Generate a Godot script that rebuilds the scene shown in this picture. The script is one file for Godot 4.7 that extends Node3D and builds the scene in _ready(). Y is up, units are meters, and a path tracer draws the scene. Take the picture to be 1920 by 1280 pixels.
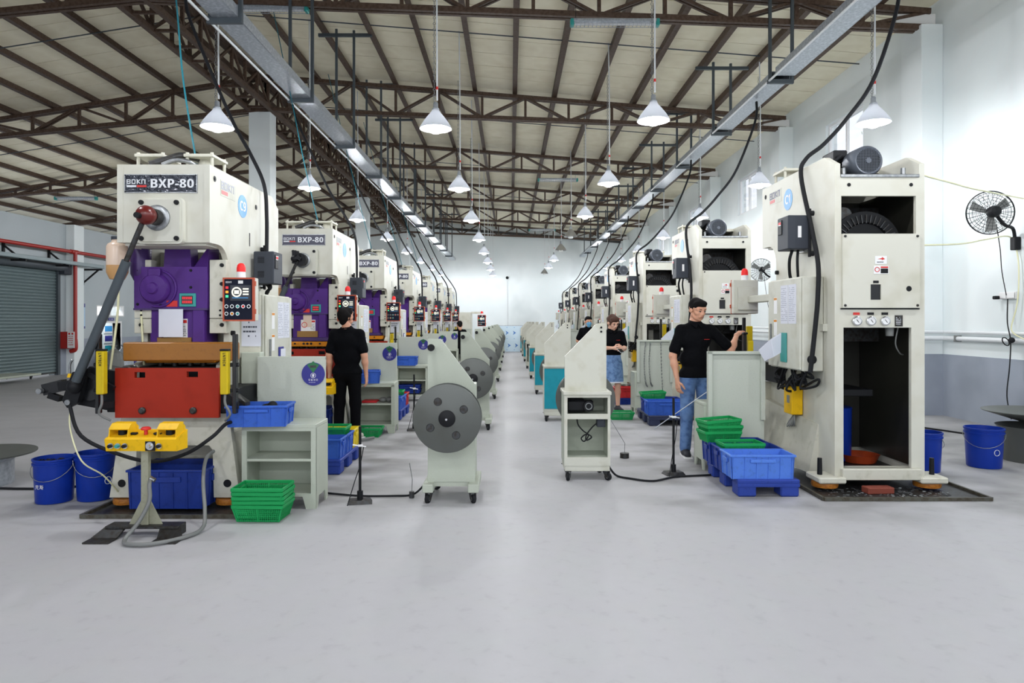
extends Node3D
# A press shop: two rows of cream stamping presses on either side of an aisle, under a steel roof.
# x right, y up, z towards the viewer, metres. The viewer stands at the origin, 1.52 m above the floor.

class MB:
	var v := PackedVector3Array()
	var n := PackedVector3Array()
	var uv := PackedVector2Array()
	var xf := Transform3D.IDENTITY
	func at(t: Transform3D) -> MB:
		xf = t
		return self
	func mv(x: float, y: float, z: float) -> MB:
		xf = Transform3D(Basis.IDENTITY, Vector3(x, y, z))
		return self
	func tri(a: Vector3, b: Vector3, c: Vector3, na: Vector3, nb: Vector3, nc: Vector3, ua := Vector2.ZERO, ub := Vector2.ZERO, uc := Vector2.ZERO) -> void:
		a = xf * a
		b = xf * b
		c = xf * c
		na = (xf.basis * na).normalized()
		nb = (xf.basis * nb).normalized()
		nc = (xf.basis * nc).normalized()
		v.push_back(a)
		n.push_back(na)
		uv.push_back(ua)
		if (b - a).cross(c - a).dot(na + nb + nc) > 0.0:
			v.push_back(c)
			v.push_back(b)
			n.push_back(nc)
			n.push_back(nb)
			uv.push_back(uc)
			uv.push_back(ub)
		else:
			v.push_back(b)
			v.push_back(c)
			n.push_back(nb)
			n.push_back(nc)
			uv.push_back(ub)
			uv.push_back(uc)
	func quad(a: Vector3, b: Vector3, c: Vector3, d: Vector3, out: Vector3) -> void:
		var m := (b - a).cross(c - a)
		if m.length_squared() < 1e-16:
			m = (c - a).cross(d - a)
		m = m.normalized()
		if m.dot(out) < 0.0:
			m = -m
		tri(a, b, c, m, m, m, Vector2(0, 1), Vector2(1, 1), Vector2(1, 0))
		tri(a, c, d, m, m, m, Vector2(0, 1), Vector2(1, 0), Vector2(0, 0))
	func face(a: Vector3, b: Vector3, c: Vector3, out: Vector3) -> void:
		var m := (b - a).cross(c - a).normalized()
		if m.dot(out) < 0.0:
			m = -m
		tri(a, b, c, m, m, m)
	# a box from corner a to corner b with chamfered edges
	func box(a: Vector3, b: Vector3, bev := 0.0) -> MB:
		var lo := a.min(b)
		var hi := a.max(b)
		var c := (lo + hi) / 2.0
		var h := (hi - lo) / 2.0
		bev = minf(bev, minf(h.x, minf(h.y, h.z)) * 0.9)
		var dirs := [Vector3.RIGHT, Vector3.UP, Vector3.BACK]
		for k in 3:
			var i := (k + 1) % 3
			var j := (k + 2) % 3
			for s in [-1.0, 1.0]:
				var o: Vector3 = c + dirs[k] * (h[k] * s)
				var di: Vector3 = dirs[i] * (h[i] - bev)
				var dj: Vector3 = dirs[j] * (h[j] - bev)
				quad(o - di - dj, o + di - dj, o + di + dj, o - di + dj, dirs[k] * s)
		if bev > 0.0:
			for k in 3:
				var i := (k + 1) % 3
				var j := (k + 2) % 3
				for s in [-1.0, 1.0]:
					for t in [-1.0, 1.0]:
						var e: Vector3 = dirs[k] * (h[k] - bev)
						var p: Vector3 = c + dirs[i] * (h[i] * s) + dirs[j] * ((h[j] - bev) * t)
						var q: Vector3 = c + dirs[i] * ((h[i] - bev) * s) + dirs[j] * (h[j] * t)
						quad(p - e, p + e, q + e, q - e, dirs[i] * s + dirs[j] * t)
			for sx in [-1.0, 1.0]:
				for sy in [-1.0, 1.0]:
					for sz in [-1.0, 1.0]:
						var s := Vector3(sx, sy, sz)
						var f: Vector3 = h - Vector3.ONE * bev
						face(c + Vector3(h.x, f.y, f.z) * s, c + Vector3(f.x, h.y, f.z) * s, c + Vector3(f.x, f.y, h.z) * s, s)
		return self
	func bc(x: float, y: float, z: float, sx: float, sy: float, sz: float, bev := 0.0) -> MB:
		return box(Vector3(x - sx / 2, y - sy / 2, z - sz / 2), Vector3(x + sx / 2, y + sy / 2, z + sz / 2), bev)
	func bb(x0: float, x1: float, y0: float, y1: float, z0: float, z1: float, bev := 0.0) -> MB:
		return box(Vector3(x0, y0, z0), Vector3(x1, y1, z1), bev)
	# eight corners: four below, four above, both in the same turn
	func hexa(p: Array) -> MB:
		var c := Vector3.ZERO
		for q in p:
			c += q / 8.0
		for f in [[0, 1, 2, 3], [4, 5, 6, 7], [0, 1, 5, 4], [1, 2, 6, 5], [2, 3, 7, 6], [3, 0, 4, 7]]:
			var m: Vector3 = (p[f[0]] + p[f[1]] + p[f[2]] + p[f[3]]) / 4.0
			quad(p[f[0]], p[f[1]], p[f[2]], p[f[3]], m - c)
		return self
	# a bar of rectangular section from a to b
	func bar(a: Vector3, b: Vector3, w: float, h: float, up := Vector3.UP) -> MB:
		var d := (b - a).normalized()
		var s := d.cross(up)
		if s.length() < 0.01:
			s = d.cross(Vector3.RIGHT)
		s = s.normalized() * w / 2.0
		var u := s.cross(d).normalized() * h / 2.0
		return hexa([a - s - u, a + s - u, a + s + u, a - s + u, b - s - u, b + s - u, b + s + u, b - s + u])
	# polygon in a plane, pushed along an axis: 0: poly is (z, y) along x; 1: (x, z) along y; 2: (x, y) along z
	func prism(poly: PackedVector2Array, d0: float, d1: float, axis := 2) -> MB:
		var put := func(p: Vector2, d: float) -> Vector3:
			return Vector3(d, p.y, p.x) if axis == 0 else (Vector3(p.x, d, p.y) if axis == 1 else Vector3(p.x, p.y, d))
		var out: Vector3 = [Vector3.RIGHT, Vector3.UP, Vector3.BACK][axis]
		var t := Geometry2D.triangulate_polygon(poly)
		var s := signf(d1 - d0)
		for i in range(0, t.size(), 3):
			face(put.call(poly[t[i]], d1), put.call(poly[t[i + 1]], d1), put.call(poly[t[i + 2]], d1), out * s)
			face(put.call(poly[t[i]], d0), put.call(poly[t[i + 1]], d0), put.call(poly[t[i + 2]], d0), -out * s)
		var cw := Geometry2D.is_polygon_clockwise(poly)
		for i in poly.size():
			var p := poly[i]
			var q := poly[(i + 1) % poly.size()]
			var e := (q - p).orthogonal() * (1.0 if cw else -1.0)
			e = -e
			var mid: Vector2 = (p + q) / 2.0 + e.normalized() * 1e-4
			if Geometry2D.is_point_in_polygon(mid, poly):
				e = -e
			quad(put.call(p, d0), put.call(q, d0), put.call(q, d1), put.call(p, d1), put.call(e, 0.0) - put.call(Vector2.ZERO, 0.0))
		return self
	# a plate in the xy plane with rectangular holes [x0, x1, y0, y1]
	func plate(x0: float, x1: float, y0: float, y1: float, z0: float, z1: float, holes: Array) -> MB:
		var xs := [x0, x1]
		var ys := [y0, y1]
		for h in holes:
			for k in 2:
				if h[k] > x0 and h[k] < x1 and not xs.has(h[k]):
					xs.append(h[k])
				if h[k + 2] > y0 and h[k + 2] < y1 and not ys.has(h[k + 2]):
					ys.append(h[k + 2])
		xs.sort()
		ys.sort()
		var full := func(i: int, j: int) -> bool:
			if i < 0 or j < 0 or i >= xs.size() - 1 or j >= ys.size() - 1:
				return false
			var mx: float = (xs[i] + xs[i + 1]) / 2.0
			var my: float = (ys[j] + ys[j + 1]) / 2.0
			for h in holes:
				if mx > h[0] and mx < h[1] and my > h[2] and my < h[3]:
					return false
			return true
		for i in xs.size() - 1:
			for j in ys.size() - 1:
				if not full.call(i, j):
					continue
				var a := Vector3(xs[i], ys[j], z0)
				var b := Vector3(xs[i + 1], ys[j + 1], z1)
				quad(Vector3(a.x, a.y, b.z), Vector3(b.x, a.y, b.z), Vector3(b.x, b.y, b.z), Vector3(a.x, b.y, b.z), Vector3(0, 0, b.z - a.z))
				quad(Vector3(a.x, a.y, a.z), Vector3(b.x, a.y, a.z), Vector3(b.x, b.y, a.z), Vector3(a.x, b.y, a.z), Vector3(0, 0, a.z - b.z))
				if not full.call(i - 1, j):
					quad(Vector3(a.x, a.y, a.z), Vector3(a.x, b.y, a.z), Vector3(a.x, b.y, b.z), Vector3(a.x, a.y, b.z), Vector3.LEFT)
				if not full.call(i + 1, j):
					quad(Vector3(b.x, a.y, a.z), Vector3(b.x, b.y, a.z), Vector3(b.x, b.y, b.z), Vector3(b.x, a.y, b.z), Vector3.RIGHT)
				if not full.call(i, j - 1):
					quad(Vector3(a.x, a.y, a.z), Vector3(b.x, a.y, a.z), Vector3(b.x, a.y, b.z), Vector3(a.x, a.y, b.z), Vector3.DOWN)
				if not full.call(i, j + 1):
					quad(Vector3(a.x, b.y, a.z), Vector3(b.x, b.y, a.z), Vector3(b.x, b.y, b.z), Vector3(a.x, b.y, b.z), Vector3.UP)
		return self
	# turned profile: points (radius, height) along axis d from o
	func lathe(prof: Array, o: Vector3, d := Vector3.UP, seg := 20, smooth := true) -> MB:
		d = d.normalized()
		var s := d.cross(Vector3.RIGHT if absf(d.x) < 0.9 else Vector3.UP).normalized()
		var t := d.cross(s)
		for i in prof.size() - 1:
			var p: Vector2 = prof[i]
			var q: Vector2 = prof[i + 1]
			var e := Vector2(q.y - p.y, -(q.x - p.x)).normalized()
			var ep := e
			var eq := e
			if i > 0:
				var b0: Vector2 = prof[i - 1]
				var f := Vector2(p.y - b0.y, -(p.x - b0.x)).normalized()
				if f.dot(e) > 0.75:
					ep = (e + f).normalized()
			if i < prof.size() - 2:
				var b1: Vector2 = prof[i + 2]
				var f := Vector2(b1.y - q.y, -(b1.x - q.x)).normalized()
				if f.dot(e) > 0.75:
					eq = (e + f).normalized()
			for k in seg:
				var a0 := TAU * k / seg
				var a1 := TAU * (k + 1) / seg
				var r0 := s * cos(a0) + t * sin(a0)
				var r1 := s * cos(a1) + t * sin(a1)
				var n0 := r0 * ep.x + d * ep.y
				var n1 := r1 * ep.x + d * ep.y
				var n2 := r1 * eq.x + d * eq.y
				var n3 := r0 * eq.x + d * eq.y
				if not smooth:
					n0 = ((r0 + r1).normalized() * e.x + d * e.y).normalized()
					n1 = n0
					n2 = n0
					n3 = n0
				var A := o + r0 * p.x + d * p.y
				var B := o + r1 * p.x + d * p.y
				var C := o + r1 * q.x + d * q.y
				var D := o + r0 * q.x + d * q.y
				if p.x > 1e-6:
					tri(A, B, C, n0, n1, n2)
				if q.x > 1e-6:
					tri(A, C, D, n0, n2, n3)
		return self
	func cyl(a: Vector3, b: Vector3, r: float, r2 := -1.0, seg := 16) -> MB:
		var h := (b - a).length()
		if r2 < 0.0:
			r2 = r
		return lathe([Vector2(0, 0), Vector2(r, 0), Vector2(r2, h), Vector2(0, h)], a, b - a, seg)
	func ball(c: Vector3, r: float, sy := 1.0, seg := 14) -> MB:
		var p := []
		for i in 9:
			var a := PI * i / 8.0 - PI / 2
			p.append(Vector2(cos(a) * r, sin(a) * r * sy))
		var was := n.size()
		lathe(p, c, Vector3.UP, seg)
		for i in range(was, n.size()):
			var w := xf.affine_inverse() * v[i] - c
			n[i] = (xf.basis * Vector3(w.x, w.y / (sy * sy), w.z)).normalized()
		return self
	func ring(c: Vector3, d: Vector3, R: float, r: float, seg := 24, sub := 6, from := 0.0, to := TAU) -> MB:
		var s := d.cross(Vector3.RIGHT if absf(d.x) < 0.9 else Vector3.UP).normalized()
		var t := d.cross(s).normalized()
		var pts := []
		for i in seg + 1:
			var a := from + (to - from) * i / seg
			pts.append(c + (s * cos(a) + t * sin(a)) * R)
		return tube(pts, r, sub)
	func tube(pts: Array, r: float, seg := 8) -> MB:
		var last_s := Vector3.ZERO
		var rings := []
		for i in pts.size():
			var d: Vector3
			if i == 0:
				d = pts[1] - pts[0]
			elif i == pts.size() - 1:
				d = pts[i] - pts[i - 1]
			else:
				d = (pts[i + 1] - pts[i]).normalized() + (pts[i] - pts[i - 1]).normalized()
			d = d.normalized()
			var s: Vector3
			if i == 0:
				s = d.cross(Vector3.UP if absf(d.y) < 0.9 else Vector3.RIGHT).normalized()
			else:
				s = (last_s - d * last_s.dot(d)).normalized()
			last_s = s
			var t := d.cross(s)
			var ring_ := []
			for k in seg:
				var a := TAU * k / seg
				ring_.append(s * cos(a) + t * sin(a))
			rings.append(ring_)
		for i in pts.size() - 1:
			for k in seg:
				var l := (k + 1) % seg
				var a: Vector3 = rings[i][k]
				var b: Vector3 = rings[i][l]
				var c: Vector3 = rings[i + 1][l]
				var e: Vector3 = rings[i + 1][k]
				tri(pts[i] + a * r, pts[i] + b * r, pts[i + 1] + c * r, a, b, c)
				tri(pts[i] + a * r, pts[i + 1] + c * r, pts[i + 1] + e * r, a, c, e)
		for q in [0, pts.size() - 1]:
			var o: Vector3 = pts[0] - pts[1] if q == 0 else pts[q] - pts[q - 1]
			for k in seg:
				face(pts[q], pts[q] + rings[q][k] * r, pts[q] + rings[q][(k + 1) % seg] * r, o)
		return self
	func done() -> ArrayMesh:
		var a := []
		a.resize(Mesh.ARRAY_MAX)
		# weld equal corners so that each piece is one connected mesh where its shading allows
		var key := {}
		var vv := PackedVector3Array()
		var nn := PackedVector3Array()
		var uu := PackedVector2Array()
		var idx := PackedInt32Array()
		for i in v.size():
			var k := [v[i].snappedf(1e-5), n[i].snappedf(1e-3), uv[i]]
			var at_ = key.get(k)
			if at_ == null:
				at_ = vv.size()
				key[k] = at_
				vv.push_back(v[i])
				nn.push_back(n[i])
				uu.push_back(uv[i])
			idx.push_back(at_)
		a[Mesh.ARRAY_VERTEX] = vv
		a[Mesh.ARRAY_NORMAL] = nn
		a[Mesh.ARRAY_TEX_UV] = uu
		a[Mesh.ARRAY_INDEX] = idx
		var m := ArrayMesh.new()
		m.add_surface_from_arrays(Mesh.PRIMITIVE_TRIANGLES, a)
		return m

var M := {}
var count_of := {}
var font: SystemFont
var serif: SystemFont

func numbered(s: String) -> String:
	var k: int = count_of.get(s, 0)
	count_of[s] = k + 1
	return s if k == 0 else "%s_%03d" % [s, k]

func tag(o: Node, label: String, category: String, group := "") -> void:
	if label:
		o.set_meta("label", label)
	if category:
		o.set_meta("category", category)
	if group:
		o.set_meta("group", group)

func thing(called: String, label: String, category: String, pos := Vector3.ZERO, turn := 0.0, group := "") -> Node3D:
	var o := Node3D.new()
	o.name = numbered(called)
	add_child(o)
	o.position = pos
	o.rotation.y = turn
	tag(o, label, category, group)
	return o

func part(parent: Node, called: String, shape, mat: Material, label := "") -> MeshInstance3D:
	var o := MeshInstance3D.new()
	o.name = called
	o.mesh = shape.done() if shape is MB else shape
	o.material_override = mat
	parent.add_child(o, true)
	if label:
		o.set_meta("label", label)
	return o

func solo(called: String, label: String, category: String, shape, mat: Material, pos := Vector3.ZERO, turn := 0.0, group := "") -> MeshInstance3D:
	var o := MeshInstance3D.new()
	o.name = numbered(called)
	o.mesh = shape.done() if shape is MB else shape
	o.material_override = mat
	add_child(o)
	o.position = pos
	o.rotation.y = turn
	tag(o, label, category, group)
	return o

func holder(parent: Node, called: String, pos := Vector3.ZERO) -> Node3D:
	var o := Node3D.new()
	o.name = called
	parent.add_child(o, true)
	o.position = pos
	return o

func structure(called: String, shape, mat: Material, parent: Node = null) -> MeshInstance3D:
	var o := part(parent if parent else self, called, shape, mat)
	if parent == null:
		o.set_meta("kind", "structure")
	return o

func copy(src: Node3D, pos: Vector3, turn := 0.0, label := "", stem := "") -> Node3D:
	var c: Node3D = src.duplicate()
	c.name = numbered(stem if stem else RegEx.create_from_string("_\\d{3}$").sub(src.name, ""))
	add_child(c)
	c.position = pos
	c.rotation.y = turn
	if label:
		c.set_meta("label", label)
	return c

# the point on the ray through pixel (x, y) of the photograph, at distance d in front of the viewer
func W(x: float, y: float, d: float) -> Vector3:
	return Vector3((x - 957.0) * d / 1280.0, 1.52 - (y - 602.0) * d / 1280.0, -d)

func smooth_path(pts: Array, step := 6) -> Array:
	var out := []
	for i in pts.size() - 1:
		var p0: Vector3 = pts[maxi(i - 1, 0)]
		var p1: Vector3 = pts[i]
		var p2: Vector3 = pts[i + 1]
		var p3: Vector3 = pts[mini(i + 2, pts.size() - 1)]
		for k in step:
			var t := float(k) / step
			out.append(p1.cubic_interpolate(p2, p0, p3, t))
	out.append(pts[-1])
	return out

func noise_tex(freq: float, ramp: Array, seed_ := 1, size := 512, kind := FastNoiseLite.TYPE_SIMPLEX_SMOOTH, oct := 4, normal := false, bump := 4.0) -> NoiseTexture2D:
	var f := FastNoiseLite.new()
	f.seed = seed_
	f.frequency = freq
	f.noise_type = kind
	f.fractal_octaves = oct
	var t := NoiseTexture2D.new()
	t.width = size
	t.height = size
	t.seamless = true
	t.noise = f
	if normal:
		t.as_normal_map = true
		t.bump_strength = bump
	elif ramp.size():
		var g := Gradient.new()
		g.offsets = PackedFloat32Array(range(ramp.size()).map(func(i): return ramp[i][0]))
		g.colors = PackedColorArray(ramp.map(func(r): return r[1]))
		t.color_ramp = g
	return t

func mat(color: Color, rough := 0.6, metal := 0.0, tex: Texture2D = null, scale := 1.0, world := false) -> StandardMaterial3D:
	var m := StandardMaterial3D.new()
	m.albedo_color = color
	m.roughness = rough
	m.metallic = metal
	if tex:
		m.albedo_texture = tex
		m.uv1_triplanar = true
		m.uv1_world_triplanar = world
		m.uv1_scale = Vector3.ONE * scale
	return m

func glow(color: Color, energy: float) -> StandardMaterial3D:
	var m := mat(color, 0.5)
	m.emission_enabled = true
	m.emission = color
	m.emission_energy_multiplier = energy
	return m

func lettering(s: String, h: float, f: Font = null, depth := 0.002) -> TextMesh:
	var t := TextMesh.new()
	t.text = s
	t.font = f if f else font
	t.font_size = 48
	t.pixel_size = h / 34.5
	t.depth = depth
	t.curve_step = 4.0
	return t

# lettering as a part: at p, facing along +z turned by basis b
func write_on(parent: Node, s: String, h: float, p: Vector3, b: Basis, m: Material, wide := 1.0, called := "lettering") -> MeshInstance3D:
	var o := part(parent, called, lettering(s, h), m)
	o.transform = Transform3D(b.scaled_local(Vector3(wide, 1, 1)), p)
	return o

const FACE_X := Basis(Vector3(0, 0, -1), Vector3(0, 1, 0), Vector3(1, 0, 0))  # text that faces +x
const FACE_BACK := Basis(Vector3(-1, 0, 0), Vector3(0, 1, 0), Vector3(0, 0, -1))  # text that faces -z

func rgbc(r: int, g: int, b: int) -> Color:
	return Color(r / 255.0, g / 255.0, b / 255.0)

func materials() -> void:
	font = SystemFont.new()
	font.font_names = PackedStringArray(["Droid Sans"])
	font.font_weight = 700
	serif = SystemFont.new()
	serif.font_names = PackedStringArray(["Droid Serif"])
	var grime := noise_tex(0.006, [[0.0, Color(0.93, 0.925, 0.90)], [0.3, Color(0.98, 0.975, 0.965)], [0.5, Color.WHITE], [1.0, Color.WHITE]], 3)
	var scuff := noise_tex(0.02, [[0.0, Color(0.87, 0.87, 0.85)], [0.25, Color(0.96, 0.96, 0.95)], [0.45, Color.WHITE], [1.0, Color(0.99, 0.99, 0.99)]], 8)
	var speck := noise_tex(0.12, [[0.0, Color(0.84, 0.84, 0.81)], [0.2, Color(0.96, 0.96, 0.95)], [0.33, Color.WHITE], [1.0, Color(0.99, 0.99, 0.99)]], 9, 512, FastNoiseLite.TYPE_SIMPLEX_SMOOTH, 3)
	var rust := noise_tex(0.02, [[0.0, Color(0.72, 0.64, 0.58)], [0.4, Color(0.9, 0.85, 0.8)], [0.7, Color.WHITE], [1.0, Color(0.92, 0.92, 0.92)]], 5)
	var cells := noise_tex(0.03, [[0.0, Color(0.75, 0.76, 0.78)], [1.0, Color.WHITE]], 6, 512, FastNoiseLite.TYPE_CELLULAR, 2)
	M.cream = mat(rgbc(206, 205, 193), 0.45, 0.0, grime, 0.6)
	M.cream_dirty = mat(rgbc(204, 202, 188), 0.5, 0.0, scuff, 0.8)
	M.grey_green = mat(rgbc(184, 190, 176), 0.5, 0.0, speck, 1.3)
	M.grey_panel = mat(rgbc(188, 193, 182), 0.5, 0.0, speck, 1.0)
	M.cabinet = mat(rgbc(200, 200, 188), 0.45, 0.0, grime, 1.2)
	M.purple = mat(rgbc(80, 44, 124), 0.4, 0.0, grime, 1.0)
	M.dark_purple = mat(rgbc(60, 34, 96), 0.45)
	M.orange = mat(rgbc(214, 134, 24), 0.45, 0.0, scuff, 1.5)
	M.red_plate = mat(rgbc(158, 42, 24), 0.45, 0.0, grime, 1.2)
	M.yellow = mat(rgbc(236, 186, 22), 0.4, 0.0, scuff, 1.5)
	M.curtain_yellow = mat(rgbc(204, 178, 30), 0.4, 0.0, grime, 2.0)
	M.black = mat(rgbc(24, 25, 28), 0.5)
	M.black_gloss = mat(rgbc(20, 21, 24), 0.25)
	M.rubber = mat(rgbc(30, 31, 34), 0.7)
	M.vfd = mat(rgbc(58, 62, 70), 0.55)
	M.steel = mat(rgbc(170, 172, 172), 0.35, 0.85, cells, 2.0)
	M.dark_steel = mat(rgbc(72, 74, 76), 0.45, 0.7, rust, 2.0)
	M.chrome = mat(rgbc(210, 212, 214), 0.2, 0.95)
	M.galv = mat(rgbc(196, 202, 208), 0.36, 0.45, cells, 1.5)
	M.alu = mat(rgbc(205, 206, 208), 0.3, 0.85)
	M.lamp_shade = mat(rgbc(186, 190, 194), 0.3, 0.7)
	M.lamp_shade.backlight_enabled = true
	M.lamp_shade.backlight = Color(0.84, 0.85, 0.87)
	M.motor = mat(rgbc(86, 92, 102), 0.45, 0.2, grime, 2.0)
	M.white = mat(rgbc(232, 232, 232), 0.5)
	M.white_pipe = mat(rgbc(225, 228, 230), 0.4)
	M.paper = mat(rgbc(214, 216, 226), 0.7)
	M.ink = mat(rgbc(70, 74, 86), 0.8)
	M.blue_disc = mat(rgbc(52, 142, 204), 0.4)
	M.sign_blue = mat(rgbc(38, 38, 130), 0.35)
	M.sign_green = mat(rgbc(26, 110, 62), 0.35)
	M.bin = mat(rgbc(58, 100, 196), 0.42, 0.0, scuff, 1.5)
	M.bin_dark = mat(rgbc(34, 58, 142), 0.42, 0.0, scuff, 1.5)
	M.bin_light = mat(rgbc(84, 128, 218), 0.42, 0.0, scuff, 1.5)
	M.bin_red = mat(rgbc(196, 34, 40), 0.42)
	M.bin_yellow = mat(rgbc(230, 204, 30), 0.42, 0.0, scuff, 1.5)
	M.pallet = mat(rgbc(44, 66, 150), 0.5, 0.0, scuff, 2.0)
	M.pallet_dark = mat(rgbc(38, 46, 78), 0.5, 0.0, scuff, 2.0)
	M.pail = mat(rgbc(20, 52, 150), 0.32)
	M.amber = mat(rgbc(150, 96, 26), 0.45, 0.0, scuff, 1.5)
	M.post = mat(rgbc(150, 150, 130), 0.5, 0.0, scuff, 2.0)
	M.faint_logo = mat(rgbc(172, 174, 186), 0.6)
	M.grey_logo = mat(rgbc(128, 128, 146), 0.6)
	M.faint_red = mat(rgbc(216, 130, 130), 0.6)
	M.basket = mat(rgbc(28, 150, 82), 0.42)
	M.reel = mat(rgbc(92, 95, 92), 0.42, 0.35, grime, 0.8)
	M.oily = mat(rgbc(44, 44, 38), 0.4, 0.0, scuff, 1.5)
	M.teal = mat(rgbc(26, 140, 158), 0.4, 0.0, grime, 1.0)
	M.teal_file = mat(rgbc(44, 148, 142), 0.4)
	M.wood = mat(rgbc(150, 112, 54), 0.6, 0.0, scuff, 4.0)
	M.pad = mat(rgbc(190, 122, 38), 0.5, 0.0, rust, 3.0)
	M.screen_red = glow(rgbc(220, 40, 50), 0.7)
	M.faint_ink = mat(rgbc(168, 172, 184), 0.8)
	M.beacon = glow(rgbc(214, 26, 26), 0.35)
	M.lamp_green = glow(rgbc(70, 220, 150), 1.0)
	M.lamp_amber = glow(rgbc(250, 150, 40), 1.0)
	M.screen = glow(rgbc(226, 224, 206), 0.8)
	M.screen_dark = mat(rgbc(44, 46, 58), 0.25)
	M.panel_face = mat(rgbc(24, 28, 44), 0.6)
	M.panel_face.metallic_specular = 0.25
	M.panel_frame = mat(rgbc(176, 70, 34), 0.4)
	M.hose_yellow = mat(rgbc(226, 224, 182), 0.4)
	M.hose_grey = mat(rgbc(120, 122, 120), 0.5)
	M.teal_line = mat(rgbc(30, 108, 122), 0.4)
	M.brown = mat(rgbc(88, 70, 58), 0.6, 0.1, rust, 1.2, true)
	M.grey_iron = mat(rgbc(70, 78, 84), 0.55, 0.1)
	M.pipe_red = mat(rgbc(166, 36, 30), 0.4)
	M.oil = mat(rgbc(196, 150, 96), 0.3)
	M.oil_clear = mat(rgbc(214, 190, 170), 0.3)
	M.tray = mat(rgbc(88, 88, 80), 0.45, 0.3, rust, 1.5)
	M.brick = mat(rgbc(130, 60, 44), 0.8, 0.0, scuff, 4.0)
	M.film = mat(rgbc(62, 66, 76), 0.25, 0.3)
	M.film.normal_enabled = true
	M.film.normal_texture = noise_tex(0.02, [], 11, 256, FastNoiseLite.TYPE_SIMPLEX_SMOOTH, 3, true, 14.0)
	M.film.normal_scale = 1.6
	M.film.uv1_triplanar = true
	M.film.uv1_scale = Vector3(3, 5, 3)
	M.plate = mat(rgbc(60, 60, 76), 0.4, 0.2)
	M.silver_ink = mat(rgbc(222, 224, 228), 0.4)
	M.red_ink = mat(rgbc(206, 40, 34), 0.5)
	M.glass_pane = mat(Color(1, 1, 1, 0.12), 0.05)
	M.glass_pane.transparency = BaseMaterial3D.TRANSPARENCY_ALPHA
	# setting
	var wall_tex := noise_tex(0.004, [[0.0, Color(0.90, 0.91, 0.91)], [0.5, Color.WHITE], [1.0, Color(0.97, 0.98, 0.98)]], 21, 512)
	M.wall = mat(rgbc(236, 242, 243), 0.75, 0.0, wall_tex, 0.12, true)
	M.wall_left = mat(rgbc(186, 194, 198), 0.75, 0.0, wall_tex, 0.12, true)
	M.dado = mat(rgbc(156, 163, 176), 0.7, 0.0, wall_tex, 0.3, true)
	var roof_tex := noise_tex(0.008, [[0.0, Color(0.95, 0.94, 0.92)], [0.5, Color.WHITE], [1.0, Color(0.95, 0.94, 0.92)]], 22, 512)
	M.roof = mat(rgbc(252, 244, 218), 0.65, 0.0, roof_tex, 0.25, true)
	M.yard = mat(rgbc(220, 218, 212), 0.8)
	M.roof_seam = mat(rgbc(120, 110, 96), 0.7)
	M.floor = mat(Color.WHITE, 0.55)
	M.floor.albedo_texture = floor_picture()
	M.floor.metallic_specular = 0.35
	M.floor.detail_enabled = true
	M.floor.detail_blend_mode = BaseMaterial3D.BLEND_MODE_MUL
	M.floor.detail_albedo = noise_tex(0.02, [[0.0, Color(0.95, 0.945, 0.95)], [0.3, Color(0.99, 0.99, 0.99)], [1.0, Color.WHITE]], 32, 1024, FastNoiseLite.TYPE_SIMPLEX_SMOOTH, 5)
	M.floor.detail_uv_layer = BaseMaterial3D.DETAIL_UV_2
	M.floor.uv2_triplanar = true
	M.floor.uv2_world_triplanar = true
	M.floor.uv2_scale = Vector3.ONE * 0.35
	for q in ["cream", "cream_dirty", "grey_green", "grey_panel", "cabinet", "purple", "orange", "red_plate", "yellow", "curtain_yellow", "bin", "bin_dark", "bin_light", "pallet", "pail", "teal", "basket", "black", "vfd", "rubber"]:
		M[q].metallic_specular = 0.32
	# people
	M.skin = mat(rgbc(206, 152, 124), 0.55)
	M.skin.subsurf_scatter_enabled = true
	M.skin.subsurf_scatter_strength = 0.08
	M.skin_pale = mat(rgbc(222, 174, 150), 0.55)
	M.hair = mat(rgbc(20, 18, 18), 0.8)
	M.hair_brown = mat(rgbc(70, 40, 26), 0.7)
	var weave := noise_tex(0.05, [[0.0, Color(0.7, 0.7, 0.7)], [1.0, Color.WHITE]], 41, 256)
	M.shirt = mat(rgbc(15, 16, 20), 0.85, 0.0, weave, 4.0)
	M.trousers = mat(rgbc(14, 14, 18), 0.85, 0.0, weave, 4.0)
	var denim_t := noise_tex(0.02, [[0.0, Color(0.5, 0.56, 0.66)], [0.5, Color(0.85, 0.9, 0.95)], [1.0, Color(1.0, 1.0, 1.0)]], 42, 256)
	M.denim = mat(rgbc(104, 134, 178), 0.85, 0.0, denim_t, 2.0)
	M.denim_light = mat(rgbc(126, 156, 196), 0.85, 0.0, denim_t, 2.5)
	M.shirt.metallic_specular = 0.2
	M.trousers.metallic_specular = 0.2
	M.hair.metallic_specular = 0.25
	M.shoe = mat(rgbc(34, 36, 44), 0.7)
	M.shoe_light = mat(rgbc(196, 190, 180), 0.7)
	M.mask = mat(rgbc(96, 158, 196), 0.7)
	M.lip = mat(rgbc(168, 92, 80), 0.5)

const FLOOR := [-24.0, 12.0, -44.5, 13.0]  # x and z the floor slab covers

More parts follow.
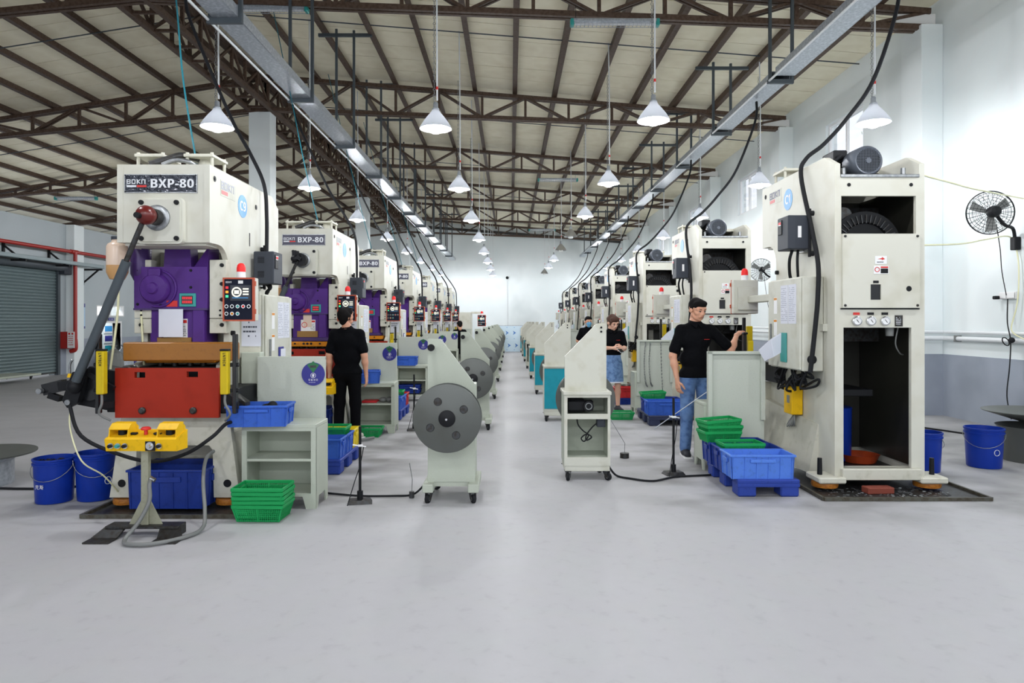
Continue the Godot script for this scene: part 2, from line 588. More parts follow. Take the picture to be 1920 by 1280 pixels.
# concrete: pale and trowelled smooth, darkened by oil and swarf where the machines stand
func floor_picture() -> ImageTexture:
	var w := 640
	var h := 1024
	var f := FastNoiseLite.new()
	f.seed = 71
	f.frequency = 0.012
	f.fractal_octaves = 5
	var g := FastNoiseLite.new()
	g.seed = 72
	g.frequency = 0.06
	g.fractal_octaves = 4
	var im := Image.create(w, h, false, Image.FORMAT_RGB8)
	for j in h:
		var z: float = lerpf(FLOOR[2], FLOOR[3], (j + 0.5) / h)
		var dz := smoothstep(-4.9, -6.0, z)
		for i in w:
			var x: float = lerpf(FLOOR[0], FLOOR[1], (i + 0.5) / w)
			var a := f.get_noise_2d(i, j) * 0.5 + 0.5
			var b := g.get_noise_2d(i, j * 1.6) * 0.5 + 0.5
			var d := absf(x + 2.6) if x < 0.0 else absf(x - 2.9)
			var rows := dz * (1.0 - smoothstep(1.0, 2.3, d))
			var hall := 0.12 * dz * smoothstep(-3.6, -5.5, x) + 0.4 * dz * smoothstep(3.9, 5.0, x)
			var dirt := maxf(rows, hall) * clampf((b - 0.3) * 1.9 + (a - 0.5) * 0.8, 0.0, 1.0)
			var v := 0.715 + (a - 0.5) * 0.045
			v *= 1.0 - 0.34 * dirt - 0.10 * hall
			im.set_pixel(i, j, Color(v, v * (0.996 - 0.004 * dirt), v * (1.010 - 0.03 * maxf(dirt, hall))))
	return ImageTexture.create_from_image(im)

const WALL_R := 7.0
const WALL_L := -12.8
const FAR := 42.5
const NEAR := 7.0
const RIDGE := -6.1
const TRUSSES := [11.2, 17.05, 22.9, 28.75, 34.6, 40.4]
const ROW_L := -2.735   # centre of the row with the purple slides
const ROW_R := 3.30     # centre of the row under the wall windows
const STEP_L := 3.72
const STEP_R := 4.40

func _ready() -> void:
	var cam := Camera3D.new()
	cam.name = "camera"
	cam.set_frustum(0.05, Vector2(3.0, -38.0) / 1280.0 * 0.05, 0.05, 200.0)
	cam.position = Vector3(0, 1.52, 0)
	add_child(cam)
	var sky_mat := ProceduralSkyMaterial.new()
	sky_mat.sky_top_color = rgbc(212, 222, 238)
	sky_mat.sky_horizon_color = rgbc(244, 245, 247)
	sky_mat.ground_bottom_color = rgbc(150, 150, 146)
	sky_mat.ground_horizon_color = rgbc(210, 212, 214)
	sky_mat.energy_multiplier = SKY
	var env := Environment.new()
	env.background_mode = Environment.BG_SKY
	env.sky = Sky.new()
	env.sky.sky_material = sky_mat
	env.tonemap_mode = Environment.TONE_MAPPER_LINEAR
	env.tonemap_exposure = EXPOSURE
	env.sdfgi_enabled = true
	env.ssao_enabled = true
	env.ssil_enabled = true
	var we := WorldEnvironment.new()
	we.name = "world"
	we.environment = env
	add_child(we)
	materials()
	shell()
	roof()
	lamps()
	trays()
	left_wall_fittings()
	right_wall_fittings()
	left_row()
	right_row()
	reels()
	floor_things()
	outside_tree()
	workers()

const SKY := 2.3
const EXPOSURE := 0.8
const LAMP := 4.1

func roof_y(x: float) -> float:  # centre of the top chord
	return 7.12 - 0.08 * x if x > RIDGE else 7.608 - 0.16 * (RIDGE - x)

func low_y(x: float) -> float:  # centre of the bottom chord
	return 6.57 - 0.038 * x if x > RIDGE else 6.80 - 0.10 * (RIDGE - x)

func side_wall(x: float) -> Transform3D:  # a plate's x runs away from the viewer, its z to the right
	return Transform3D(Basis(Vector3(0, 0, -1), Vector3(0, 1, 0), Vector3(1, 0, 0)), Vector3(x, 0, 0))

func shell() -> void:
	var slab := MB.new()
	slab.quad(Vector3(FLOOR[0], 0, FLOOR[3]), Vector3(FLOOR[1], 0, FLOOR[3]), Vector3(FLOOR[1], 0, FLOOR[2]), Vector3(FLOOR[0], 0, FLOOR[2]), Vector3.UP)
	slab.bb(FLOOR[0], FLOOR[1], -0.3, -0.001, FLOOR[2], FLOOR[3])
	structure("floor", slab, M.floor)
	structure("ground", MB.new().bb(-60, 50, -0.6, -0.32, -90, 50), M.yard)
	var holes := []
	var centres := [-3.2, 2.65, 8.5, 14.35, 20.2, 26.05, 31.9, 37.75]
	for c in centres:
		holes.append([c - 0.8, c + 0.8, 4.75, 5.85])
	var wr := structure("wall_right", MB.new().at(side_wall(WALL_R)).plate(-NEAR, FAR, 0, 7.0, 0, 0.25, holes), M.wall)
	structure("painted_dado", MB.new().at(side_wall(WALL_R)).plate(-NEAR, FAR, 0, 0.99, -0.012, 0, []), M.dado, wr)
	for d in TRUSSES:
		var pil := structure("pilaster", MB.new().bb(WALL_R - 0.35, WALL_R, 0, low_y(6.8) + 0.02, -d - 0.42, -d + 0.16, 0.01), M.wall, wr)
		structure("painted_dado", MB.new().bb(WALL_R - 0.36, WALL_R, 0, 0.99, -d - 0.43, -d + 0.17), M.dado, wr)
	for i in range(3, centres.size()):
		var w := Node3D.new()
		w.name = "window_%d" % (i - 2)
		add_child(w)
		w.set_meta("kind", "structure")
		var c: float = centres[i]
		var f := MB.new().at(side_wall(WALL_R))
		f.plate(c - 0.8, c + 0.8, 4.75, 5.85, 0.06, 0.12, [[c - 0.75, c - 0.025, 4.8, 5.8], [c + 0.025, c + 0.75, 4.8, 5.8]])
		part(w, "window_frame", f, M.white)
		for s in [-1, 1]:
			part(w, "pane", MB.new().at(side_wall(WALL_R)).bb(c + s * 0.39 - 0.365, c + s * 0.39 + 0.365, 4.8, 5.8, 0.085, 0.095), M.glass_pane)
	var door := [13.0, 19.3, 0.0, 3.0]
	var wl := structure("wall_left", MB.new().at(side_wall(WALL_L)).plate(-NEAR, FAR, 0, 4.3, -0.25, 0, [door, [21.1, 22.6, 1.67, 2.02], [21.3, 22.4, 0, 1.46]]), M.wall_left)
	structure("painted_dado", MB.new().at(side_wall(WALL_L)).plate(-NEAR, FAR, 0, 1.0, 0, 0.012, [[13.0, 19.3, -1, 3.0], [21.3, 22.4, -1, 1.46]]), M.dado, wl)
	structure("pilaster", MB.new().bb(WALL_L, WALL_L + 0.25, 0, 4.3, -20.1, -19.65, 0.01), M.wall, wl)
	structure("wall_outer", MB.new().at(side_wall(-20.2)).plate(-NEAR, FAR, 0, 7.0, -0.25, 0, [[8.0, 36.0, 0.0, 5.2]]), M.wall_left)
	structure("wall_end", MB.new().bb(-20.4, WALL_R + 0.25, 0, 8.2, -FAR - 0.25, -FAR), M.wall)
	structure("wall_front", MB.new().plate(-20.4, WALL_R + 0.25, 0, 8.2, NEAR, NEAR + 0.25, [[-17.0, 6.6, 0.0, 6.3]]), M.wall)

func roof() -> void:
	var top := Node3D.new()
	top.name = "ceiling"
	add_child(top)
	top.set_meta("kind", "structure")
	var lift := 0.2
	var span := [[RIDGE, WALL_R + 0.3], [-20.5, RIDGE]]
	for s in 2:
		var x0: float = span[s][0]
		var x1: float = span[s][1]
		var y0: float = (roof_y(x0 + 1e-4) if s == 0 else roof_y(x0)) + lift
		var y1: float = (roof_y(x1) if s == 0 else 7.608) + lift
		part(top, "roof_deck", MB.new().hexa([Vector3(x0, y0 + 0.05, NEAR + 0.3), Vector3(x1, y1 + 0.05, NEAR + 0.3), Vector3(x1, y1 + 0.05, -FAR - 0.3), Vector3(x0, y0 + 0.05, -FAR - 0.3),
			Vector3(x0, y0 + 0.2, NEAR + 0.3), Vector3(x1, y1 + 0.2, NEAR + 0.3), Vector3(x1, y1 + 0.2, -FAR - 0.3), Vector3(x0, y0 + 0.2, -FAR - 0.3)]), M.roof_seam)
		# one panel after the other, a thin open joint between them
		var pm := MB.new()
		var w := 0.365
		pm.hexa([Vector3(x0, y0, w), Vector3(x1, y1, w), Vector3(x1, y1, -w), Vector3(x0, y0, -w), Vector3(x0, y0 + 0.05, w), Vector3(x1, y1 + 0.05, w), Vector3(x1, y1 + 0.05, -w), Vector3(x0, y0 + 0.05, -w)])
		var panel := pm.done()
		var z := 5.0 if s == 0 else 5.0
		while z > -FAR:
			if z < -8.0:
				part(top, "roof_panel", panel, M.roof).position.z = z
			z -= 0.75
		for k in range(1, 15):
			var x := RIDGE + 0.25 + (k - 1) * 0.99 if s == 0 else RIDGE - 0.3 - (k - 1) * 1.0
			if x > WALL_R - 0.1 or x < -20.0:
				continue
			var y := roof_y(x) + lift
			var pr := MB.new()
			pr.bb(x - 0.035, x + 0.035, y - 0.14, y, -FAR, 2.0)
			pr.bb(x + 0.035, x + 0.075, y - 0.14, y - 0.125, -FAR, 2.0)
			part(top, "purlin", pr, M.brown)
	for d in TRUSSES:
		truss(d)
	# tie rods that cross the roof between the trusses
	for d in [13.7, 19.6, 25.5, 31.4]:
		part(top, "tie_rod", MB.new().tube([Vector3(RIDGE, roof_y(-6.0) + 0.12, -d), Vector3(WALL_R, roof_y(7.0) + 0.12, -d)], 0.012, 6), M.grey_iron)
		part(top, "tie_rod", MB.new().tube([Vector3(-20.2, roof_y(-20.2) + 0.05, -d), Vector3(RIDGE, 7.608 + 0.05, -d)], 0.012, 6), M.grey_iron)
	part(top, "edge_beam", MB.new().hexa([Vector3(-6.0, 7.35, -FAR + 0.02), Vector3(7.0, 6.35, -FAR + 0.02), Vector3(7.0, 6.35, -FAR + 0.18), Vector3(-6.0, 7.35, -FAR + 0.18), Vector3(-6.0, 7.5, -FAR + 0.02), Vector3(7.0, 6.5, -FAR + 0.02), Vector3(7.0, 6.5, -FAR + 0.18), Vector3(-6.0, 7.5, -FAR + 0.18)]), M.dark_steel)
	# the lattice girder along the ridge, on its columns
	var g := Node3D.new()
	g.name = "ridge_girder"
	add_child(g)
	g.set_meta("kind", "structure")
	for x in [-6.5, -5.95]:
		part(g, "bottom_chord", MB.new().bb(x - 0.05, x + 0.05, 6.74, 6.84, -FAR, -4), M.brown)
		part(g, "top_chord", MB.new().bb(x - 0.05, x + 0.05, 7.36, 7.46, -FAR, -4), M.brown)
	var post := MB.new().bb(-0.03, 0.03, 6.84, 7.36, -0.03, 0.03).done()
	var brace := MB.new().bar(Vector3(0, 6.82, 0.0), Vector3(0, 7.38, -0.73), 0.05, 0.05, Vector3.RIGHT).done()
	var brace2 := MB.new().bar(Vector3(0, 7.38, 0.0), Vector3(0, 6.82, -0.73), 0.05, 0.05, Vector3.RIGHT).done()
	var cross := MB.new().bb(-6.5, -5.95, 6.76, 6.81, -0.025, 0.025).done()
	var k2 := 0
	var zz := -8.0
	while zz > -40.0:
		for x in [-6.5, -5.95]:
			part(g, "post", post, M.brown).position = Vector3(x, 0, zz)
			part(g, "brace", brace if k2 % 2 == 0 else brace2, M.brown).position = Vector3(x, 0, zz)
		part(g, "cross_bar", cross, M.brown).position = Vector3(0, 0, zz)
		zz -= 0.73
		k2 += 1
	for d in [17.0, 28.7, 40.4]:
		var c := structure("column", MB.new().bb(-6.52, -5.98, 0, 6.74, -d - 0.43, -d, 0.012), M.wall)
		c.name = numbered("column")

func truss(d: float) -> void:
	var t := Node3D.new()
	t.name = numbered("roof_truss")
	add_child(t)
	t.position.z = -d
	t.set_meta("kind", "structure")
	for s in 2:
		var xa := RIDGE if s == 0 else -20.1
		var xb := 6.85 if s == 0 else RIDGE
		var ya := roof_y(xa + 1e-4) if s == 0 else roof_y(xa)
		var yb := roof_y(xb) if s == 0 else 7.608
		var la := 6.80 if s == 0 else low_y(xa)
		var lb := low_y(xb) if s == 0 else 6.80
		for z in [-0.055, 0.055]:
			part(t, "top_chord", MB.new().bar(Vector3(xa, ya, z), Vector3(xb, yb, z), 0.07, 0.09), M.brown)
			part(t, "bottom_chord", MB.new().bar(Vector3(xa, la, z), Vector3(xb, lb, z), 0.07, 0.09), M.brown)
		var n := 12
		for k in range(0, n + 1):
			var x := lerpf(xa, xb, float(k) / n)
			var hi := lerpf(ya, yb, float(k) / n)
			var lo := lerpf(la, lb, float(k) / n)
			if hi - lo > 0.12 and k % 1 == 0:
				part(t, "post", MB.new().bar(Vector3(x, lo, 0), Vector3(x, hi, 0), 0.06, 0.06, Vector3.RIGHT), M.brown)
			if k < n:
				var x2 := lerpf(xa, xb, float(k + 1) / n)
				var hi2 := lerpf(ya, yb, float(k + 1) / n)
				var lo2 := lerpf(la, lb, float(k + 1) / n)
				var a := Vector3(x, hi, 0) if k % 2 == 0 else Vector3(x, lo, 0)
				var b := Vector3(x2, lo2, 0) if k % 2 == 0 else Vector3(x2, hi2, 0)
				for z in [-0.045, 0.045]:
					part(t, "brace", MB.new().bar(a + Vector3(0, 0, z), b + Vector3(0, 0, z), 0.045, 0.05), M.brown)
	part(t, "seat_plate", MB.new().bb(6.3, 6.95, low_y(6.6) - 0.02, roof_y(6.6) - 0.05, -0.05, 0.05, 0.01), M.white)

func lamps() -> void:
	M.bulb_on = glow(Color(1, 1, 1), 14.0)
	M.bulb_off = mat(rgbc(226, 228, 226), 0.2)
	var shade := MB.new().lathe([Vector2(0.05, 0.235), Vector2(0.07, 0.2), Vector2(0.12, 0.14), Vector2(0.18, 0.06), Vector2(0.215, 0.0), Vector2(0.226, -0.025), Vector2(0.222, -0.027), Vector2(0.21, 0.0), Vector2(0.175, 0.057), Vector2(0.116, 0.133), Vector2(0.066, 0.192), Vector2(0.0, 0.22)], Vector3.ZERO, Vector3.UP, 32).done()
	var neck := MB.new().lathe([Vector2(0, 0.225), Vector2(0.05, 0.225), Vector2(0.052, 0.25), Vector2(0.035, 0.27), Vector2(0.033, 0.33), Vector2(0.02, 0.345), Vector2(0, 0.345)], Vector3.ZERO, Vector3.UP, 16).done()
	var bulb := MB.new().lathe([Vector2(0, -0.035), Vector2(0.05, -0.03), Vector2(0.08, -0.012), Vector2(0.085, 0.015), Vector2(0.06, 0.06), Vector2(0.035, 0.1), Vector2(0.026, 0.2), Vector2(0, 0.24)], Vector3.ZERO, Vector3.UP, 18).done()
	var rows := [[-4.08, 4.24, "row over the purple-slide presses", 8], [-1.04, 4.22, "row over the aisle, column side", 8], [1.99, 4.33, "row over the aisle, window side", 8], [5.05, 4.30, "row along the window wall", 8]]
	var nth := ["first", "second", "third", "fourth", "fifth", "sixth", "seventh", "eighth"]
	for r in rows.size():
		for k in range(-3, 8):
			var row: Array = rows[r]
			var off: bool = r == 2 and k in [3, 4, 7]
			var at_ := Vector3(row[0], row[1], -9.5 - 4.35 * k)
			if k < 0:
				at_.z = -9.5 - 4.35 * k
			var name_: String = "%s bell-shaped metal hanging lamp of the %s, %s" % [nth[maxi(k, 0)], row[2], "unlit" if off else "lit white"]
			if k < 0:
				name_ = "lit bell lamp overhead out of the photograph, lighting the near floor"
			var t := thing("hanging_lamp", name_, "lamp", at_, 0.0, "bell lamps hung over the hall" if k >= 0 else "lamps overhead behind the viewer")
			part(t, "lamp_shade", shade, M.alu if off else M.lamp_shade)
			part(t, "lamp_neck", neck, M.galv)
			part(t, "bulb", bulb, M.bulb_off if off else M.bulb_on).position.y = -0.055
			if true:
				var up: float = roof_y(at_.x) + 0.21 - at_.y
				part(t, "conduit", MB.new().tube([Vector3(0.02, 0.37, 0.0), Vector3(0.015, up * 0.6, 0.01), Vector3(0.0, up, 0.0)], 0.013, 6), M.white_pipe)
				if k < 3:
					var ch := MB.new()
					var yy := 0.36
					while yy < minf(up, 2.2):
						ch.ring(Vector3(-0.02, yy, 0), Vector3.RIGHT if int(yy * 25) % 2 else Vector3.BACK, 0.016, 0.004, 8, 4)
						yy += 0.04
					part(t, "chain", ch, M.steel)
				part(t, "tape_band", MB.new().cyl(Vector3(0.02, 0.52, 0), Vector3(0.02, 0.56, 0), 0.017, -1, 8), M.red_ink)
			if not off:
				var l := OmniLight3D.new()
				l.name = "lamp_light"
				l.light_energy = LAMP
				l.light_color = Color(0.975, 0.985, 1.0)
				l.light_size = 0.06
				l.omni_range = 60.0
				l.omni_attenuation = 2.0
				l.shadow_enabled = true
				l.position = Vector3(0, -0.065, 0)
				t.add_child(l)
	# unlit caged tube lamps
	var spots := [[Vector3(-4.0, 6.62, -11.2), 1.32, "from the near truss beside the cable tray"], [Vector3(1.65, 6.22, -10.8), 1.35, "below the near truss over the aisle"], [Vector3(-14.0, 5.46, -22.0), 1.3, "above the roller door bay"], [Vector3(1.6, 6.26, -23.0), 1.3, "from the third truss over the aisle"], [Vector3(1.6, 6.1, -34.4), 1.3, "near the end wall"]]
	for s in spots:
		var w: float = s[1]
		var t := thing("tube_lamp", "unlit green caged fluorescent tube lamp hung " + s[2], "lamp", s[0], 0.0, "caged tube lamps")
		part(t, "housing", MB.new().bb(-w / 2, w / 2, 0.02, 0.07, -0.06, 0.06, 0.01), M.galv)
		part(t, "tube", MB.new().cyl(Vector3(-w / 2 + 0.05, -0.01, 0), Vector3(w / 2 - 0.05, -0.01, 0), 0.016, -1, 10), M.white)
		for e in [-1, 1]:
			part(t, "end_cap", MB.new().bb(e * w / 2 - 0.03, e * w / 2 + 0.03, -0.04, 0.07, -0.065, 0.065, 0.012), M.teal_file)
			part(t, "hanger", MB.new().tube([Vector3(e * (w / 2 - 0.06), 0.07, 0), Vector3(e * (w / 2 - 0.06), 0.3, 0)], 0.005, 5), M.black)
		var cage := MB.new()
		for k in 20:
			var x := -w / 2 + 0.07 + k * (w - 0.14) / 19.0
			cage.tube([Vector3(x, 0.02, -0.055), Vector3(x, -0.035, -0.045), Vector3(x, -0.05, 0), Vector3(x, -0.035, 0.045), Vector3(x, 0.02, 0.055)], 0.003, 4)
		for z in [-0.045, 0.0, 0.045]:
			cage.tube([Vector3(-w / 2, -0.052 if z == 0.0 else -0.036, z), Vector3(w / 2, -0.052 if z == 0.0 else -0.036, z)], 0.003, 4)
		part(t, "wire_grille", cage, M.galv)

func trays() -> void:
	for s in 2:
		var x := -3.4 if s == 0 else 4.4
		var y := 5.14 if s == 0 else 5.45
		var t := thing("cable_tray", "long galvanised cable tray hung over the %s press row" % ("purple-slide" if s == 0 else "window-side"), "cable tray")
		var seg := MB.new()
		seg.bb(x - 0.15, x + 0.15, y, y + 0.01, -1.46, 1.46)
		for e in [-1, 1]:
			seg.bb(x + e * 0.15 - 0.006, x + e * 0.15 + 0.006, y, y + 0.13, -1.46, 1.46)
		seg.bb(x - 0.15, x + 0.15, y + 0.125, y + 0.135, -1.46, 1.46)
		var m := seg.done()
		var br := MB.new().bb(x - 0.22, x + 0.2, y - 0.07, y - 0.005, -0.025, 0.025).done()
		var d := 8.15 if s == 0 else 8.0
		while d < 39.5:
			part(t, "tray_length", m, M.galv).position.z = -d - 1.47
			part(t, "bracket", br, M.grey_iron).position.z = -d
			for e in [-1, 1]:
				var xr: float = x + e * 0.18
				part(t, "hanger_rod", MB.new().bar(Vector3(xr, y - 0.05, -d), Vector3(xr, roof_y(xr) + 0.12, -d), 0.045, 0.045, Vector3.RIGHT), M.grey_iron)
			part(t, "cross_bar", MB.new().bb(x - 0.55, x + 0.55, roof_y(x) - 0.02, roof_y(x) + 0.04, -d - 0.03, -d + 0.03), M.grey_iron)
			d += 2.95 if s == 0 else 3.1
		part(t, "tray_length", m, M.galv).position.z = -(8.15 if s == 0 else 8.0) + 1.47
		part(t, "conduit", MB.new().tube([Vector3(x - 0.2, y - 0.03, -6), Vector3(x - 0.2, y - 0.03, -39)], 0.018, 6), M.white_pipe)

func arc(cx: float, cy: float, r: float, a0: float, a1: float, n: int) -> PackedVector2Array:
	var p := PackedVector2Array()
	for i in n + 1:
		var a := deg_to_rad(lerpf(a0, a1, float(i) / n))
		p.append(Vector2(cx + r * cos(a), cy + r * sin(a)))
	return p

func rrect(x0: float, x1: float, y0: float, y1: float, r: float) -> PackedVector2Array:
	return arc(x1 - r, y1 - r, r, 0, 90, 4) + arc(x0 + r, y1 - r, r, 90, 180, 4) + arc(x0 + r, y0 + r, r, 180, 270, 4) + arc(x1 - r, y0 + r, r, 270, 360, 4)

# the maker's block letters, drawn as bars; drawn in a unit square, stretched to w x h on the plane z = 0
func logo(w: float, h: float, depth: float) -> MB:
	var m := MB.new()
	var g := [
		[[0, 1, 0.62, 1], [0.62, 1, 0.62, 0], [0, 0, 0.62, 0], [0.12, 0.5, 0.62, 0.5], [0, 0, 0, 1]],
		[[0, 0, 0, 1], [0, 1, 0.62, 1], [0.62, 1, 0.62, 0], [0, 0, 0.62, 0]],
		[[0.05, 0, 0.05, 1], [0.05, 0.48, 0.6, 1], [0.2, 0.5, 0.66, 0]],
		[[0, 0, 0, 1], [0, 1, 0.66, 1], [0.62, 1, 0.62, 0]]]
	for i in 4:
		for b in g[i]:
			var t := h * 0.17
			var x0: float = (i + minf(b[0], b[2])) * w / 4.0
			var x1: float = (i + maxf(b[0], b[2])) * w / 4.0
			var y0: float = minf(b[1], b[3]) * (h - t)
			var y1: float = maxf(b[1], b[3]) * (h - t)
			if b[0] != b[2] and b[1] != b[3]:
				m.bar(Vector3((i + b[0]) * w / 4.0 + t / 2, b[1] * (h - t) + t / 2, depth / 2), Vector3((i + b[2]) * w / 4.0 + t / 2, b[3] * (h - t) + t / 2, depth / 2), t, depth, Vector3.BACK)
			else:
				m.bb(x0, x1 + t, y0, y1 + t, 0, depth)
	return m

# a column or row of small printed strokes, as on a notice seen from some way off
func print_lines(w: float, h: float, rows: int, seed_: int, fill := 0.8) -> MB:
	var m := MB.new()
	var r := RandomNumberGenerator.new()
	r.seed = seed_
	var dy := h / rows
	for i in rows:
		var x := -w / 2
		var y := h / 2 - dy * (i + 0.5)
		var stop := w / 2 - r.randf() * w * 0.25
		while x < stop:
			var l := minf(r.randf_range(0.06, 0.2) * w, stop - x)
			if r.randf() < fill:
				m.bb(x, x + l, y - dy * 0.18, y + dy * 0.18, 0, 0.0006)
			x += l + 0.03 * w
	return m

# strokes of a written character in a unit cell
const GLYPHS := {
	"she": [[0.1, 0.9, 0.2, 0.8], [0.0, 0.6, 0.25, 0.6], [0.2, 0.6, 0.2, 0.1], [0.2, 0.1, 0.35, 0.25], [0.5, 0.95, 0.5, 0.65], [0.5, 0.95, 0.85, 0.95], [0.85, 0.95, 0.85, 0.65], [0.45, 0.5, 0.9, 0.5], [0.9, 0.5, 0.4, 0.0], [0.5, 0.4, 0.98, 0.0]],
	"bei": [[0.4, 1.0, 0.1, 0.7], [0.3, 0.9, 0.75, 0.9], [0.75, 0.9, 0.05, 0.5], [0.3, 0.8, 0.95, 0.5], [0.2, 0.42, 0.8, 0.42], [0.2, 0.42, 0.2, 0.0], [0.8, 0.42, 0.8, 0.0], [0.2, 0.22, 0.8, 0.22], [0.2, 0.0, 0.8, 0.0], [0.5, 0.42, 0.5, 0.0]],
	"zhuang": [[0.3, 1.0, 0.3, 0.0], [0.1, 0.85, 0.2, 0.65], [0.05, 0.3, 0.3, 0.5], [0.45, 0.65, 0.98, 0.65], [0.7, 1.0, 0.7, 0.5], [0.7, 0.55, 0.42, 0.0], [0.7, 0.55, 0.98, 0.0], [0.85, 0.95, 0.95, 0.8]],
	"ke": [[0.05, 0.85, 0.95, 0.85], [0.5, 1.0, 0.5, 0.7], [0.22, 0.68, 0.78, 0.68], [0.22, 0.68, 0.22, 0.42], [0.78, 0.68, 0.78, 0.42], [0.22, 0.42, 0.78, 0.42], [0.38, 0.42, 0.1, 0.0], [0.6, 0.42, 0.62, 0.06], [0.62, 0.04, 0.95, 0.04], [0.95, 0.04, 0.95, 0.18]],
	"si": [[0.02, 0.82, 0.55, 0.82], [0.15, 1.0, 0.15, 0.3], [0.42, 1.0, 0.42, 0.3], [0.15, 0.64, 0.42, 0.64], [0.15, 0.47, 0.42, 0.47], [0.0, 0.3, 0.56, 0.3], [0.15, 0.22, 0.03, 0.03], [0.42, 0.22, 0.54, 0.05], [0.92, 0.98, 0.66, 0.85], [0.66, 0.88, 0.66, 0.4], [0.66, 0.4, 0.58, 0.02], [0.66, 0.6, 1.0, 0.6], [0.84, 0.6, 0.84, 0.0]],
	"tai": [[0.1, 0.82, 0.9, 0.82], [0.5, 1.0, 0.45, 0.75], [0.45, 0.8, 0.08, 0.45], [0.52, 0.8, 0.95, 0.45], [0.15, 0.3, 0.1, 0.05], [0.3, 0.3, 0.35, 0.02], [0.35, 0.02, 0.75, 0.02], [0.75, 0.02, 0.75, 0.15], [0.5, 0.35, 0.55, 0.2], [0.85, 0.3, 0.95, 0.1]]}

func glyphs(keys: Array, h: float, step: float) -> MB:
	var m := MB.new()
	var x := -step * (keys.size() - 1) / 2.0 - h / 2
	for k in keys:
		for s in GLYPHS[k]:
			m.bar(Vector3(x + s[0] * h, s[1] * h, 0.0005), Vector3(x + s[2] * h, s[3] * h, 0.0005), h * 0.09, 0.001, Vector3.BACK)
		x += step
	return m

func bolt(m: MB, p: Vector3, d: Vector3, r: float, h := 0.015) -> void:
	m.cyl(p, p + d * h, r, r * 0.9, 10)
	m.cyl(p + d * h, p + d * (h + 0.003), r * 0.55, r * 0.5, 6)

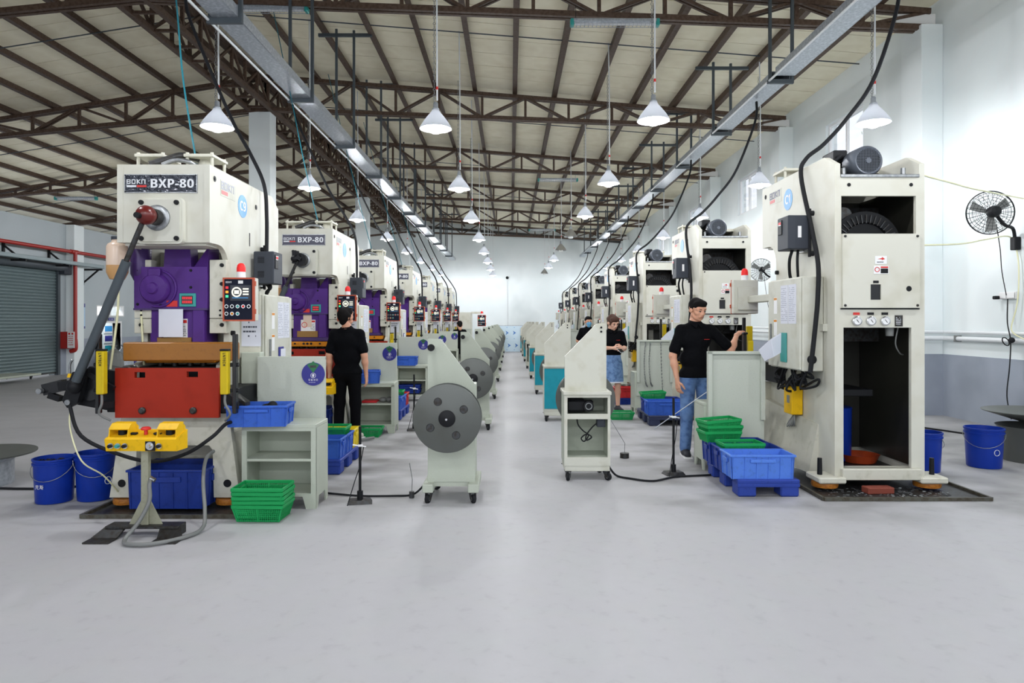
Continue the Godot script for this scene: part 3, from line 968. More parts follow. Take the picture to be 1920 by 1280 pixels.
# One press. Its front looks along +z. rear: detail the back (drive side) instead of the slide.
func make_press(called: String, rear: bool) -> Node3D:
	var t := thing(called, "", "press")
	var side := PackedVector2Array([Vector2(0, 2.755), Vector2(-1.40, 2.755), Vector2(-1.59, 2.66), Vector2(-1.59, 0.10), Vector2(-0.22, 0.10), Vector2(-0.22, 1.16), Vector2(-0.37, 1.22)])
	side += arc(-0.17, 1.94, 0.2, 180, 90, 6)
	side += PackedVector2Array([Vector2(-0.12, 2.14), Vector2(0, 2.14)])
	for s in [-1, 1]:
		part(t, "side_plate", MB.new().prism(side, s * 0.32, s * 0.365, 0), M.cream)
	var f := MB.new()
	f.bb(-0.322, 0.322, 2.14, 2.755, -0.05, -0.002)
	f.bb(-0.322, 0.322, 2.12, 2.16, -0.34, -0.04)
	f.bb(-0.322, 0.322, 2.715, 2.755, -0.98, -0.05)
	part(t, "head", f, M.cream)
	var inner := MB.new()
	inner.bb(-0.322, 0.322, 0.2, 2.12, -0.62, -0.58)
	part(t, "press_bed", MB.new().bb(-0.318, 0.318, 0.985, 1.145, -0.575, -0.24), M.black)
	part(t, "inner_wall", inner, M.cream_dirty)
	# base: front panel with an arch, flared legs
	var base := PackedVector2Array([Vector2(-0.53, 0.085), Vector2(-0.32, 0.085), Vector2(-0.31, 0.47), Vector2(-0.28, 0.51), Vector2(0.28, 0.51), Vector2(0.31, 0.47), Vector2(0.32, 0.085), Vector2(0.53, 0.085), Vector2(0.44, 0.77), Vector2(-0.43, 0.77)])
	part(t, "base_panel", MB.new().prism(base, -0.24, -0.18, 2), M.cream_dirty)
	for s in [-1, 1]:
		part(t, "base_flange", MB.new().hexa([Vector3(s * 0.53, 0.085, -0.24), Vector3(s * 0.365, 0.085, -0.24), Vector3(s * 0.365, 0.085, -1.3), Vector3(s * 0.45, 0.085, -1.3), Vector3(s * 0.43, 0.6, -0.24), Vector3(s * 0.36, 0.6, -0.24), Vector3(s * 0.36, 0.5, -1.3), Vector3(s * 0.37, 0.5, -1.3)]), M.cream_dirty)
		part(t, "leg_hole", MB.new().cyl(Vector3(s * 0.43, 0.2, -0.185), Vector3(s * 0.43, 0.2, -0.178), 0.032, -1, 18), M.black)
		for z in [-0.22, -1.58]:
			part(t, "rubber_pad", MB.new().lathe([Vector2(0, 0), Vector2(0.1, 0), Vector2(0.105, 0.02), Vector2(0.1, 0.045), Vector2(0, 0.045)], Vector3(s * 0.42, 0.03, z + (0.05 if z < -1 else -0.02)), Vector3.UP, 20), M.pad)
			if z < -1:
				var foot := MB.new().bb(s * 0.30, s * 0.52, 0.075, 0.125, -1.66, -1.4, 0.01)
				part(t, "foot_plate", foot, M.cream_dirty)
				part(t, "anchor_bolt", MB.new().cyl(Vector3(s * 0.46, 0.125, -1.53), Vector3(s * 0.46, 0.26, -1.53), 0.02, 0.018, 10), M.black)
	# balance cylinders on top: a slab on four posts each
	for s in [-1, 1]:
		for z in [-0.26]:
			var bx: float = s * 0.2
			part(t, "balancer_plate", MB.new().bb(bx - 0.12, bx + 0.12, 2.855, 2.88, z - 0.2, z + 0.1, 0.004), M.cream_dirty)
			var posts := MB.new()
			for px in [-0.1, 0.1]:
				for pz in [-0.17, 0.07]:
					posts.cyl(Vector3(bx + px, 2.75, z + pz), Vector3(bx + px, 2.895, z + pz), 0.014, -1, 8)
			posts.cyl(Vector3(bx, 2.75, z - 0.05), Vector3(bx, 2.86, z - 0.05), 0.06, -1, 14)
			part(t, "balancer_cylinder", posts, M.cream_dirty)
	part(t, "air_hose", MB.new().tube(smooth_path([Vector3(-0.17, 2.78, -0.12), Vector3(-0.05, 2.83, -0.16), Vector3(0.05, 2.87, -0.2), Vector3(0.16, 2.86, -0.3), Vector3(0.1, 2.78, -0.5)]), 0.03, 8), M.dark_steel)
	part(t, "air_hose", MB.new().tube(smooth_path([Vector3(-0.05, 2.77, -0.08), Vector3(0.04, 2.81, -0.1), Vector3(0.15, 2.80, -0.1), Vector3(0.2, 2.77, -0.16)]), 0.018, 8), M.steel)
	# aisle side: maker's sticker, number disc, bolt holes, drive box, cabinet, control panel
	var st := part(t, "maker_sticker", MB.new().bb(0.365, 0.367, 2.55, 2.68, -0.50, -0.20), M.cabinet)
	var lg := part(st, "logo", logo(0.27, 0.065, 0.002), M.faint_logo if not rear else M.grey_logo)
	lg.transform = Transform3D(FACE_X, Vector3(0.367, 2.605, -0.21))
	part(st, "logo_band", MB.new().bb(0.367, 0.3685, 2.565, 2.595, -0.34, -0.215), M.faint_red)
	part(t, "number_disc", MB.new().cyl(Vector3(0.365, 2.535, -0.66), Vector3(0.3675, 2.535, -0.66), 0.1, -1, 28), M.blue_disc)
	var bolts := MB.new()
	for p in [[2.66, -0.09], [2.58, -0.98]]:
		bolt(bolts, Vector3(0.363, p[0], p[1]), Vector3.RIGHT, 0.025, 0.006)
	for p in [[1.86, -0.42], [1.42, -0.42], [1.68, -0.42]]:
		bolt(bolts, Vector3(0.363, p[0], p[1]), Vector3.RIGHT, 0.022, 0.03)
	bolts.bb(0.36, 0.368, 2.2, 2.32, -0.83, -0.815)
	part(t, "side_bolt", bolts, M.black)
	var dy := 0.15 if rear else 0.0
	var dz := -0.14 if rear else 0.0
	var rail := MB.new().mv(0, dy * 0.8, dz * 0.7).bb(0.39, 0.41, 1.82, 2.24, -1.12, -1.09, 0.004)
	for y in [1.85, 2.2]:
		rail.cyl(Vector3(0.362, y, -1.105), Vector3(0.40, y, -1.105), 0.022, -1, 12)
	part(t, "rubber_mount", rail, M.rubber)
	var box := holder(t, "drive_box", Vector3(0, dy, dz))
	part(box, "housing", MB.new().bb(0.40, 0.585, 1.86, 2.155, -1.06, -0.82, 0.008), M.vfd)
	part(box, "keypad", MB.new().bb(0.585, 0.592, 2.0, 2.13, -0.93, -0.85, 0.003), M.black)
	part(box, "display_window", MB.new().bb(0.592, 0.593, 2.08, 2.12, -0.925, -0.86), M.black_gloss)
	part(box, "digit_display", MB.new().bb(0.593, 0.594, 2.09, 2.112, -0.915, -0.905).bb(0.593, 0.594, 2.09, 2.112, -0.898, -0.888).bb(0.593, 0.594, 2.09, 2.112, -0.88, -0.87), M.screen_red)
	part(box, "rating_label", MB.new().bb(0.47, 0.50, 1.96, 2.06, -1.0625, -1.059), M.white)
	var vents := MB.new()
	for k in 5:
		vents.bb(0.44, 0.50, 1.92 + k * 0.012, 1.926 + k * 0.012, -0.819, -0.8185)
		vents.bb(0.44, 0.50, 2.05 + k * 0.012, 2.056 + k * 0.012, -0.819, -0.8185)
	part(box, "vent", vents, M.black)
	part(box, "bracket", MB.new().bb(0.362, 0.42, 1.84, 1.86, -1.0, -0.84), M.steel)
	var cab := holder(t, "electric_cabinet")
	part(cab, "housing", MB.new().bb(0.368, 0.545, 0.96, 1.76, -1.40, -0.68, 0.008), M.cabinet)
	part(cab, "door", MB.new().bb(0.546, 0.565, 0.97, 1.75, -1.39, -0.69, 0.005), M.cabinet)
	for k in 2:
		var z: float = -1.32 + k * 0.17
		var sh := part(cab, "paper_sheet", MB.new().bb(0.565, 0.567, 1.36, 1.70, z, z + 0.16), M.paper)
		part(sh, "printed_text", print_lines(0.14, 0.3, 18, 3 + k), M.faint_ink).transform = Transform3D(FACE_X, Vector3(0.567, 1.53, z + 0.08))
	for k in 2:
		part(cab, "warning_label", MB.new().bb(0.565, 0.5665, 1.25 + k * 0.2, 1.40 + k * 0.2, -0.9, -0.83), M.white)
		part(cab, "label_band", MB.new().bb(0.5665, 0.567, 1.375 + k * 0.2, 1.395 + k * 0.2, -0.9, -0.83), M.orange)
	var clip := MB.new().bb(0.567, 0.575, 1.02, 1.28, -1.13, -1.0, 0.002)
	part(cab, "clipboard", clip, M.teal_file if rear else M.sign_blue)
	if rear:
		var page := MB.new()
		page.hexa([Vector3(0.577, 1.28, -1.03), Vector3(0.577, 1.10, -1.02), Vector3(0.577, 1.10, -1.018), Vector3(0.577, 1.28, -1.028), Vector3(0.67, 1.22, -1.02), Vector3(0.63, 1.06, -0.99), Vector3(0.63, 1.06, -0.988), Vector3(0.67, 1.22, -1.018)])
		page.hexa([Vector3(0.67, 1.22, -1.02), Vector3(0.63, 1.06, -0.99), Vector3(0.63, 1.06, -0.988), Vector3(0.67, 1.22, -1.018), Vector3(0.76, 1.12, -0.97), Vector3(0.69, 1.02, -0.93), Vector3(0.69, 1.02, -0.928), Vector3(0.76, 1.12, -0.968)])
		part(cab, "lifted_page", page, M.paper)
	else:
		part(cab, "clipped_page", MB.new().bb(0.575, 0.578, 1.03, 1.26, -1.17, -1.04), M.paper)
	part(cab, "door_handle", MB.new().bb(0.565, 0.58, 1.2, 1.36, -0.78, -0.76, 0.004), M.steel)
	part(cab, "wall_bracket", MB.new().bb(0.362, 0.40, 1.30, 1.36, -1.46, -1.40), M.cabinet)
	# cables under the drive box and the cabinet
	part(t, "drive_cable", MB.new().tube(smooth_path([Vector3(0.5, 1.87 + dy, -0.95 + dz), Vector3(0.52, 1.83 + dy * 0.6, -0.93 + dz), Vector3(0.47, 1.79, -0.96), Vector3(0.46, 1.75, -1.0)]), 0.014, 8), M.rubber)
	part(t, "drive_cable", MB.new().tube(smooth_path([Vector3(0.46, 1.87 + dy, -0.97 + dz), Vector3(0.48, 1.82 + dy * 0.6, -1.0 + dz), Vector3(0.43, 1.75, -1.04)]), 0.012, 8), M.rubber)
	if rear:
		press_rear(t)
	else:
		press_front(t)
	return t

func control_panel(t: Node3D, x: float, y: float, z: float) -> Node3D:
	var c := holder(t, "control_panel", Vector3(x, y, z))
	part(c, "housing", MB.new().bb(-0.13, 0.13, -0.178, 0.178, -0.09, -0.012, 0.006), M.cabinet)
	part(c, "panel_frame", MB.new().plate(-0.132, 0.132, -0.18, 0.18, -0.012, 0.004, [[-0.119, 0.112, -0.167, 0.167]]), M.panel_frame)
	part(c, "panel_face", MB.new().bb(-0.119, 0.112, -0.167, 0.167, -0.012, 0.0), M.panel_face)
	part(c, "screen_bezel", MB.new().bb(-0.07, 0.10, -0.012, 0.118, 0.0, 0.006, 0.002), M.vfd)
	part(c, "screen", MB.new().bb(-0.058, 0.088, 0.004, 0.108, 0.006, 0.0075), M.screen_dark)
	part(c, "dial_ring", MB.new().lathe([Vector2(0.03, 0), Vector2(0.042, 0), Vector2(0.042, 0.001), Vector2(0.03, 0.001)], Vector3(-0.015, 0.06, 0.0075), Vector3.BACK, 24), M.screen)
	part(c, "dial_mark", MB.new().bb(-0.035, 0.005, 0.045, 0.075, 0.0075, 0.0082), M.screen)
	for k in 3:
		part(c, "value_field", MB.new().bb(0.036, 0.084, 0.036 + k * 0.022, 0.048 + k * 0.022, 0.0075, 0.0082), M.screen)
	part(c, "soft_key_bar", MB.new().bb(-0.05, 0.08, 0.009, 0.016, 0.0075, 0.0082), M.blue_disc)
	part(c, "logo", logo(0.05, 0.014, 0.001), M.white).position = Vector3(-0.108, 0.135, 0.0)
	part(c, "rating_label", MB.new().bb(-0.005, 0.035, 0.13, 0.155, 0.0, 0.0012), M.white)
	for k in 3:
		part(c, "indicator_lamp", MB.new().bb(-0.108, -0.086, 0.015 + k * 0.036, 0.035 + k * 0.036, 0.0, 0.003), [M.lamp_green, M.lamp_amber, M.screen_red][k])
	for k in 8:
		var bx := -0.1 + (k % 5) * 0.046 if k < 5 else -0.1 + (k - 5) * 0.046
		var by := -0.058 if k < 5 else -0.118
		part(c, "button_ring", MB.new().lathe([Vector2(0.011, 0.0), Vector2(0.017, 0.0), Vector2(0.016, 0.006), Vector2(0.011, 0.006)], Vector3(bx, by, 0), Vector3.BACK, 14), M.chrome)
		part(c, "button", MB.new().cyl(Vector3(bx, by, 0), Vector3(bx, by, 0.009), 0.011, 0.01, 12), [M.black, M.black, M.teal_file, M.red_ink, M.black, M.black, M.orange, M.teal_file][k])
	for y2 in [-0.1, 0.13]:
		part(c, "hinge", MB.new().bb(0.128, 0.142, y2 - 0.02, y2 + 0.02, -0.01, 0.006, 0.002), M.panel_frame)
	part(c, "beacon_base", MB.new().cyl(Vector3(0, 0.178, -0.05), Vector3(0, 0.23, -0.05), 0.036, 0.034, 18), M.white)
	part(c, "beacon", MB.new().lathe([Vector2(0.036, 0.23), Vector2(0.036, 0.262), Vector2(0.031, 0.285), Vector2(0.018, 0.3), Vector2(0, 0.304)], Vector3(0, 0, -0.05), Vector3.UP, 18), M.beacon)
	return c

func press_front(t: Node3D) -> void:
	# name plate
	var np := part(t, "name_plate", MB.new().bb(-0.30, 0.265, 2.535, 2.672, -0.002, 0.006, 0.002), M.plate)
	part(np, "plate_rim", MB.new().plate(-0.305, 0.27, 2.53, 2.677, -0.002, 0.007, [[-0.298, 0.263, 2.537, 2.67]]), M.steel)
	write_on(np, "BXP-80", 0.068, Vector3(0.07, 2.603, 0.007), Basis.IDENTITY, M.silver_ink, 1.12)
	part(np, "logo", logo(0.155, 0.036, 0.002), M.silver_ink).position = Vector3(-0.285, 2.60, 0.006)
	part(np, "logo_band", MB.new().bb(-0.285, -0.21, 2.575, 2.590, 0.006, 0.008), M.silver_ink)
	part(np, "logo_band", MB.new().bb(-0.205, -0.13, 2.575, 2.590, 0.006, 0.008), M.red_ink)
	var sc := MB.new()
	for x in [-0.295, -0.02, 0.26]:
		for y in [2.54, 2.667]:
			sc.cyl(Vector3(x, y, 0.004), Vector3(x, y, 0.011), 0.006, -1, 8)
	part(np, "screw", sc, M.black)
	# bearing cover and crank end
	var bcv := part(t, "bearing_cover", MB.new().prism(rrect(-0.18, 0.175, 2.125, 2.485, 0.035), -0.002, 0.05, 2), M.cream)
	part(bcv, "cover_step", MB.new().prism(rrect(-0.165, 0.16, 2.14, 2.47, 0.03), 0.05, 0.062, 2), M.cream)
	var bl := MB.new()
	for x in [-0.14, 0.135]:
		for y in [2.165, 2.445]:
			bolt(bl, Vector3(x, y, 0.062), Vector3.BACK, 0.02)
	part(bcv, "cover_bolt", bl, M.black)
	part(bcv, "seal_ring", MB.new().lathe([Vector2(0.06, 0.0), Vector2(0.1, 0.0), Vector2(0.1, 0.016), Vector2(0.085, 0.022), Vector2(0.06, 0.022)], Vector3(-0.015, 2.325, 0.06), Vector3.BACK, 28), M.steel)
	part(bcv, "crank_shaft", MB.new().cyl(Vector3(-0.015, 2.325, 0.06), Vector3(-0.015, 2.325, 0.17), 0.062, -1, 24), M.dark_steel)
	# slide: upper block, connecting rod, wing, lower block
	var sl := holder(t, "slide")
	part(sl, "slide_block", MB.new().prism(PackedVector2Array([Vector2(-0.38, 1.62), Vector2(0.225, 1.62), Vector2(0.225, 1.97), Vector2(-0.38, 1.97)]), -0.5, -0.27, 2), M.purple)
	part(sl, "slide_wing", MB.new().hexa([Vector3(0.08, 1.97, -0.34), Vector3(0.225, 1.97, -0.28), Vector3(0.225, 1.97, -0.5), Vector3(0.08, 1.97, -0.5), Vector3(0.17, 2.11, -0.36), Vector3(0.225, 2.14, -0.30), Vector3(0.225, 2.14, -0.5), Vector3(0.17, 2.11, -0.5)]), M.purple)
	part(sl, "connecting_rod", MB.new().prism(PackedVector2Array([Vector2(-0.16, 1.97), Vector2(0.07, 1.97), Vector2(0.06, 2.13), Vector2(-0.15, 2.13)]), -0.46, -0.32, 2), M.purple)
	part(sl, "slide_lower", MB.new().prism(PackedVector2Array([Vector2(-0.26, 1.30), Vector2(0.205, 1.30), Vector2(0.205, 1.62), Vector2(-0.26, 1.62)]), -0.52, -0.30, 2), M.purple)
	part(sl, "slide_rib", MB.new().bb(0.10, 0.2, 1.28, 1.62, -0.31, -0.27, 0.008), M.purple)
	part(sl, "slide_flange", MB.new().bb(-0.29, 0.24, 1.245, 1.30, -0.54, -0.26, 0.006), M.dark_purple)
	part(sl, "slide_lip", MB.new().bb(-0.382, 0.227, 1.612, 1.628, -0.5, -0.262), M.dark_purple)
	var mo := part(sl, "adjust_motor", MB.new().lathe([Vector2(0.125, -0.02), Vector2(0.125, 0.02), Vector2(0.108, 0.045), Vector2(0.05, 0.055), Vector2(0.04, 0.075), Vector2(0, 0.082)], Vector3(-0.2, 1.79, -0.27), Vector3.BACK, 28), M.purple)
	part(mo, "motor_neck", MB.new().bb(-0.25, -0.15, 1.86, 1.96, -0.272, -0.23, 0.01), M.purple)
	part(mo, "motor_strap", MB.new().ring(Vector3(-0.18, 1.79, -0.262), Vector3.BACK, 0.15, 0.01, 16, 6, PI * 0.9, PI * 1.9), M.purple)
	var dg := part(sl, "height_display", MB.new().bb(0.0, 0.135, 1.64, 1.75, -0.27, -0.255, 0.003), M.teal_file)
	part(dg, "display_window", MB.new().bb(0.02, 0.114, 1.66, 1.73, -0.255, -0.2535), M.black_gloss)
	var dgs := MB.new()
	for q in 5:
		for w in 2:
			dgs.bb(0.028 + q * 0.0165, 0.039 + q * 0.0165, 1.668 + w * 0.032, 1.69 + w * 0.032, -0.2535, -0.2525)
	part(dg, "digit_display", dgs, M.screen_red)
	part(sl, "red_label", MB.new().bb(-0.11, -0.02, 1.64, 1.69, -0.27, -0.267), M.red_ink)
	var wl := part(sl, "warning_sticker", MB.new().bb(-0.15, 0.05, 1.385, 1.54, -0.30, -0.297), M.white)
	part(wl, "warning_mark", MB.new().ring(Vector3(-0.1, 1.47, -0.297), Vector3.BACK, 0.035, 0.006, 18, 5), M.red_ink)
	part(wl, "warning_band", MB.new().bb(0.0, 0.045, 1.505, 1.53, -0.297, -0.2955), M.red_ink)
	part(wl, "printed_text", print_lines(0.06, 0.09, 6, 9), M.ink).position = Vector3(0.015, 1.44, -0.297)
	part(sl, "clear_pouch", MB.new().bb(-0.115, 0.0, 1.44, 1.61, -0.297, -0.294), M.oil_clear)
	part(sl, "die_label_board", MB.new().bb(-0.2, 0.085, 1.30, 1.385, -0.30, -0.288, 0.003), M.wood)
	var sb := MB.new()
	for p in [[0.09, 1.94], [0.09, 1.80], [0.09, 1.65], [-0.35, 1.94], [-0.35, 1.66], [-0.16, 1.65]]:
		bolt(sb, Vector3(p[0], p[1], -0.27), Vector3.BACK, 0.012, 0.006)
	part(sl, "slide_bolt", sb, M.black)
	# gibs beside the slide
	for s in [-1, 1]:
		var x0: float = 0.235 if s > 0 else -0.39
		var gb := part(t, "gib_block", MB.new().bb(x0, x0 + 0.14, 1.545, 2.03, -0.38, -0.29, 0.004), M.cream_dirty)
		part(gb, "gib_foot", MB.new().bb(x0, x0 + 0.14, 1.42, 1.54, -0.38, -0.29, 0.004), M.cream_dirty)
		var big := MB.new()
		bolt(big, Vector3.ZERO, Vector3.BACK, 0.017)
		var bigm := big.done()
		var sml := MB.new()
		bolt(sml, Vector3.ZERO, Vector3.BACK, 0.009, 0.008)
		var smlm := sml.done()
		for y in [1.985, 1.83, 1.70, 1.49]:
			part(gb, "gib_bolt", bigm, M.black).position = Vector3(x0 + 0.105 if s > 0 else x0 + 0.06, y, -0.29)
		for y in [1.61, 1.57]:
			part(gb, "gib_bolt", smlm, M.black).position = Vector3(x0 + 0.09 if s > 0 else x0 + 0.06, y, -0.29)
	# die space and bolster
	part(t, "upper_die_plate", MB.new().bb(-0.29, 0.28, 1.175, 1.24, -0.56, -0.2, 0.005), M.orange)
	var ub := MB.new()
	for x in [-0.2, -0.08, -0.03, 0.02, 0.14]:
		bolt(ub, Vector3(x, 1.215, -0.2), Vector3.BACK, 0.016 if absf(x) < 0.1 else 0.013, 0.012)
	part(t, "die_bolt", ub, M.black)
	var dies := MB.new()
	for x in [-0.2, -0.08, 0.05, 0.16]:
		dies.cyl(Vector3(x, 0.99, -0.35), Vector3(x, 1.18, -0.35), 0.025, -1, 10)
	dies.bb(-0.27, 0.26, 0.98, 1.05, -0.55, -0.2, 0.01)
	part(t, "lower_die", dies, M.dark_steel)
	part(t, "bolster", MB.new().bb(-0.5, 0.53, 0.79, 0.98, -0.6, -0.09, 0.006), M.black)
	var rp := part(t, "red_guard_plate", MB.new().plate(-0.41, 0.415, 0.752, 1.147, -0.085, -0.05, [[-0.255, -0.17, 1.07, 1.115], [0.16, 0.25, 1.075, 1.12]]), M.red_plate)
	for x in [-0.19, 0.215]:
		var rb := MB.new()
		rb.lathe([Vector2(0, 0.03), Vector2(0.018, 0.03), Vector2(0.027, 0.02), Vector2(0.027, 0)], Vector3(x, 0.81, -0.052), Vector3.BACK, 18)
		part(rp, "plate_bolt", rb, M.dark_steel)
	# light curtains on their posts
	for s in [-1, 1]:
		var x: float = -0.432 if s < 0 else 0.525
		var lc := part(t, "light_curtain", MB.new().bb(x - 0.03, x + 0.03, 0.955, 1.29, 0.06, 0.12, 0.006), M.curtain_yellow)
		part(lc, "curtain_cap", MB.new().bb(x - 0.032, x + 0.032, 1.29, 1.305, 0.058, 0.122, 0.004), M.black)
		var wr := write_on(lc, "LNTECH", 0.02, Vector3(x + 0.004, 1.225, 0.121), Basis(Vector3(0, 0, 1), -PI / 2), M.black)
		wr.name = "lettering"
		var px: float = x - 0.05 if s < 0 else x + 0.06
		part(t, "curtain_post", MB.new().bb(px - 0.015, px + 0.015, 0.80, 1.42, 0.02, 0.07, 0.004), M.black_gloss)
		var cl := MB.new()
		for y in [1.18, 0.98]:
			cl.bar(Vector3(px, y, 0.045), Vector3(x, y, 0.07), 0.03, 0.03)
			cl.cyl(Vector3(px - 0.03, y, 0.05), Vector3(px + 0.03, y, 0.05), 0.016, -1, 8)
		cl.bar(Vector3(px, 0.86, 0.04), Vector3(px - s * 0.1, 0.86, -0.2), 0.05, 0.05)
		part(t, "post_clamp", cl, M.black)
		part(t, "curtain_cable", MB.new().tube(smooth_path([Vector3(x, 0.955, 0.09), Vector3(x, 0.88, 0.09), Vector3(x + s * 0.03, 0.80, 0.07), Vector3(x - s * 0.03, 0.74, 0.02)]), 0.01, 6), M.hose_grey)
	# grey junction box and paper notice on the frame's side, facing the front
	part(t, "side_bracket", MB.new().bb(0.366, 0.54, 1.2, 1.78, -0.62, -0.6), M.cream_dirty)
	var nt := part(t, "paper_notice", MB.new().bb(0.38, 0.55, 1.30, 1.58, -0.6, -0.597), M.paper)
	part(nt, "printed_text", print_lines(0.14, 0.2, 5, 4, 0.6), M.ink).position = Vector3(0.465, 1.47, -0.597)
	part(t, "junction_box", MB.new().bb(0.39, 0.56, 0.86, 1.25, -0.66, -0.56, 0.006), M.grey_green)
	control_panel(t, 0.495, 1.70, -0.25)
	# roll feeder on the far side of the die, driven by a rod from the crank
	var fd := holder(t, "roll_feeder")
	part(fd, "feeder_body", MB.new().prism(PackedVector2Array([Vector2(-0.74, 0.86), Vector2(-0.42, 0.80), Vector2(-0.40, 1.12), Vector2(-0.62, 1.16), Vector2(-0.72, 1.05)]), -0.3, -0.06, 2), M.black)
	part(fd, "feeder_drum", MB.new().cyl(Vector3(-0.60, 0.99, -0.06), Vector3(-0.60, 0.99, -0.03), 0.1, -1, 24), M.black_gloss)
	part(fd, "feeder_lever", MB.new().prism(PackedVector2Array([Vector2(-0.70, 1.12), Vector2(-0.58, 1.15), Vector2(-0.66, 0.88), Vector2(-0.74, 0.84), Vector2(-0.78, 0.90)]), -0.03, 0.03, 2), M.black)
	part(fd, "lever_bolt", MB.new().cyl(Vector3(-0.73, 0.885, 0.03), Vector3(-0.73, 0.885, 0.045), 0.022, -1, 14), M.steel)
	part(fd, "feeder_arm", MB.new().bar(Vector3(-0.68, 1.03, -0.1), Vector3(-0.87, 1.0, -0.1), 0.09, 0.07), M.black)
	part(fd, "feeder_clamp", MB.new().bar(Vector3(-0.84, 1.01, -0.1), Vector3(-1.0, 0.97, -0.1), 0.07, 0.09), M.black_gloss)
	part(fd, "clamp_bolt", MB.new().cyl(Vector3(-1.0, 0.965, -0.06), Vector3(-1.0, 0.965, -0.02), 0.022, -1, 12), M.steel)
	part(fd, "clamp_jaw", MB.new().bar(Vector3(-0.95, 0.93, -0.08), Vector3(-0.86, 0.90, -0.08), 0.05, 0.045), M.black)
	part(fd, "oil_cup", MB.new().cyl(Vector3(-0.80, 1.07, -0.1), Vector3(-0.80, 1.10, -0.1), 0.022, 0.014, 12), M.yellow)
	part(fd, "copper_pipe", MB.new().tube(smooth_path([Vector3(-0.80, 1.10, -0.1), Vector3(-0.80, 1.17, -0.1), Vector3(-0.78, 1.21, -0.1)]), 0.008, 6), M.steel)
	part(fd, "feeder_roller", MB.new().cyl(Vector3(-0.36, 1.12, -0.5), Vector3(-0.36, 1.12, -0.12), 0.045, -1, 16), M.steel)
	part(fd, "feed_linkage", MB.new().bar(Vector3(-0.6, 1.10, -0.02), Vector3(-0.40, 0.99, -0.02), 0.03, 0.03).bb(-0.42, -0.34, 0.80, 1.15, -0.25, -0.06, 0.01), M.black)
	part(fd, "feed_rod", MB.new().tube([Vector3(-0.04, 2.31, 0.2), Vector3(-0.22, 1.94, 0.16)], 0.02, 10), M.dark_steel)
	part(fd, "feed_rod", MB.new().tube([Vector3(-0.20, 1.98, 0.16), Vector3(-0.66, 1.04, 0.05)], 0.034, 14), M.grey_iron)
	part(fd, "rod_end", MB.new().ball(Vector3(-0.67, 1.01, 0.05), 0.055), M.black)
	# oil bottles hung on the frame
	for k in 2:
		var bx := -0.455 if k == 0 else -0.36
		var bz := -0.16 if k == 0 else -0.34
		var ob := holder(t, "oil_bottle", Vector3(bx, 1.86, bz))
		part(ob, "bottle", MB.new().lathe([Vector2(0, 0.11), Vector2(0.08, 0.11), Vector2(0.08, 0.26), Vector2(0.07, 0.285), Vector2(0.045, 0.30), Vector2(0.04, 0.32), Vector2(0, 0.32)], Vector3.ZERO, Vector3.UP, 24), M.oil_clear if k == 0 else M.dark_purple)
		part(ob, "oil_fill", MB.new().lathe([Vector2(0, 0), Vector2(0.055, 0.0), Vector2(0.08, 0.055), Vector2(0.0805, 0.112), Vector2(0, 0.112)], Vector3.ZERO, Vector3.UP, 24), M.oil if k == 0 else M.dark_purple)
		part(ob, "bottle_cap", MB.new().cyl(Vector3(0, 0.32, 0), Vector3(0, 0.345, 0), 0.045, -1, 16), M.vfd)
		part(ob, "valve", MB.new().cyl(Vector3(0.01, -0.06, 0), Vector3(0.01, 0.0, 0), 0.012, -1, 8), M.black)
		part(ob, "oil_tube", MB.new().tube(smooth_path([Vector3(0.01, -0.06, 0), Vector3(0.0, -0.3, 0.0), Vector3(-0.03, -0.75, 0.05)] if k == 0 else [Vector3(0.01, -0.06, 0), Vector3(0.03, -0.3, 0.05), Vector3(0.08, -0.7, 0.1)]), 0.009, 6), M.hose_yellow)
		part(ob, "wire_hanger", MB.new().tube([Vector3(0.0, 0.33, 0.0), Vector3(0.05, 0.5, 0.0), Vector3(0.09, 0.62, 0.0)], 0.003, 4), M.steel)

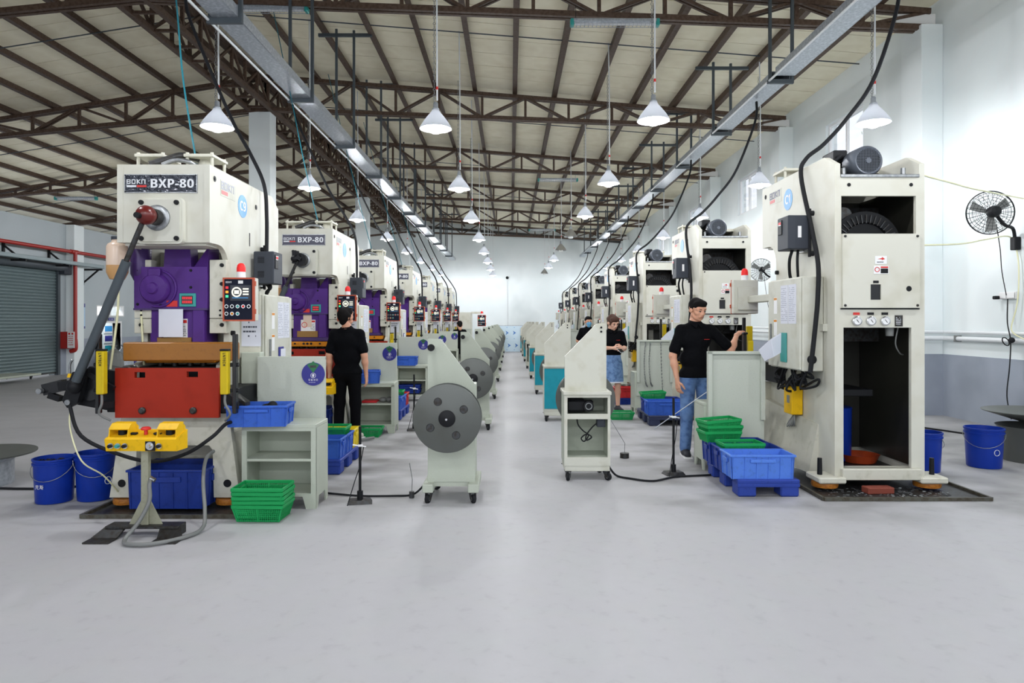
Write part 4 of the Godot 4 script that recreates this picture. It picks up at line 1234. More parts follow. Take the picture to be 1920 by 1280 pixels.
func press_rear(t: Node3D) -> void:
	# the drive side: motor on a slab, flywheel behind an opening, cover, gauges, open bay below
	part(t, "motor_slab", MB.new().bb(-0.32, 0.32, 2.55, 2.575, -1.6, -1.0, 0.003), M.steel)
	var rim := MB.new()
	rim.plate(-0.322, 0.322, 0.10, 2.55, -1.59, -1.555, [[-0.295, 0.312, 2.09, 2.40], [-0.257, 0.294, 0.19, 1.33]])
	part(t, "back_plate", rim, M.cream)
	part(t, "sill", MB.new().bb(-0.32, 0.32, 0.10, 0.19, -1.64, -1.5, 0.006), M.cream_dirty)
	var cp := part(t, "drive_cover", MB.new().plate(-0.315, 0.31, 1.49, 2.09, -1.612, -1.592, [[0.0, 0.085, 1.555, 1.68]]), M.cream)
	part(cp, "inspection_window", MB.new().bb(0.0, 0.085, 1.555, 1.68, -1.600, -1.594), M.black_gloss)
	part(cp, "access_hole", MB.new().cyl(Vector3(-0.225, 1.645, -1.6115), Vector3(-0.225, 1.645, -1.6135), 0.022, -1, 20), M.black)
	var cs := MB.new()
	for x in [-0.295, 0.29]:
		for y in [1.51, 2.07]:
			bolt(cs, Vector3(x, y, -1.612), Vector3.FORWARD, 0.011, 0.006)
	part(cp, "cover_screw", cs, M.dark_steel)
	var wl := part(cp, "direction_label", MB.new().bb(-0.045, 0.05, 1.845, 1.91, -1.6145, -1.6125), M.white)
	part(wl, "red_arrow", MB.new().prism(PackedVector2Array([Vector2(0.03, 1.885), Vector2(-0.005, 1.893), Vector2(-0.005, 1.902), Vector2(-0.03, 1.885), Vector2(-0.005, 1.876), Vector2(-0.005, 1.882)]), -1.6158, -1.6144, 2), M.red_ink)
	part(wl, "printed_text", print_lines(0.07, 0.02, 1, 12, 1.0), M.ink).transform = Transform3D(FACE_BACK, Vector3(0.0, 1.86, -1.6146))
	var w2 := part(cp, "warning_label", MB.new().bb(-0.06, 0.06, 1.765, 1.83, -1.6145, -1.6125), M.white)
	part(w2, "warning_mark", MB.new().ring(Vector3(0.033, 1.80, -1.6148), Vector3.BACK, 0.018, 0.003, 16, 4), M.red_ink)
	part(w2, "warning_text", MB.new().bb(-0.055, 0.005, 1.77, 1.808, -1.6155, -1.6145), M.black)
	part(w2, "warning_band", MB.new().bb(-0.055, 0.005, 1.812, 1.825, -1.6155, -1.6145), M.red_ink)
	part(cp, "window_label", MB.new().bb(0.02, 0.065, 1.69, 1.71, -1.6145, -1.6125), M.black)
	part(t, "cover_gap", MB.new().bb(-0.32, 0.32, 1.478, 1.488, -1.6, -1.589), M.black)
	for k in 3:
		var gx := 0.19 - k * 0.115
		var gp := holder(t, "pressure_gauge", Vector3(gx, 1.385, -1.592))
		part(gp, "gauge_rim", MB.new().lathe([Vector2(0.0, 0), Vector2(0.038, 0), Vector2(0.038, 0.02), Vector2(0.031, 0.024), Vector2(0.029, 0.016), Vector2(0, 0.016)], Vector3.ZERO, Vector3.FORWARD, 24), M.chrome)
		part(gp, "gauge_face", MB.new().cyl(Vector3(0, 0, -0.016), Vector3(0, 0, -0.018), 0.029, -1, 20), M.white)
		part(gp, "needle", MB.new().bar(Vector3(0.006, 0.01, -0.0195), Vector3(-0.012, -0.014, -0.0195), 0.004, 0.002, Vector3.BACK), M.black)
		part(gp, "gauge_label", MB.new().bb(-0.026, 0.026, 0.048, 0.068, -0.003, 0.001), M.red_ink if k == 0 else M.black)
	var rp := part(t, "rating_plate", MB.new().bb(-0.185, -0.122, 1.34, 1.43, -1.595, -1.591), M.dark_steel)
	part(rp, "printed_text", print_lines(0.045, 0.065, 5, 5), M.silver_ink).transform = Transform3D(FACE_BACK, Vector3(-0.153, 1.385, -1.5952))
	for x in [-0.255, 0.25]:
		part(t, "lifting_hole", MB.new().cyl(Vector3(x, 2.49, -1.589), Vector3(x, 2.49, -1.593), 0.015, -1, 14), M.black)
	for s in [-1, 1]:
		part(t, "oily_lining", MB.new().bb(s * 0.312, s * 0.319, 0.19, 2.5, -1.54, -0.63), M.oily)
	part(t, "oily_lining", MB.new().bb(-0.31, 0.31, 0.19, 2.5, -0.66, -0.64), M.oily)
	# motor
	var mo := holder(t, "drive_motor", Vector3(0.085, 2.69, -1.2))
	part(mo, "fan_cowl", MB.new().lathe([Vector2(0.098, -0.38), Vector2(0.11, -0.385), Vector2(0.125, -0.36), Vector2(0.128, -0.2), Vector2(0.12, -0.19)], Vector3.ZERO, Vector3.BACK, 32), M.motor)
	var fins := MB.new()
	for k in 28:
		var a := TAU * k / 28.0
		var d := Vector3(cos(a), sin(a), 0)
		fins.bar(d * 0.105 + Vector3(0, 0, -0.2), d * 0.105 + Vector3(0, 0, 0.15), 0.006, 0.03, d)
	fins.cyl(Vector3(0, 0, -0.2), Vector3(0, 0, 0.16), 0.098, -1, 24)
	part(mo, "motor_body", fins, M.black)
	part(mo, "fan_grille", MB.new().cyl(Vector3(0, 0, -0.365), Vector3(0, 0, -0.36), 0.1, -1, 28), M.black)
	var gr := MB.new()
	for k in range(-7, 8):
		var h := sqrt(maxf(0.0001, 0.0098 - (k * 0.0128) ** 2))
		gr.bb(k * 0.0128 - 0.0016, k * 0.0128 + 0.0016, -h, h, -0.378, -0.374)
		gr.bb(-h, h, k * 0.0128 - 0.0016, k * 0.0128 + 0.0016, -0.381, -0.377)
	part(mo, "grille", gr, M.motor)
	part(mo, "fan_hub", MB.new().cyl(Vector3(0, 0, -0.385), Vector3(0, 0, -0.37), 0.022, -1, 16), M.motor)
	part(mo, "terminal_box", MB.new().bb(0.04, 0.16, 0.06, 0.15, -0.12, 0.1, 0.01), M.black)
	part(mo, "motor_feet", MB.new().bb(-0.11, 0.11, -0.13, -0.1, -0.18, 0.14, 0.004), M.black)
	part(mo, "motor_cable", MB.new().tube(smooth_path([Vector3(0.1, 0.1, -0.12), Vector3(0.14, 0.08, -0.2), Vector3(0.2, 0.02, -0.2), Vector3(0.24, -0.05, -0.1)]), 0.014, 7), M.rubber)
	for x in [-0.23, 0.26]:
		part(t, "slab_bolt", MB.new().cyl(Vector3(x, 2.575, -1.52), Vector3(x, 2.64, -1.52), 0.022, 0.02, 10), M.steel)
	# flywheel and belt inside
	var fw := MB.new().lathe([Vector2(0.06, 0.03), Vector2(0.2, 0.03), Vector2(0.21, 0.05), Vector2(0.30, 0.05), Vector2(0.30, -0.08), Vector2(0.05, -0.08)], Vector3(0.03, 2.0, -1.38), Vector3.FORWARD, 36)
	part(t, "flywheel", fw, M.black)
	var sp := MB.new()
	for k in 40:
		var a := TAU * k / 40.0
		var d := Vector3(cos(a), sin(a), 0)
		sp.bar(Vector3(0.03, 2.0, -1.435) + d * 0.2, Vector3(0.03, 2.0, -1.435) + d * 0.27, 0.008, 0.01, Vector3.BACK)
	part(t, "flywheel_fin", sp, M.dark_steel)
	part(t, "belt_guard", MB.new().bb(-0.31, 0.31, 1.2, 2.4, -1.0, -0.97), M.dark_steel)
	part(t, "brake_disc", MB.new().cyl(Vector3(0.2, 2.27, -1.3), Vector3(0.2, 2.27, -1.4), 0.07, -1, 18), M.dark_steel)
	# things inside the lower bay
	part(t, "bay_shelf", MB.new().bb(-0.1, 0.31, 0.74, 0.80, -1.3, -0.8, 0.005), M.black)
	part(t, "bay_column", MB.new().bb(0.02, 0.12, 0.5, 2.0, -0.9, -0.8), M.cream_dirty)
	part(t, "bay_floor", MB.new().bb(-0.31, 0.31, 0.10, 0.13, -1.5, -0.62), M.dark_steel)
	part(t, "air_filter", MB.new().cyl(Vector3(-0.13, 1.26, -1.5), Vector3(-0.13, 1.33, -1.5), 0.03, 0.035, 14), M.hose_grey)
	part(t, "air_tube", MB.new().tube(smooth_path([Vector3(-0.2, 1.33, -1.5), Vector3(-0.19, 1.2, -1.48), Vector3(-0.24, 1.12, -1.45), Vector3(-0.3, 1.1, -1.4)]), 0.006, 6), M.hose_grey)
	# cables below the cabinet and a yellow switch box
	var cb := MB.new()
	var r := RandomNumberGenerator.new()
	r.seed = 77
	for k in 9:
		var z0 := -0.75 - k * 0.07
		var pts := [Vector3(0.46, 0.97, z0)]
		for q in 3:
			pts.append(Vector3(0.42 + r.randf() * 0.12, 0.92 - r.randf() * 0.16, z0 + r.randf_range(-0.2, 0.2)))
		pts.append(Vector3(0.38, 0.82 - r.randf() * 0.1, -0.75 - r.randf() * 0.2))
		cb.tube(smooth_path(pts, 5), 0.011, 6)
	part(t, "cable_tangle", cb, M.rubber)
	part(t, "gland", MB.new().ring(Vector3(0.47, 1.06, -1.41), Vector3.FORWARD, 0.026, 0.014, 16, 6), M.rubber)
	var yb := part(t, "yellow_switch_box", MB.new().bb(0.37, 0.47, 0.54, 0.80, -1.0, -0.82, 0.006), M.yellow)
	part(yb, "box_label", MB.new().bb(0.47, 0.472, 0.64, 0.71, -0.95, -0.89), M.hose_grey)
	part(yb, "box_plug", MB.new().bb(0.40, 0.47, 0.80, 0.87, -1.03, -0.9, 0.01), M.black)
	var tang := MB.new()
	for k in 4:
		tang.ring(Vector3(0.43, 0.49 - 0.01 * k, -0.95 + 0.03 * k), Vector3(1, 0.2 * k, 0.3), 0.05, 0.008, 14, 5)
	part(yb, "cord_loop", tang, M.hose_grey)
	# control panel on an arm in front, seen from its back
	control_panel(t, 0.51, 1.64, 0.17)
	part(t, "panel_back", MB.new().bb(0.39, 0.60, 1.50, 1.74, 0.055, 0.078, 0.004), M.cabinet)
	part(t, "panel_arm", MB.new().bb(0.40, 0.50, 1.575, 1.645, -0.68, 0.06, 0.006), M.cabinet)
	for s in [-1, 1]:
		var x := -0.515 if s < 0 else 0.46
		part(t, "light_curtain", MB.new().bb(x - 0.03, x + 0.03, 1.0, 1.33, 0.1, 0.16, 0.006), M.curtain_yellow)
		part(t, "curtain_post", MB.new().bb(x + 0.05, x + 0.08, 0.85, 1.42, 0.08, 0.12, 0.004), M.black_gloss)
	part(t, "bolster", MB.new().bb(-0.45, 0.45, 0.79, 0.98, -0.6, 0.05, 0.006), M.black)
	part(t, "slide", MB.new().bb(-0.31, 0.31, 1.25, 2.1, -0.56, -0.27, 0.01), M.purple)

const NTH := ["first", "second", "third", "fourth", "fifth", "sixth", "seventh", "eighth", "ninth"]

func left_row() -> void:
	var p := make_press("stamping_press", false)
	for k in 7:
		var o: Node3D = p
		if k:
			o = copy(p, Vector3.ZERO)
		o.position = Vector3(ROW_L, 0, -5.38 - STEP_L * k)
		tag(o, "cream stamping press with purple slide, %s from the viewer in its row%s" % [NTH[k], ", marked C9" if k == 0 else ""], "press", "presses with purple slides")
	# what differs from press to press: the crank end, the number, the motion of the first one's die plate
	for k in 7:
		var o: Node3D = p if k == 0 else get_node("stamping_press_%03d" % k)
		if k == 0:
			part(o, "crank_cap", MB.new().lathe([Vector2(0, 0.075), Vector2(0.03, 0.07), Vector2(0.055, 0.052), Vector2(0.072, 0.02), Vector2(0.074, -0.01), Vector2(0.066, -0.04), Vector2(0.05, -0.065), Vector2(0, -0.07)], Vector3(-0.03, 2.325, 0.20), Vector3.BACK, 24), mat(rgbc(96, 26, 22), 0.3))
			part(o, "crank_pin", MB.new().cyl(Vector3(-0.045, 2.31, 0.25), Vector3(-0.045, 2.31, 0.31), 0.022, -1, 14), M.black)
			write_on(o, "C9", 0.085, Vector3(0.368, 2.535, -0.66), FACE_X, M.white)
			var np: Node3D = o.get_node("name_plate")
			(np as MeshInstance3D).material_override = M.film
			part(o, "die_set_plate", MB.new().bb(-0.38, 0.5, 1.20, 1.35, -0.26, -0.1, 0.01), M.amber)
			part(o, "paper_note", MB.new().bb(-0.17, 0.03, 1.39, 1.62, -0.262, -0.258), M.paper)
			(o.get_node("upper_die_plate") as MeshInstance3D).mesh = MB.new().bb(-0.29, 0.28, 1.175, 1.24, -0.56, -0.27, 0.005).done()
		else:
			var c := MB.new()
			c.cyl(Vector3(-0.015, 2.325, 0.12), Vector3(-0.015, 2.325, 0.2), 0.085, -1, 24)
			c.bar(Vector3(-0.015, 2.325, 0.2), Vector3(-0.06, 2.36, 0.24), 0.07, 0.05)
			c.bar(Vector3(-0.075, 2.44, 0.22), Vector3(-0.075, 2.27, 0.22), 0.05, 0.05, Vector3.RIGHT)
			c.bar(Vector3(-0.04, 2.43, 0.22), Vector3(-0.02, 2.33, 0.22), 0.04, 0.04, Vector3.RIGHT)
			c.ball(Vector3(-0.07, 2.33, 0.24), 0.045)
			part(o, "crank_arm", c, M.black)
	# benches beside the presses
	var b := make_bench("workbench")
	for k in 7:
		var o: Node3D = b if k == 0 else copy(b, Vector3.ZERO)
		o.position = Vector3(-1.875, 0, -5.53 - STEP_L * k)
		tag(o, "grey steel workbench with tall back board, beside the %s purple-slide press" % NTH[k], "workbench", "benches of the purple-slide row")
		if k < 5:
			var s := status_sign()
			s.position = Vector3(-1.70, 1.065, -5.8915 - STEP_L * k)
			tag(s, "round blue status sign on the back board of the %s bench" % NTH[k], "sign", "round status signs")
	# things on and by the benches
	var bx := crate("parts_crate", M.bin, 0.46, 0.17, 0.30)
	var at_ := [[Vector3(-2.03, 0.68, -5.56), 0.1, "blue plastic crate holding parts, on the end of the first bench"], [Vector3(-2.02, 0.68, -9.33), 0.2, "blue plastic crate on the second bench, beside the standing worker"], [Vector3(-2.02, 0.68, -13.05), 0.0, "blue plastic crate on the third bench"]]
	for k in 3:
		var o: Node3D = bx if k == 0 else copy(bx, Vector3.ZERO)
		o.position = at_[k][0]
		o.rotation.y = at_[k][1]
		tag(o, at_[k][2], "crate")
	var sock := MB.new().ball(Vector3(0, 0.05, 0), 0.07, 0.8).ball(Vector3(0.05, 0.09, 0.03), 0.04)
	solo("black_glove", "crumpled black work glove lying in the crate on the first bench", "glove", sock, M.rubber, Vector3(-1.99, 0.74, -5.60))
	var chute := MB.new().hexa([Vector3(-2.30, 0.97, -5.46), Vector3(-2.30, 0.97, -5.56), Vector3(-2.12, 0.84, -5.56), Vector3(-2.12, 0.84, -5.46), Vector3(-2.30, 1.0, -5.46), Vector3(-2.30, 1.0, -5.56), Vector3(-2.12, 0.87, -5.56), Vector3(-2.12, 0.87, -5.46)])
	solo("parts_chute", "short dark metal chute leading from the first die into the blue crate", "chute", chute, M.dark_steel)
	# crates on pallets behind the benches
	for k in 3:
		var z := -6.75 - STEP_L * k
		var pl := pallet(M.pallet, 0.50, 0.9)
		pl.position = Vector3(-1.93, 0, z - 0.45)
		tag(pl, "blue plastic pallet on the floor between the %s and next purple-slide press" % NTH[k], "pallet", "pallets of the purple-slide row")
		for q in 3:
			var m: Material = [M.bin, M.bin, M.bin_yellow][q] if k == 0 else [M.bin, M.bin, M.bin_red][q]
			var c := crate("parts_crate", m, 0.48, 0.20, 0.28)
			c.position = Vector3(-1.93, 0.15, z - 0.16 - q * 0.29)
			tag(c, "%s plastic crate on the pallet behind the %s bench, %s from its front" % [("blue" if m == M.bin else ("yellow" if m == M.bin_yellow else "red")), NTH[k], NTH[q]], "crate")
		var gb := basket()
		gb.position = Vector3(-1.9, 0.30, z - 0.45)
		tag(gb, "green plastic basket set inside a blue crate behind the %s bench" % NTH[k], "basket")
	# stack of green baskets before the first bench
	for k in 5:
		var g := basket(0.385, 0.13, 0.27)
		g.position = Vector3(-1.905 + 0.004 * (k % 2), 0.004 + k * 0.033, -5.27 + 0.003 * k)
		g.rotation.y = 0.03 * (k % 3 - 1)
		tag(g, "green plastic basket, %s from the floor in the stack before the first bench" % NTH[k], "basket", "stacked green baskets")
	var gb2 := basket(0.4, 0.12, 0.28)
	gb2.position = Vector3(-1.90, 0.0, -9.05)
	tag(gb2, "green plastic basket on the floor behind the feet of the man seen from behind", "basket")
	# on the shelves of the second and third bench
	solo("red_tray", "flat red tray on the middle shelf of the second bench", "tray", MB.new().bb(-0.1, 0.1, 0, 0.03, -0.1, 0.1, 0.005), M.bin_red, Vector3(-1.93, 0.405, -9.42))
	solo("rag_heap", "crumpled grey rags on the middle shelf of the second bench", "rag", MB.new().ball(Vector3(0, 0.03, 0), 0.06, 0.6).ball(Vector3(0.09, 0.035, 0.02), 0.05, 0.8), M.hose_grey, Vector3(-1.76, 0.405, -9.45))
	for k in 2:
		var fb := crate("flat_crate", M.bin_dark, 0.40, 0.075, 0.26)
		fb.position = Vector3(-1.93, 0.145 + 0.085 * k, -13.15)
		tag(fb, "shallow blue crate in the lower shelf of the third bench, %s of two" % ["bottom", "top"][k], "crate")
	# two-hand control stands
	var cs := control_stand()
	for k in 3:
		var o: Node3D = cs if k == 0 else copy(cs, Vector3.ZERO)
		o.position = Vector3(-2.60 if k == 0 else -2.47, 0, -4.87 - STEP_L * k)
		tag(o, "yellow two-hand control stand with grey post, before the %s purple-slide press" % NTH[k], "control stand", "two-hand control stands")
	solo("conduit_hose", "grey flexible hose looping from the first control stand to the press base", "hose", MB.new().tube(smooth_path([Vector3(-2.58, 0.40, -4.90), Vector3(-2.56, 0.36, -4.84), Vector3(-2.55, 0.25, -4.82), Vector3(-2.60, 0.12, -4.78), Vector3(-2.64, 0.03, -4.68), Vector3(-2.58, 0.02, -4.60), Vector3(-2.42, 0.02, -4.60), Vector3(-2.27, 0.02, -4.74), Vector3(-2.22, 0.03, -4.92), Vector3(-2.26, 0.12, -5.05), Vector3(-2.34, 0.30, -5.2), Vector3(-2.40, 0.43, -5.38), Vector3(-2.40, 0.47, -5.52)]), 0.014, 10), M.hose_grey)
	solo("conduit_hose", "grey flexible hose beside the feet of the man seen from behind", "hose", MB.new().tube(smooth_path([Vector3(-2.30, 0.55, -9.24), Vector3(-2.27, 0.42, -9.1), Vector3(-2.24, 0.2, -8.9), Vector3(-2.12, 0.03, -8.7), Vector3(-1.95, 0.03, -8.55), Vector3(-1.75, 0.03, -8.75)]), 0.018, 8), M.hose_grey)
	solo("black_hose", "thick black hose sagging across the base of the first press", "hose", MB.new().tube(smooth_path([Vector3(-3.42, 0.86, -5.30), Vector3(-3.22, 0.66, -5.12), Vector3(-2.95, 0.52, -5.14), Vector3(-2.70, 0.46, -5.16), Vector3(-2.45, 0.52, -5.16), Vector3(-2.27, 0.64, -5.2), Vector3(-2.22, 0.72, -5.35), Vector3(-2.2, 0.70, -5.6)]), 0.014, 10), M.rubber)
	solo("air_tube", "thin yellow tube hanging from the first press's feeder to the floor", "tube", MB.new().tube(smooth_path([Vector3(-3.47, 0.88, -5.40), Vector3(-3.42, 0.70, -5.3), Vector3(-3.30, 0.45, -5.25), Vector3(-3.22, 0.3, -5.4), Vector3(-3.2, 0.1, -5.6), Vector3(-3.3, 0.01, -5.8)]), 0.006, 6), M.hose_yellow)
	# scrap bins under the presses, drip trays
	for k in 3:
		var c := crate("scrap_bin", M.bin_dark, 0.60, 0.31, 0.45)
		c.position = Vector3(ROW_L + 0.01, 0.035, -5.62 - STEP_L * k)
		tag(c, "large dark blue scrap bin under the bed of the %s purple-slide press" % NTH[k], "bin", "scrap bins under presses")
	for k in 3:
		var tr := oil_tray(1.22, 2.0)
		tr.position = Vector3(-2.70, 0, -6.26 - STEP_L * k)
		tag(tr, "low oily steel drip tray under the %s purple-slide press" % NTH[k], "drip tray", "drip trays of the purple-slide row")
	# power and air lines from above
	for k in 7:
		var z := -STEP_L * k
		solo("power_cable", "thick black cable from the tray down to the %s purple-slide press" % NTH[k], "cable", MB.new().tube(smooth_path([Vector3(-3.62, 5.16, -7.6 + z), Vector3(-3.46, 4.75, -7.4 + z), Vector3(-2.88, 3.64, -7.0 + z), Vector3(-2.51, 3.13, -6.6 + z), Vector3(-2.31, 2.80, -6.4 + z), Vector3(-2.27, 2.5, -6.36 + z), Vector3(-2.26, 2.15, -6.33 + z)]), 0.018 if k < 3 else 0.02, 8), M.black, Vector3.ZERO, 0.0, "power cables of the purple-slide row")
		if k < 5:
			solo("air_line", "thin teal air line hanging to the top of the %s purple-slide press" % NTH[k], "air line", MB.new().tube(smooth_path([Vector3(-4.12, 7.1, -8.0 + z), Vector3(-3.36, 4.8, -6.85 + z), Vector3(-2.97, 3.7, -6.2 + z), Vector3(-2.65, 2.77, -5.8 + z)]), 0.008, 6), M.teal_line, Vector3.ZERO, 0.0, "air lines of the purple-slide row")
	# the last machine of the row: only its cabinet and hanging control panel show
	var last := thing("control_cabinet", "white machine cabinet with hanging control panel, last of the purple-slide row", "cabinet", Vector3(-2.0, 0, -33.0))
	part(last, "housing", MB.new().bb(-0.9, 0.1, 0.0, 1.95, -1.2, 0.0, 0.02), M.cream)
	part(last, "panel_arm", MB.new().bb(0.1, 0.7, 1.88, 1.98, -0.1, 0.05, 0.01), M.cream)
	var lp := control_panel(last, 0.62, 1.55, 0.15)
	lp.scale = Vector3.ONE * 1.5

func make_bench(called: String) -> Node3D:
	var t := thing(called, "", "workbench")
	# front at z = 0, 0.6 wide, 0.36 deep
	var w := 0.30
	part(t, "bench_top", MB.new().bb(-w, w, 0.655, 0.685, -0.36, 0.005, 0.004), M.grey_green)
	for s in [-1, 1]:
		part(t, "side_panel", MB.new().prism(PackedVector2Array([Vector2(-0.36, 0.0), Vector2(-0.30, 0.0), Vector2(-0.27, 0.09), Vector2(-0.09, 0.09), Vector2(-0.06, 0.0), Vector2(0.0, 0.0), Vector2(0.0, 0.655), Vector2(-0.36, 0.655)]), s * w, s * (w - 0.015), 0), M.grey_green)
		part(t, "front_stile", MB.new().bb(s * w, s * (w - 0.04), 0.10, 0.655, -0.02, 0.004), M.grey_green)
		part(t, "front_foot", MB.new().prism(PackedVector2Array([Vector2(s * w, 0.0), Vector2(s * (w - 0.08), 0.0), Vector2(s * (w - 0.11), 0.11), Vector2(s * w, 0.11)]), -0.02, 0.004, 2), M.grey_green)
	part(t, "shelf", MB.new().bb(-w + 0.015, w - 0.015, 0.385, 0.405, -0.355, 0.002), M.grey_green)
	part(t, "bottom_shelf", MB.new().bb(-w + 0.015, w - 0.015, 0.10, 0.125, -0.355, 0.002), M.grey_green)
	part(t, "rear_panel", MB.new().bb(-w + 0.015, w - 0.015, 0.10, 0.655, -0.36, -0.35), M.grey_green)
	part(t, "top_rail", MB.new().bb(-w, w, 0.63, 0.66, -0.015, 0.004), M.grey_green)
	part(t, "back_board", MB.new().bb(-w - 0.01, w - 0.03, 0.30, 1.215, -0.385, -0.362, 0.003), M.grey_panel)
	for s in [-1, 1]:
		var x: float = -w - 0.01 if s < 0 else w - 0.03
		part(t, "board_flange", MB.new().bb(x, x - s * 0.045, 0.52, 1.215, -0.42, -0.385, 0.004), M.grey_panel)
	part(t, "board_flange", MB.new().bb(-w - 0.01, w - 0.03, 1.185, 1.215, -0.42, -0.385, 0.004), M.grey_panel)
	return t

func status_sign() -> Node3D:
	var t := thing("status_sign", "", "sign")
	part(t, "disc", MB.new().cyl(Vector3(0, 0, 0), Vector3(0, 0, 0.008), 0.1, -1, 36), M.sign_blue)
	part(t, "green_sector", MB.new().prism(PackedVector2Array([Vector2(0, 0.01), Vector2(0.052, 0.078), Vector2(0.02, 0.096), Vector2(-0.02, 0.096), Vector2(-0.052, 0.078)]), 0.008, 0.0095, 2), M.sign_green)
	part(t, "sector_plate", MB.new().bb(-0.027, 0.027, 0.055, 0.075, 0.0095, 0.0105), M.dark_steel)
	part(t, "pin", MB.new().cyl(Vector3(0, 0.1, 0), Vector3(0, 0.1, 0.012), 0.009, -1, 10), M.sign_green)
	part(t, "emblem_ring", MB.new().ring(Vector3(0, -0.012, 0.0085), Vector3.BACK, 0.021, 0.0018, 24, 5), M.white)
	part(t, "emblem", MB.new().prism(PackedVector2Array([Vector2(0, 0.003), Vector2(0.014, -0.011), Vector2(0.007, -0.011), Vector2(0.007, -0.025), Vector2(-0.007, -0.025), Vector2(-0.007, -0.011), Vector2(-0.014, -0.011)]), 0.008, 0.0095, 2), M.white)
	part(t, "lettering", glyphs(["she", "bei", "zhuang", "tai"], 0.017, 0.022), M.white).position = Vector3(0.0, -0.058, 0.008)
	part(t, "small_print", print_lines(0.075, 0.007, 1, 6, 1.0), M.white).position = Vector3(0, -0.072, 0.008)
	return t

# an open plastic crate with ribs and rim; its base centre at the origin
func crate(called: String, m: Material, w: float, h: float, d: float) -> Node3D:
	var t := thing(called, "", "crate")
	var b := MB.new()
	var k := 0.012
	var q := 0.012
	var lo := [Vector3(-w / 2 + k, 0, -d / 2 + k), Vector3(w / 2 - k, 0, -d / 2 + k), Vector3(w / 2 - k, 0, d / 2 - k), Vector3(-w / 2 + k, 0, d / 2 - k)]
	var hi := [Vector3(-w / 2, h, -d / 2), Vector3(w / 2, h, -d / 2), Vector3(w / 2, h, d / 2), Vector3(-w / 2, h, d / 2)]
	for i in 4:
		var j := (i + 1) % 4
		var out: Vector3 = (lo[i] + lo[j]) / 2.0
		out.y = 0
		out = out.normalized() * -0.006
		b.hexa([lo[i], lo[j], lo[j] + out, lo[i] + out, hi[i], hi[j], hi[j] + out, hi[i] + out])
	b.bb(-w / 2 + k, w / 2 - k, 0, 0.008, -d / 2 + k, d / 2 - k)
	part(t, "body", b, m)
	var r := MB.new()
	r.bb(-w / 2 - q, w / 2 + q, h - 0.018, h, d / 2 - 0.004, d / 2 + q, 0.003)
	r.bb(-w / 2 - q, w / 2 + q, h - 0.018, h, -d / 2 - q, -d / 2 + 0.004, 0.003)
	for s in [-1, 1]:
		r.bb(s * (w / 2 - 0.004), s * (w / 2 + q), h - 0.018, h, -d / 2, d / 2, 0.003)
	part(t, "rim", r, m)
	var ribs := MB.new()
	var n := maxi(3, int(w / 0.1))
	for i in n + 1:
		var x := lerpf(-w / 2 + 0.02, w / 2 - 0.02, float(i) / n)
		for s in [-1, 1]:
			ribs.hexa([Vector3(x - 0.004, 0.0, s * (d / 2 - k)), Vector3(x + 0.004, 0.0, s * (d / 2 - k)), Vector3(x + 0.004, 0.0, s * (d / 2 - k + 0.007)), Vector3(x - 0.004, 0.0, s * (d / 2 - k + 0.007)), Vector3(x - 0.004, h - 0.01, s * d / 2), Vector3(x + 0.004, h - 0.01, s * d / 2), Vector3(x + 0.004, h - 0.01, s * (d / 2 + 0.008)), Vector3(x - 0.004, h - 0.01, s * (d / 2 + 0.008))])
	n = maxi(2, int(d / 0.1))
	for i in n + 1:
		var z := lerpf(-d / 2 + 0.02, d / 2 - 0.02, float(i) / n)
		for s in [-1, 1]:
			ribs.hexa([Vector3(s * (w / 2 - k), 0.0, z - 0.004), Vector3(s * (w / 2 - k + 0.007), 0.0, z - 0.004), Vector3(s * (w / 2 - k + 0.007), 0.0, z + 0.004), Vector3(s * (w / 2 - k), 0.0, z + 0.004), Vector3(s * w / 2, h - 0.01, z - 0.004), Vector3(s * (w / 2 + 0.008), h - 0.01, z - 0.004), Vector3(s * (w / 2 + 0.008), h - 0.01, z + 0.004), Vector3(s * w / 2, h - 0.01, z + 0.004)])
	part(t, "rib", ribs, m)
	for s in [-1, 1]:
		part(t, "handle_lip", MB.new().bb(s * (w / 2), s * (w / 2 + 0.014), h * 0.62, h * 0.8, -d * 0.2, d * 0.2, 0.003), m)
	part(t, "handle_lip", MB.new().bb(-w * 0.2, w * 0.2, h * 0.68, h * 0.82, d / 2 - 0.004, d / 2 + 0.012, 0.003), m)
	return t

